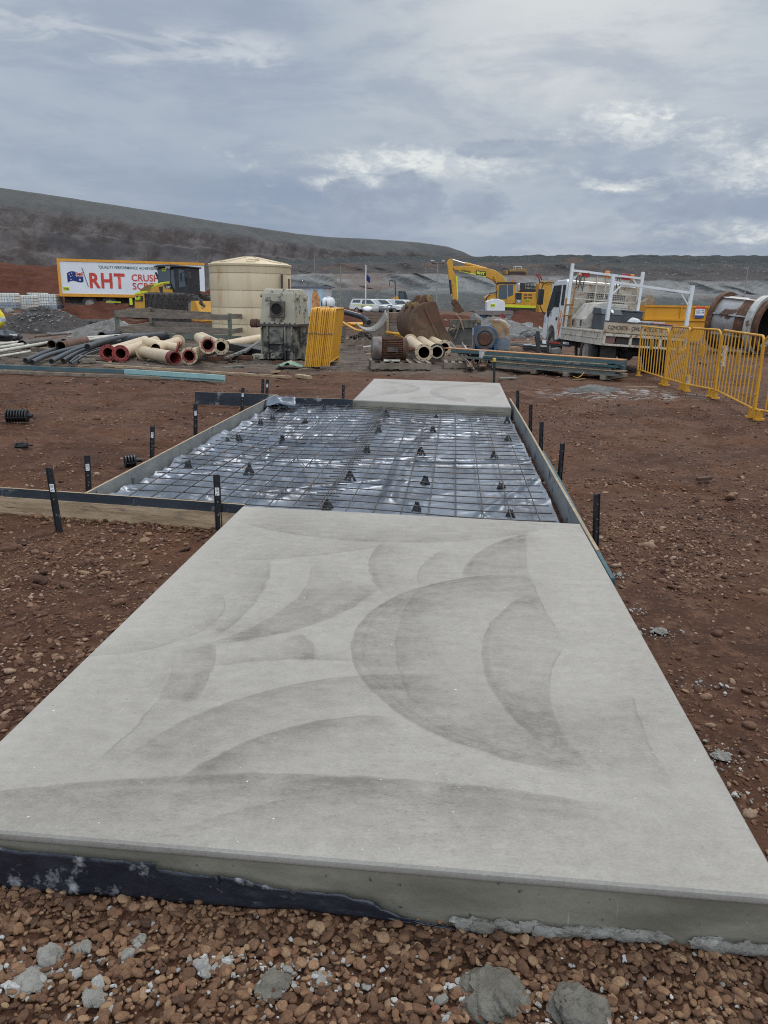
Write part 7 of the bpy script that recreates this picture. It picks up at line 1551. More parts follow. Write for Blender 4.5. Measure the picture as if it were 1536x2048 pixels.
# ================================================================== excavator working behind
def excavator():
    Y = 72.; o = atY(1035, 634, Y); o.z = .1; t = thing('excavator', 'large yellow excavator reaching over the dirt heap', 'excavator', o, 0); q = lambda z: LP(z, Y, o); s = Y/1597
    ty = M('excavator track', (.075, .048, .036), (.05, .035, .028), sc=3, rough=.9)
    for y in (-1.5, 1.1):
        m = MB(); a, b = q([(985, 626)])[0], q([(1082, 626)])[0]; r = .55; pts = [(a[0]-r*math.sin(k), r-.05+r*math.cos(k)) for k in np.linspace(0, math.pi, 8)]+[(b[0]+r*math.sin(k), r-.05-r*math.cos(k)) for k in np.linspace(0, math.pi, 8)]
        m.side(pts, y, y+.6); m.build('track', ty, t)
        g = MB()
        for k in range(16): x = a[0]+(b[0]-a[0])*k/15; g.bx(x-.07, x+.07, y-.02, y+.62, 2*r-.08, 2*r-.02)
        g.build('track_pads', ty, t)
    m = MB(); m.cyl((0, 0, .7), (0, 0, 1.25), 1.0, None, 24); m.build('turntable', chass, t)
    m = MB(); m.side(q([(985, 613), (1100, 617), (1110, 610), (1110, 586), (1026, 584), (1026, 608), (985, 608)]), -1.45, 1.45); hs = m.build('house', catyel, t, bevel=.06)
    m = MB(); m.side(q([(1005, 614), (1110, 618), (1110, 613.5), (1005, 609)]), -1.475, -1.44); m.build('reflective_tape', hiv, hs)
    m = MB(); m.side(q([(1026, 586), (1038, 586), (1037, 606), (1026, 606)]), -1.47, -1.44); m.build('side_panel', mblack, hs); 
    for x in (1042, 1051):
        for y in (588, 594): m = MB(); m.side(q([(x, y), (x+7, y), (x+7, y+3.6), (x, y+3.6)]), -1.47, -1.44); m.build('vent', M('vent brown', (.20, .09, .03)), hs)
    a = q([(1027, 605.5), (1036, 599.5)]); text('390', 'lettering', (a[0][0], -1.49, a[0][1]), (1, 0, 0), (0, 0, 1), a[1][0]-a[0][0], a[1][1]-a[0][1], wht, hs, .03)
    m = MB(); a = q([(1046, 602.5), (1054, 598)]); m.bx(a[0][0], a[1][0], -1.48, -1.44, a[0][1], a[1][1]); pl = m.build('number_plate', plate_y, hs); text('EX20', 'print', (a[0][0]+.03, -1.487, a[0][1]+.04), (1, 0, 0), (0, 0, 1), a[1][0]-a[0][0]-.06, a[1][1]-a[0][1]-.08, inkm, pl, .02)
    m = MB(); m.side(q([(1082, 609), (1096, 610), (1096, 590), (1082, 592)]), -1.50, -1.44); pl = m.build('name_plate', mblack, hs); a = q([(1083.5, 605), (1094, 596)]); text('RHT', 'print', (a[0][0], -1.52, a[0][1]), (1, 0, 0), (0, 0, 1), a[1][0]-a[0][0], a[1][1]-a[0][1], plate_y, pl, .03)
    # engine deck clutter and handrails
    m = MB(); m.side(q([(1038, 584), (1068, 585), (1068, 578), (1046, 577), (1046, 566), (1038, 566)]), -1.2, 1.1); m.build('engine_deck', mblack, hs, bevel=.04)
    m = MB()
    for x in (1050, 1056, 1062, 1068): a, b = q([(x, 580), (x, 566)]); m.cyl((a[0], -1.1, a[1]), (b[0], -1.1, b[1]), .03, None, 6); m.cyl((a[0], .9, a[1]), (b[0], .9, b[1]), .03, None, 6)
    for y in (566, 573): a, b = q([(1050, y), (1068, y)]); m.cyl((a[0], -1.1, a[1]), (b[0], -1.1, b[1]), .03, None, 6); m.cyl((a[0], .9, a[1]), (b[0], .9, b[1]), .03, None, 6)
    m.build('handrail', mblack, hs)
    m = MB(); m.side(q([(1034, 583), (1034, 567), (1040, 567), (1040, 583)]), -.6, .2); m.build('air_cleaner', wht, hs, bevel=.1)
    m = MB(); m.side(q([(990, 607), (990, 570), (996, 567), (1026, 567), (1027, 607), (1018, 607), (1004, 608)]), -1.42, -.35); cb = m.build('cab', catyel, t, bevel=.05)
    m = MB(); m.side(q([(992, 598), (994, 571), (1009, 570), (1009, 598)]), -1.44, -1.42); m.side(q([(1011, 594), (1011, 570), (1021, 570), (1021, 590)]), -1.44, -1.42); m.build('side_window', glass, cb)
    m = MB(); a, b = q([(989.5, 600)])[0], q([(991, 570)])[0]; m.add([(a[0]-.02, -1.35, a[1]), (a[0]-.02, -.42, a[1]), (b[0]-.02, -.42, b[1]), (b[0]-.02, -1.35, b[1])], [(0, 1, 2, 3)]); m.build('windscreen', glass, cb)
    m = MB(); m.side(q([(988, 568), (993, 565), (1027, 565), (1028, 568)]), -1.48, -.3); m.build('cab_roof', mblack, cb); m = MB(); a = q([(1023, 565), (1023, 560)]); m.cyl((a[0][0], -.9, a[0][1]), (a[0][0], -.9, a[1][1]), .1, None, 10); m.build('beacon', amber, cb)
    m = MB(); m.side(q([(970, 606), (970, 596), (976, 590), (990, 587), (990, 606)]), -1.2, 1.2); m.build('front_step', catyel, hs, bevel=.05); m = MB(); m.tube([(x, -1.25, z) for x, z in q([(969, 608), (969, 596), (978, 587), (990, 585)])], .05, 6); m.build('front_handrail', mblack, hs)
    # boom, stick, bucket
    m = MB(); m.side(q([(1013, 578), (1000, 574), (984, 560), (972, 554.5), (945, 548), (908, 540), (905, 535), (910, 532), (935, 532), (970, 536), (990, 541), (1004, 551), (1014, 566)]), -.35, .35); bm_ = m.build('boom', catyel, t, bevel=.04)
    m = MB(); m.side(q([(918, 542.8), (970, 554.5), (971, 553), (918, 541)]), -.362, -.34); m.build('reflective_tape', hiv, bm_)
    m = MB(); m.side(q([(951, 550), (970.5, 552.5), (971, 543), (951, 541)]), -.37, -.34); pl = m.build('name_plate', mblack, bm_); a = q([(952.5, 549)])[0]; b = q([(969.5, 543)])[0]; text('RHT', 'print', (a[0], -.385, a[1]+.02), (1, 0, -.08), (0, 0, 1), b[0]-a[0], b[1]-a[1]-.02, plate_y, pl, .05)
    a = q([(920, 543)])[0]; b = q([(941, 541)])[0]; text('KOMATSU', 'lettering', (a[0], -.365, a[1]), (1, 0, -.13), (.13, 0, 1), b[0]-a[0], .16, inkm, bm_, .03)
    m = MB(); (a, b, c) = q([(905, 519.5), (930, 527), (972, 538)]); m.cyl((a[0], 0, a[1]), (b[0], 0, b[1]), .07, None, 10); m.build('piston_rod', M('chrome rod', (.6, .6, .6), rough=.2, metal=1), bm_); m = MB(); m.cyl((b[0], 0, b[1]), (c[0], 0, c[1]), .13, None, 10); m.build('stick_cylinder', catyel, bm_, smooth=40)
    m = MB(); a, b, c = q([(987, 552), (991, 563), (996, 580)]); m.cyl((a[0], -.5, a[1]), (b[0], -.5, b[1]), .1, None, 10); m.cyl((b[0], -.5, b[1]), (c[0], -.5, c[1]), .07, None, 10); m.build('boom_cylinder', catyel, bm_, smooth=40)
    m = MB(); m.side(q([(893, 526), (897, 519), (902, 517), (906, 524), (906, 540), (912, 555), (915, 600), (917, 618), (909, 618), (902, 580), (897, 556), (896, 540)]), -.3, .3); st_ = m.build('stick', catyel, t, bevel=.03)
    m = MB(); m.side(q([(911, 552), (914, 598), (916, 598), (913.5, 552)]), -.32, -.29); m.build('reflective_tape', hiv, st_)
    m = MB(); a, b, c = q([(899, 560), (902, 588), (904, 604)]); m.cyl((a[0], -.36, a[1]), (b[0], -.36, b[1]), .10, None, 8); m.build('bucket_cylinder', mblack, st_); m = MB(); m.cyl((b[0], -.36, b[1]), (c[0], -.36, c[1]), .06, None, 8); m.build('piston_rod', MATS['chrome rod'], st_)
    m = MB(); m.side(q([(903, 606), (908, 598), (915, 604), (922, 616), (928, 622), (918, 626), (906, 622), (909, 614)]), -.8, .8); m.build('bucket', rust, t)
excavator()
def hopper():
    Y = 66; o = atY(1090, 620, Y); o.z = 0; t = thing('yellow_hopper', 'yellow steel hopper with a red hook behind the truck mirror', 'hopper', o); q = lambda z: LP(z, Y, o)
    m = MB(); m.side(q([(1078, 625), (1078, 567), (1104, 567), (1106, 625)]), 0, 1.5); m.build('bin', catyel, t, bevel=.03); m = MB(); m.side(q([(1084, 563), (1107, 562), (1104, 567), (1090, 567)]), -.1, 1.6); m.build('mouth', catyel, t)
    m = MB(); m.tube(bez([(x, 0, z) for x, z in q([(1079, 567), (1078, 556), (1073, 550), (1077, 548), (1081, 553), (1084, 560)])], 5), .06, 6); m.build('hook', redp, t)
hopper()
def small_gear():
    Y = 52; o = atY(990, 628, Y); o.z = .55; t = thing('poly_tank', 'square white poly tank with a yellow number plate', 'poly tank', o); q = lambda z: LP(z, Y, o)
    m = MB(); m.side(q([(974, 622), (974, 604), (978, 600), (985, 599.5), (986, 597.5), (1000, 598), (1001, 600), (1008, 602), (1010, 606), (1010, 622)]), 0, 1.0); m.build('tank', wht, t, bevel=.05, seg=3)
    m = MB(); a = q([(981, 613.5), (990, 607.5)]); m.bx(a[0][0], a[1][0], -.02, 0, a[0][1], a[1][1]); p = m.build('number_plate', plate_y, t); text('F160', 'print', (a[0][0]+.03, -.025, a[0][1]+.05), (1, 0, 0), (0, 0, 1), (a[1][0]-a[0][0])*.75, (a[1][1]-a[0][1])*.5, inkm, p, .02)
    m = MB(); a = q([(950, 626), (1026, 622)]); m.bx(a[0][0], a[1][0], -.1, 1.2, a[0][1]-.10, a[1][1]); m.build('skid', M('grey skid', (.22, .19, .17), rough=.8), t)
    t2 = thing('water_pump', 'small blue pump beside the square poly tank', 'pump', Vector((atY(963, 620, Y).x, Y, .58))); m = MB(); m.bx(-.25, .25, 0, .5, 0, .3); m.ring((-.1, .2, .4), (1, 0, 0), [(0, .12), (.3, .12)], 14); m.build('engine', M('pump blue', (.05, .12, .22), (.03, .05, .08), sc=5), t2, bevel=.02)
    t3 = thing('hose_reel', 'red hose reel at the foot of the poly tank', 'hose reel', Vector((atY(1004, 620, Y).x, Y-.25, .72))); m = MB(); m.ring((0, 0, 0), (0, 1, 0), [(0, .17), (.03, .17), (.03, .1), (.2, .1), (.2, .17), (.24, .17)], 20); m.build('spool', redp, t3)
    t4 = thing('parts_box', 'small grey steel box beside the hose reel', 'steel box', Vector((atY(1017, 620, Y).x, Y-.1, .55))); m = MB(); m.bx(-.2, .2, 0, .4, 0, .28); m.build('case', M('mottled grey', (.25, .24, .23), (.12, .11, .11), sc=9), t4)
small_gear()
def mudrail():
    a, b = atY(1288, 600, 40), atY(1310, 596, 40); t = thing('conveyor_frame', 'muddy beige steel frame standing beyond the truck headboard', 'steel frame', Vector((a.x, 40, 0))); q = lambda z: LP(z, 40, t.location); mm = M('muddy beige steel', (.32, .235, .14), (.22, .15, .09), sc=4, rough=.8)
    m = MB(); m.side(q([(1255, 606), (1290, 602), (1296, 596), (1300, 589), (1305, 590), (1306, 596), (1310, 600), (1310, 614), (1304, 618), (1300, 610), (1255, 614)]), 0, .5); m.build('boom', mm, t, bevel=.02); m = MB(); m.side(q([(1264, 614), (1275, 614), (1270, 655), (1262, 655)]), .1, .4); m.side(q([(1300, 612), (1307, 612), (1305, 655), (1300, 655)]), .1, .4); m.build('legs', mm, t)
mudrail()
# ================================================================== utes, small loader, hut, horizontal tank, IBCs
def ute(label):
    t = thing('utility_car', label, 'ute', (0, 0, 0), 0, 'white utes parked in the distance'); W = .92
    low = [(0, .50), (0, 1.0), (.05, 1.10), (3.35, 1.12), (4.05, 1.12), (4.95, 1.02), (5.15, .90), (5.2, .50)]
    m = MB(); m.side(low, -W, W); b = m.build('body', wht, t, bevel=.05)
    m = MB(); top = [(.06, 1.10), (.30, 1.72), (.5, 1.80), (1.75, 1.82), (2.9, 1.80), (3.15, 1.74), (4.0, 1.12)]; n = len(top)
    vs = [(x, -W*(1 if i in (0, n-1) else .86), z) for i, (x, z) in enumerate(top)]+[(x, W*(1 if i in (0, n-1) else .86), z) for i, (x, z) in enumerate(top)]
    m.add(vs, [tuple(range(n-1, -1, -1)), tuple(range(n, 2*n))]+[(i, i+1, n+i+1, n+i) for i in range(n-1)]); c = m.build('cabin', wht, t, bevel=.03)
    for s in (-1, 1):
        g = MB()
        for w_ in ([(.38, 1.34), (.52, 1.68), (1.55, 1.70), (1.55, 1.34)], [(1.80, 1.30), (1.85, 1.70), (2.85, 1.69), (3.12, 1.60), (3.62, 1.24), (1.8, 1.20)]):
            f = lambda x, z: (x, s*(W*(1-.14*(z-1.1)/.7)+.012), z)
            v1 = [f(*p) for p in w_]; v2 = [(x, y-s*.02, z) for x, y, z in v1]; k = len(w_); g.add(v1+v2, [tuple(range(k)), tuple(range(2*k-1, k-1, -1))]+[(i, (i+1) % k, k+(i+1) % k, k+i) for i in range(k)])
        g.build('side_windows', glass, c)
        g = MB(); g.bx(.6, 3.4, s*(W+.004)-.004, s*(W+.004)+.004, 1.02, 1.12); g.build('reflective_tape', hiv, b)
    g = MB(); p, q_ = Vector((3.20, 0, 1.72)), Vector((3.98, 0, 1.16)); nn = Vector((.58, 0, .81)); g.add([(p.x+.012, -.74, p.z), (p.x+.012, .74, p.z), (q_.x+.012, .85, q_.z), (q_.x+.012, -.85, q_.z)], [(0, 1, 2, 3)]); g.build('windscreen', M('pale windscreen', (.25, .28, .30), rough=.1, spec=.8), c)
    g = MB(); g.tube([(5.15, -.8, .55), (5.32, -.75, .6), (5.34, -.6, 1.05), (5.34, .6, 1.05), (5.32, .75, .6), (5.15, .8, .55)], .05, 6); g.bx(5.18, 5.34, -.85, .85, .5, .72); g.build('bull_bar', mblack, t)
    for y in (-.68, .68): g = MB(); g.bx(5.02, 5.19, y-.2, y+.2, .82, .96); g.build('headlight', M('headlight', (.55, .57, .58), rough=.15), b)
    g = MB(); g.bx(1.7, 2.2, -W-.012, -W, .70, .98); g.build('door_sign', catyel, b)
    g = MB(); g.tube([(4.2, -.6, 1.1), (4.25, -.62, 2.5)], .015, 5); g.build('aerial', mblack, t)
    for x in (1.05, 4.25):
        for y in (-.82, .82): wheel(t, (x, y, .38), .38, .24)
    return t
u0 = ute('white canopy ute, side on, parked outermost in the distance'); YU = 104
u0.location = (atY(705, 616, YU).x, YU, -.05); u0.rotation_euler = (0, 0, R(-24))
dup(u0, u0.location+Vector((2.0, 1.4, 0)), (0, 0, R(-25)), 'white ute in the middle, mostly hidden by its neighbour')
dup(u0, u0.location+Vector((4.3, 2.6, 0)), (0, 0, R(-26)), 'white ute nearest the rusty bucket in the distance')
def farloader():
    Y = 128; o = atY(800, 618, Y); o.z = -.1; t = thing('compact_loader', 'small yellow loader with black cab behind the utes', 'loader', o); q = lambda z: LP(z, Y, o)
    m = MB(); m.side(q([(780, 606), (782, 598), (795, 592), (800, 604), (820, 603), (824, 612), (812, 620), (790, 616)]), -.9, .9); m.build('body', catyel, t, bevel=.05)
    m = MB(); m.side(q([(797, 602), (797, 582), (811, 583), (817, 602)]), -.7, .7); c = m.build('cab', mblack, t, bevel=.03); m = MB(); m.side(q([(812, 600), (810, 585), (815, 600)]), -.72, -.69); m.side(q([(799, 600), (799, 585), (808, 585), (808, 600)]), -.72, -.69); m.build('window', glass, c)
    m = MB(); m.tube([(x, 0, z) for x, z in q([(791, 590), (790, 561), (779, 561)])], .09, 6); m.tube([(x, 0, z) for x, z in q([(789, 565), (783, 562)])], .05, 6); m.build('light_mast', mblack, t); m = MB(); a = q([(778, 572), (780, 562)]); m.bx(a[0][0], a[1][0], -.1, .1, a[0][1], a[1][1]); m.build('red_lamp', redp, t)
    for x in (788, 816): a = q([(x, 616)])[0]; [wheel(t, (a[0], y, .6), .62, .5, (0, 1, 0), 10) for y in (-.9, .9)]
farloader()
def hut():
    Y = 58; a, b = atY(560, 600, Y+3), atY(645, 600, Y); o = Vector((a.x, Y+2, 0)); L = b.x-a.x; t = thing('site_hut', 'pale site hut with a posterboard end behind the crusher housing', 'site hut', o, R(-10)); zt = atY(640, 575, Y).z
    m = MB(); m.bx(0, L, 0, 2.5, .0, zt); m.build('walls', M('pale hut panel', (.55, .57, .57), (.48, .49, .49), sc=1, rough=.5), t); m = MB(); m.bx(-.15, L+.1, -.15, 2.65, zt, zt+.10); m.build('roof', M('blue grey roof', (.16, .18, .22), rough=.5), t)
    m = MB(); m.bx(L*.72, L-.02, -.06, -.003, .3, zt-.05); s = m.build('posterboard', M('poster sky', (.50, .56, .58), (.30, .45, .55), sc=1.2, rough=.5), t)
    m = MB(); m.prism([(L*.76, .8), (L*.93, .8), (L*.93, zt-.75), (L*.86, zt-.15), (L*.78, zt-.12), (L*.755, zt-.7)], (0, -.063, 0), (1, 0, 0), (0, 0, 1), 0, .004); m.build('orange_picture', M('poster orange', (.60, .30, .11), (.42, .17, .06), sc=5, rough=.6, lo=.45, hi=.55), s)
    m = MB(); m.bx(L*.77, L*.92, -.072, -.066, .6, .8); m.build('dark_caption', inkm, s)
hut()
def htank():
    Y = 54; a = atY(657, 607, Y); t = thing('poly_tank', 'ribbed white horizontal poly tank beside the site hut', 'poly tank', (a.x, Y, 0), R(-18)); r = .40; zc = a.z; m = MB(); pr = [(-.3, .05), (-.28, r*.6), (-.2, r*.9)]
    for k in range(5): pr += [(k*.11-.1, r), (k*.11-.06, r*.97), (k*.11-.02, r)]
    pr += [(.50, r*.85), (.56, r*.4), (.57, .04)]; m.ring((-.15, 0, zc), (1, 0, 0), pr, 26); m.ring((0, 0, zc+r*.93), (0, 0, 1), [(0, .12), (.1, .12)], 14); m.build('tank', wht, t, smooth=35)
    m = MB(); m.bx(-.3, .4, -.3, .3, .4, zc-r*.8); [m.beam((x, -.42, .4), (x, -.42, zc+.2), .04, .04, (0, 1, 0)) for x in (-.35, 0)]; m.build('cradle', chass, t)
htank()
def ibc(px, py, Y, label, rz=0., fill=.35, z=None, blue=False):
    p = atY(px, py, Y); t = thing('ibc_tote', label, 'tote', (p.x, p.y, p.z), rz, 'white caged liquid totes'); W, D, H = 1.2, 1.0, 1.0
    m = MB(); m.bx(-W/2, W/2, 0, D, .15, .15+H); m.build('bottle', M('tote plastic', (.74, .73, .66), (.62, .60, .52), sc=2, rough=.4), t, bevel=.09, seg=3)
    if fill: m = MB(); m.bx(-W/2-.004, W/2+.004, -.004, D+.004, .17, .15+H*fill); m.build('liquid', M('tote liquid', (.27, .31, .36), rough=.4), t)
    m = MB(); k = 0
    for x in np.linspace(-W/2, W/2, 8): m.beam((x, -.015, .14), (x, -.015, 1.16), .016, .016, (0, 1, 0)); m.beam((x, D+.015, .14), (x, D+.015, 1.16), .016, .016, (0, 1, 0))
    for z in np.linspace(.16, 1.15, 6): m.beam((-W/2, -.018, z), (W/2, -.018, z), .016, .016); m.beam((W/2+.01, 0, z), (W/2+.01, D, z), .016, .016); m.beam((-W/2-.01, 0, z), (-W/2-.01, D, z), .016, .016)
    m.build('cage', M('tote cage', (.40, .40, .38), rough=.5, metal=.2), t)
    m = MB(); m.bx(-W/2, W/2, 0, D, 0, .14); m.build('base', palletw, t); m = MB(); m.bx(.12, .42, -.035, -.022, .55, .92); m.build('label_panel', M('tote label', (.55, .60, .62) if not blue else (.20, .32, .50)), t)
    m = MB(); m.cyl((0, .5, 1.15), (0, .5, 1.2), .11, None, 14); m.build('cap', mblack, t); return t
ibc(14, 621, 54, 'upright caged tote beside the worker sleeve', R(6), .35)
ibc(52, 624, 56, 'caged tote lying lower, second from the worker', R(2), .0, None, True)
ibc(73, 618, 58.5, 'caged tote set further back with a blue label', 0, .0, None, True)
ibc(97, 624, 52.5, 'caged tote at the end of the row nearest the trailer', R(-3), .3)
ibc(153, 619, 53.5, 'lone yellowed caged tote half behind the red mound', R(-20), .0, None, True)
for i, (px, lb) in enumerate(((18, 'boulder sized rubble lump beside the totes'),)):
    m = MB(); p = atY(px, 624, 50); blob(m, (p.x, p.y, p.z), .32, 9, .7, 14, .4); tag(m.build('boulder', spill, smooth=60), 'pale tan boulder in front of the caged totes', 'boulder')
p = at(40, 665); lying('pallet_board', (30, 631), (70, 627), .1, .6, palletw, 'flat pallet boards under the caged totes', .35, None, 'pallet board')
# ================================================================== loose stock in the middle distance
def hoses():
    for i in range(9):
        t = thing('yellow_pipe', ('yellow conduit, lowest in the fan', 'yellow conduit, second lowest in the fan', 'yellow conduit, third lowest in the fan', 'yellow conduit, fourth lowest in the fan', 'yellow conduit in the centre of the fan', 'yellow conduit just above the centre of the fan', 'yellow conduit third from the top of the fan', 'yellow conduit second from the top of the fan', 'yellow conduit on top of the fan')[i], 'conduit', (0, 0, 0), 0, 'yellow conduits fanned by the bucket'); z = .12+.05*(i % 4)+.03*i
        c = bez([at(805, 679-3.3*i, z), at(775, 674-3.0*i, z+.04), at(748, 668-2.6*i, z+.06), at(735-5*i, 660-1.7*i, z+.10)], 6); m = MB(); m.tube(c, .055, 8); m.build('wall', yel, t, smooth=50)
    for i in range(2):
        t = thing('yellow_pipe', ('yellow conduit rising to the stacked barriers, lower', 'yellow conduit rising to the stacked barriers, upper')[i], 'conduit', (0, 0, 0), 0, 'yellow conduits by the barriers'); c = bez([at(666, 632+2*i, .55), at(690, 648-2*i, .4), at(712, 660-1*i, .25), at(730, 663-2*i, .22)], 6); m = MB(); m.tube(c, .04, 8); m.build('wall', yel, t, smooth=50)
hoses()
def curved_sheet():
    t = thing('curved_screen', 'curved perforated grey steel screen plate before the conduits', 'screen plate', (0, 0, 0)); Y = 22.5; o = atY(740, 650, Y); m = MB(); P = []
    mid = [(712, 648), (722, 657), (735, 663), (750, 662), (765, 652), (777, 636)]
    c = bez([Vector((*LP([p], Y, Vector((0, 0, 0)))[0], 0)) for p in mid], 5)
    for k, q in enumerate(c):
        f = .06+.30*(k/len(c))**1.3; P.append([(q.x+.0, Y-.1, q.y), (q.x-f*.25, Y+.12, q.y+f*.62)])
    m.grid(P); ob = m.build('plate', M('grey perforated plate', (.27, .25, .22), (.20, .18, .155), sc=40, rough=.6, lo=.45, hi=.55), t, smooth=60); ob.modifiers.new('s', 'SOLIDIFY').thickness = .02
curved_sheet()
pal3 = pallet(689, 692, 1.25, 1.0, R(-4), 'timber pallet heaped with rusty chain', .24)
m = MB(); o = pal3.matrix_basis @ Vector((.62, .5, .26))
for k in range(46):
    a, b = random.uniform(-.5, .5), random.uniform(-.4, .4); z = .20*max(0, 1-abs(a)*1.6)*random.uniform(.3, 1); r = random.uniform(.05, .085); q = Euler((random.uniform(0, 3), random.uniform(0, 3), random.uniform(0, 3))).to_matrix()
    m.tube([o+Vector((a, b, z))+q @ Vector((r*math.cos(t_), r*.65*math.sin(t_), 0)) for t_ in np.linspace(0, 6.28, 12, False)], .022, 6, 0, True)
tag(m.build('chain', M('dark chain', (.05, .04, .035), (.10, .07, .05), sc=9, rough=.6), smooth=50), 'heap of dark rusty chain on the pallet behind the motor', 'chain')
for i, (px, lb) in enumerate(((760, 'pale ceramic liner on the chain pallet, outer one'), (765, 'pale ceramic liner on the chain pallet, middle one'), (770, 'pale ceramic liner on the chain pallet, nearest the motor'))):
    p = at(px-2, 684, .0); m = MB(); m.cyl((p.x, p.y+.6, .30), (p.x+.05, p.y+.75, .55), .055, .06, 12); tag(m.build('liner', pvc, smooth=40), lb, 'liner', 'pale liners on the chain pallet')
def block_wall():
    Y = 30.; t = thing('brown_crate', 'long brown timber crate with bags on top behind the conduits', 'crate', Vector((atY(757, 640, Y).x, Y, 0))); q = lambda z: LP(z, Y, t.location); bw = M('brown crate board', (.20, .135, .095), (.15, .10, .075), sc=3, rough=.9)
    for i in range(3): a = q([(724, 643.5-6.2*i), (800, 637.5-6.2*i)]); m = MB(); m.bx(a[0][0], a[1][0], 0, 1.3, a[0][1], a[1][1]-.012); m.build('board', bw, t)
    a = q([(724, 668), (800, 644)]); m = MB(); m.bx(a[0][0]+.02, a[1][0]-.02, .02, 1.28, 0, a[1][1]); m.build('base', oldwood, t); m = MB(); a = q([(773, 650), (778, 621)]); m.bx(a[0][0], a[1][0], -.08, 0, .3, a[1][1]); m.build('post', pine, t)
    for (px, r, mt, lb) in ((736, .22, white, 'white sack lying on the long brown crate'), (752, .24, M('grey sack', (.35, .34, .31), rough=.8), 'grey sack beside the white sack on the crate'), (765, .25, greyplast, 'dark plastic bundle on the long brown crate')):
        p = atY(px, 622, Y+.4); m = MB(); blob(m, (p.x, p.y, q([(760, 625)])[0][1]+.10), r, int(px), .5, 14, .35); tag(m.build('sack', mt, smooth=180), lb, 'sack')
block_wall()
for i, (px, py, r, mt, lb) in enumerate(((795, 655, .32, redp, 'crumpled red tarpaulin bundle by the rusty bucket'), (783, 652, .26, mblack, 'dark rubbish bag beside the red bundle'), (776, 640, .18, M('pink rag', (.45, .22, .18), rough=.8), 'small pinkish bundle above the dark bag'), (712, 637, .22, M('pale sheeting', (.45, .42, .36), rough=.8), 'pale sheeting heaped behind the yellow conduits'), (700, 646, .25, greyb, 'grey scrap heap by the stacked barriers'))):
    p = at(px, py+6, .0); m = MB(); blob(m, (p.x, p.y, r*.5), r, 60+i, .75, 16, .4); tag(m.build('bundle', mt, smooth=180), lb, 'bundle')
def crate2():
    p = at(678, 684); t = thing('slatted_crate', 'grey slatted crate standing behind the stacked barriers', 'crate', p, R(-4)); m = MB(); m.bx(-.35, .18, .0, .6, 0, .62); m.build('body', oldwood, t)
    for z in (.08, .22, .36, .50): g = MB(); g.bx(-.35, .18, -.02, -.001, z, z+.09); g.build('slat', greyb, t)
crate2()
t = thing('suction_hose', 'thick black hose sloping down behind the stacked barriers', 'hose', (0, 0, 0)); m = MB(); m.tube(bez([atY(660, 615, 30), atY(690, 624, 30), atY(724, 634, 30), atY(738, 645, 29.5)], 6), .10, 12); m.build('wall', poly, t, smooth=50)
# poly sheeting at the very edge, by the worker
m = MB(); p = at(10, 680, 0); blob(m, (p.x, p.y, .12), .55, 77, .4, 18, .45); tag(m.build('bundle', M('shiny black wrap', (.02, .022, .026)), smooth=180), 'heap of black plastic at the picture edge below the worker', 'bundle')
# timber offcuts behind the steel pipes
for i in range(6):
    a = at(186+9*i, 672-2*(i % 3), .12+.05*(i % 3)); m = MB(); ang = random.uniform(-.5, .5); L = random.uniform(1.2, 2.4); m.beam(a, a+Vector((math.cos(ang)*L, math.sin(ang)*L+.4, .05)), .15, .05); tag(m.build('plank', [pine, palletw, cream, oldwood, pine, greyb][i]), ('pale loose plank behind the rusty pipe, first of the jumble', 'brown loose plank in the jumble behind the rusty pipe', 'cream loose panel in the jumble by the frame', 'old grey plank in the jumble by the frame', 'pale loose plank poking under the frame', 'weathered plank at the back of the jumble')[i], 'plank', 'jumbled planks by the timber frame')
# scrap lying about the yard
SCR = [((668, 704), .9, .10, .10, 'old', 'old timber block on the ground just past the stacked barriers'), ((700, 700), 1.3, .03, .03, 'pvc', 'thin white pipe lying before the chain pallet'), ((716, 668), 1.6, .12, .04, 'pine', 'pale plank lying under the curved screen plate'),
 ((688, 660), 1.5, .14, .05, 'grey', 'grey plank lying beside the slatted crate'), ((706, 652), 1.8, .10, .05, 'pine', 'pale batten sticking out among the yellow conduits'), ((728, 652), 1.4, .3, .04, 'grey', 'grey sheet offcut among the yellow conduits'),
 ((520, 700), 1.6, .10, .05, 'old', 'old plank lying against the crusher housing base'), ((546, 728), .5, .08, .06, 'rust', 'rusty block at the crusher housing corner'), ((930, 712), 1.1, .05, .05, 'rust', 'rusty bar lying between two pallets'),
 ((905, 700), 1.5, .10, .03, 'pale', 'pale angle iron leaning low by the bucket teeth'), ((960, 700), 1.3, .12, .05, 'pine', 'pale batten across the pallet behind the pail'), ((1010, 690), 1.2, .2, .08, 'grey', 'grey beam lying by the wrapped pack'),
 ((340, 660), 2.2, .16, .05, 'cream', 'cream panel lying inside the timber stillage'), ((410, 662), 1.8, .06, .06, 'pvc', 'white pipe lying inside the timber stillage'), ((280, 664), 2.0, .14, .05, 'pine', 'pale plank lying at the back of the timber stillage'),
 ((205, 662), 1.6, .12, .05, 'old', 'old plank on the rubble beside the red casing'), ((165, 664), 1.2, .10, .04, 'pine', 'pale batten just behind the red casing'), ((70, 676), 1.4, .06, .05, 'rust', 'rusty bar at the foot of the stone heap'),
 ((1250, 775), .6, .03, .02, 'pine', 'thin pale stick on the slurry patch'), ((1395, 964), .16, .05, .03, 'rust', 'small rusty lump alone on open red earth'), ((640, 738), .5, .06, .05, 'old', 'short old stick at the foot of the stacked barriers')]
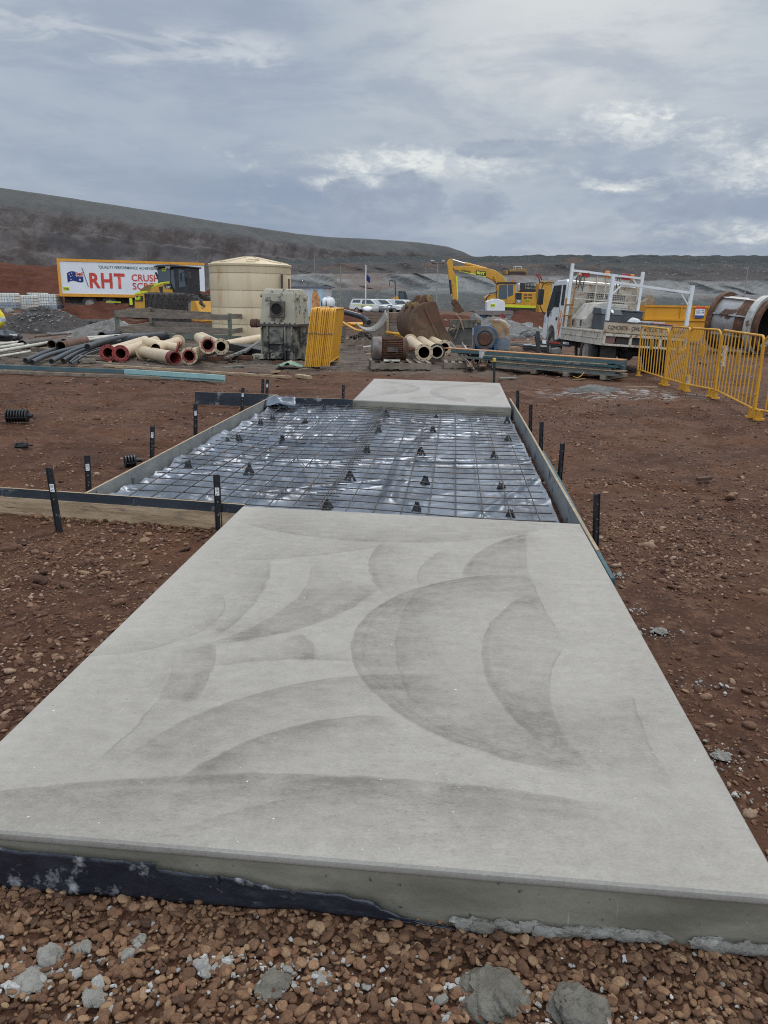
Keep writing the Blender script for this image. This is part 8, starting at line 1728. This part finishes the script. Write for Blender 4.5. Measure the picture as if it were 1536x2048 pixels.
for (pp, L, w_, h, k, lb) in SCR:
    mt = {'old': oldwood, 'pvc': pvc, 'pine': pine, 'grey': greyb, 'rust': rust, 'pale': MATS['pale steel angle'], 'cream': cream}[k]; p = at(*pp); ang = random.uniform(-.6, .6); m = MB(); d = Vector((math.cos(ang), math.sin(ang), random.uniform(-.03, .12)))
    if k == 'pvc': m.cyl(p+Vector((0, 0, .06)), p+d*L+Vector((0, 0, .06)), w_, None, 10)
    else: m.beam(p+Vector((0, 0, h/2+.01)), p+d*L+Vector((0, 0, h/2+.01)), w_, h)
    tag(m.build('scrap_pipe' if k == 'pvc' else ('scrap_metal' if k in ('rust', 'pale') else 'scrap_timber'), mt), lb, 'scrap', 'scrap lying about the yard')
# ================================================================== poles, far dozer
def pole(px, y0, y1, Y, label, cat='light pole', lamp=False, flag=False, r=.07, mt=None):
    b = atY(px, y1, Y); tp = atY(px+(y1-y0)*.0, y0, Y); t = thing('flag_pole' if flag else 'light_pole', label, cat, (b.x, b.y, terrz(b.x, b.y, Y))); h = tp.z-t.location.z; m = MB(); m.cyl((0, 0, -.3), (0, 0, h), r, r*.7, 8); m.build('shaft', mt or M('grey pole', (.30, .29, .26), rough=.6), t)
    if lamp:
        m = MB(); m.beam((-.9, 0, h-.1), (.9, 0, h-.1), .1, .1); m.build('crossarm', chass, t)
        for x in (-.8, .8): m = MB(); m.box((x, -.1, h+.15), (.5, .3, .35), (.4, 0, 0)); m.build('floodlight', rim, t)
    if flag:
        m = MB(); P = [[(.05+.5*i/6, .1*math.sin(i), h-1.0-.75*j/4-.5*i/6*.9) for j in range(5)] for i in range(7)]; m.grid(P); o = m.build('flag', flagblue, t, smooth=60); o.modifiers.new('s', 'SOLIDIFY').thickness = .01
    return t
def terrz(x, y, Y): return -.1
pole(630, 515, 598, 118, 'slim grey pole rising behind the site hut', 'pole', r=.06)
pole(681, 533, 606, 125, 'weathered timber pole between the hut and the utes', 'pole', r=.14, mt=M('pole timber', (.27, .25, .19), rough=.9))
pole(731, 530, 612, 100, 'tall white flagpole with a limp blue flag by the utes', 'flagpole', False, True, .10, rackw)
pole(873, 526, 606, 120, 'floodlight pole with twin lamps beside the excavator arm', 'light pole', True, False, .12)
pole(1486, 532, 612, 125, 'lone grey pole on the bench above the steel drum', 'pole', r=.10)
def dozer():
    Y = 186; o = atY(1030, 549, Y); dy = M('dusty machine yellow', (.36, .22, .07), (.25, .16, .06), sc=.8, rough=.8); t = thing('bulldozer', 'tiny yellow bulldozer high on the far bench', 'bulldozer', o, R(4)); q = lambda z: LP(z, Y, o)
    m = MB(); m.side(q([(1018, 545), (1016, 540), (1034, 537), (1048, 538), (1053, 541), (1052, 546), (1020, 547)]), -.9, .9); m.build('hull', dy, t, bevel=.1)
    for y in (-1.5, .9): m = MB(); m.side(q([(1014, 550), (1014, 546), (1020, 543), (1045, 543), (1050, 546), (1048, 550)]), y, y+.6); m.build('track', M('excavator track', (.075, .048, .036)), t, bevel=.15)
    m = MB(); m.side(q([(1008, 549), (1008, 541), (1012, 540), (1012, 549)]), -2, 2); m.build('blade', dy, t)
    m = MB(); a = q([(1028, 537), (1042, 532.5)]); m.bx(a[0][0], a[1][0], -.9, .9, a[1][1]-.12, a[1][1]); [m.cyl((x, y, a[0][1]-.3), (x, y, a[1][1]), .07, None, 6) for x in (a[0][0]+.1, a[1][0]-.1) for y in (-.8, .8)]; m.build('canopy', wht, t)
    m = MB(); a = q([(1050, 549), (1056, 538)]); m.bx(a[0][0], a[1][0], -.3, .3, a[0][1], a[1][1]-.5); m.build('ripper', dy, t)
dozer()
# ================================================================== worker at the picture edge
def skin(name, pts, edges, rad, mat, parent, root=0, sub=2):
    me = bpy.data.meshes.new(name); me.from_pydata([tuple(p) for p in pts], edges, []); o = bpy.data.objects.new(name, me); COL.objects.link(o); o.parent = parent; me.materials.append(mat)
    sk = o.modifiers.new('skin', 'SKIN'); sk.use_smooth_shade = True
    bpy.context.view_layer.objects.active = o
    if not me.skin_vertices: bpy.ops.mesh.customdata_skin_add()
    for i, r in enumerate(rad):
        r = r if isinstance(r, tuple) else (r, r); me.skin_vertices[0].data[i].radius = r; me.skin_vertices[0].data[i].use_root = i == root
    s = o.modifiers.new('sub', 'SUBSURF'); s.levels = sub; s.render_levels = sub; return o
def person():
    X = atY(-44, 640, 11.).x; t = thing('person', 'worker in a yellow high-visibility shirt, cut off by the picture edge', 'person', (X, 11., 0), R(-15)); sk = M('skin', (.42, .24, .16), rough=.55)
    J = [(0, 0, .95), (0, 0, 1.15), (0, .0, 1.38), (0, 0, 1.50), (0, -.02, 1.60), (0, -.04, 1.72),
         (-.19, 0, 1.43), (-.27, .04, 1.16), (-.20, -.14, 1.0), (-.17, -.2, .97), (.19, 0, 1.43), (.37, .06, 1.20), (.20, -.14, 1.02), (.15, -.20, .99),
         (-.10, 0, .90), (-.11, -.02, .50), (-.12, .03, .10), (-.13, -.12, .04), (.10, 0, .90), (.12, -.02, .50), (.13, .03, .10), (.14, -.12, .04)]
    E_ = [(0, 1), (1, 2), (2, 3), (3, 4), (4, 5), (2, 6), (6, 7), (7, 8), (8, 9), (2, 10), (10, 11), (11, 12), (12, 13), (0, 14), (14, 15), (15, 16), (16, 17), (0, 18), (18, 19), (19, 20), (20, 21)]
    rd = [(.16, .11), (.15, .10), (.16, .11), .06, .07, (.085, .10), .06, .045, .032, .03, .06, .045, .032, .03, .09, .06, .04, .035, .09, .06, .04, .035]
    skin('body', J, E_, rd, sk, t)
    vest = bpy.data.materials.new('hi-vis shirt'); vest.use_nodes = True; nt = vest.node_tree; n = nt.nodes; l = nt.links; b = n['Principled BSDF']; b.inputs['Roughness'].default_value = .8
    tc = n.new('ShaderNodeTexCoord'); sp = n.new('ShaderNodeSeparateXYZ'); l.new(tc.outputs['Object'], sp.inputs[0]); mm = n.new('ShaderNodeMath'); mm.operation = 'PINGPONG'; l.new(sp.outputs[2], mm.inputs[0]); mm.inputs[1].default_value = .135; gt = n.new('ShaderNodeMath'); gt.operation = 'GREATER_THAN'; l.new(mm.outputs[0], gt.inputs[0]); gt.inputs[1].default_value = .105
    mx = n.new('ShaderNodeMix'); mx.data_type = 'RGBA'; l.new(gt.outputs[0], mx.inputs[0]); mx.inputs[6].default_value = (.62, .52, .03, 1); mx.inputs[7].default_value = (.50, .51, .50, 1); l.new(mx.outputs[2], b.inputs['Base Color'])
    nz = n.new('ShaderNodeTexNoise'); nz.inputs['Scale'].default_value = 14; l.new(tc.outputs['Object'], nz.inputs['Vector']); bp = n.new('ShaderNodeBump'); bp.inputs['Strength'].default_value = .8; bp.inputs['Distance'].default_value = .03; l.new(nz.outputs['Fac'], bp.inputs['Height']); l.new(bp.outputs[0], b.inputs['Normal'])
    skin('shirt', [J[0], J[1], J[2], (0, 0, 1.47), J[6], J[7], (-.215, -.10, 1.03), J[10], J[11], (.225, -.105, 1.055)], [(0, 1), (1, 2), (2, 3), (2, 4), (4, 5), (5, 6), (2, 7), (7, 8), (8, 9)], [(.19, .14), (.18, .13), (.18, .13), .08, .085, .075, .058, .085, .075, .058], vest, t, 0)
    skin('trousers', [(0, 0, .97), J[14], J[15], (-.12, .03, .14), J[18], J[19], (.13, .03, .14)], [(0, 1), (1, 2), (2, 3), (0, 4), (4, 5), (5, 6)], [(.17, .13), .11, .085, .07, .11, .085, .07], M('navy trousers', (.02, .025, .05), rough=.9), t)
    for s in (-1, 1): skin('boot', [(s*.125, .04, .12), (s*.13, .03, .05), (s*.135, -.16, .045)], [(0, 1), (1, 2)], [.065, .055, .045], M('tan boots', (.20, .12, .06), rough=.8), t)
    m = MB(); m.ring((0, -.03, 1.74), (0, 0, 1), [(0, .15), (0, .125), (.02, .125), (.08, .105), (.12, .06), (.13, .01)], 24); m.build('hard_hat', wht, t, smooth=50)
    for s in (-1, 1):
        m = MB(); m.ring((s*.035, -.135, 1.715), (0, -1, 0), [(0, .012), (.006, .010), (.009, .002)], 10); m.build('eye', inkm, t, smooth=50)
        for k in range(5): skin('finger', [(s*(.17-.012*k), -.22, .985-.008*k), (s*(.165-.012*k), -.255, .965-.012*k), (s*(.155-.010*k), -.27, .935-.012*k+(.02 if k == 0 else 0))], [(0, 1), (1, 2)], [.010, .009, .008], sk, t, 0, 1)
    m = MB(); m.add([(-.012, -.13, 1.70), (.012, -.13, 1.70), (.018, -.13, 1.665), (-.018, -.13, 1.665), (0, -.165, 1.672)], [(0, 1, 4), (1, 2, 4), (2, 3, 4), (3, 0, 4)]); m.build('nose', sk, t, smooth=60)
    m = MB(); m.bx(-.025, .025, -.142, -.13, 1.634, 1.642); m.build('mouth', redp, t)
person()
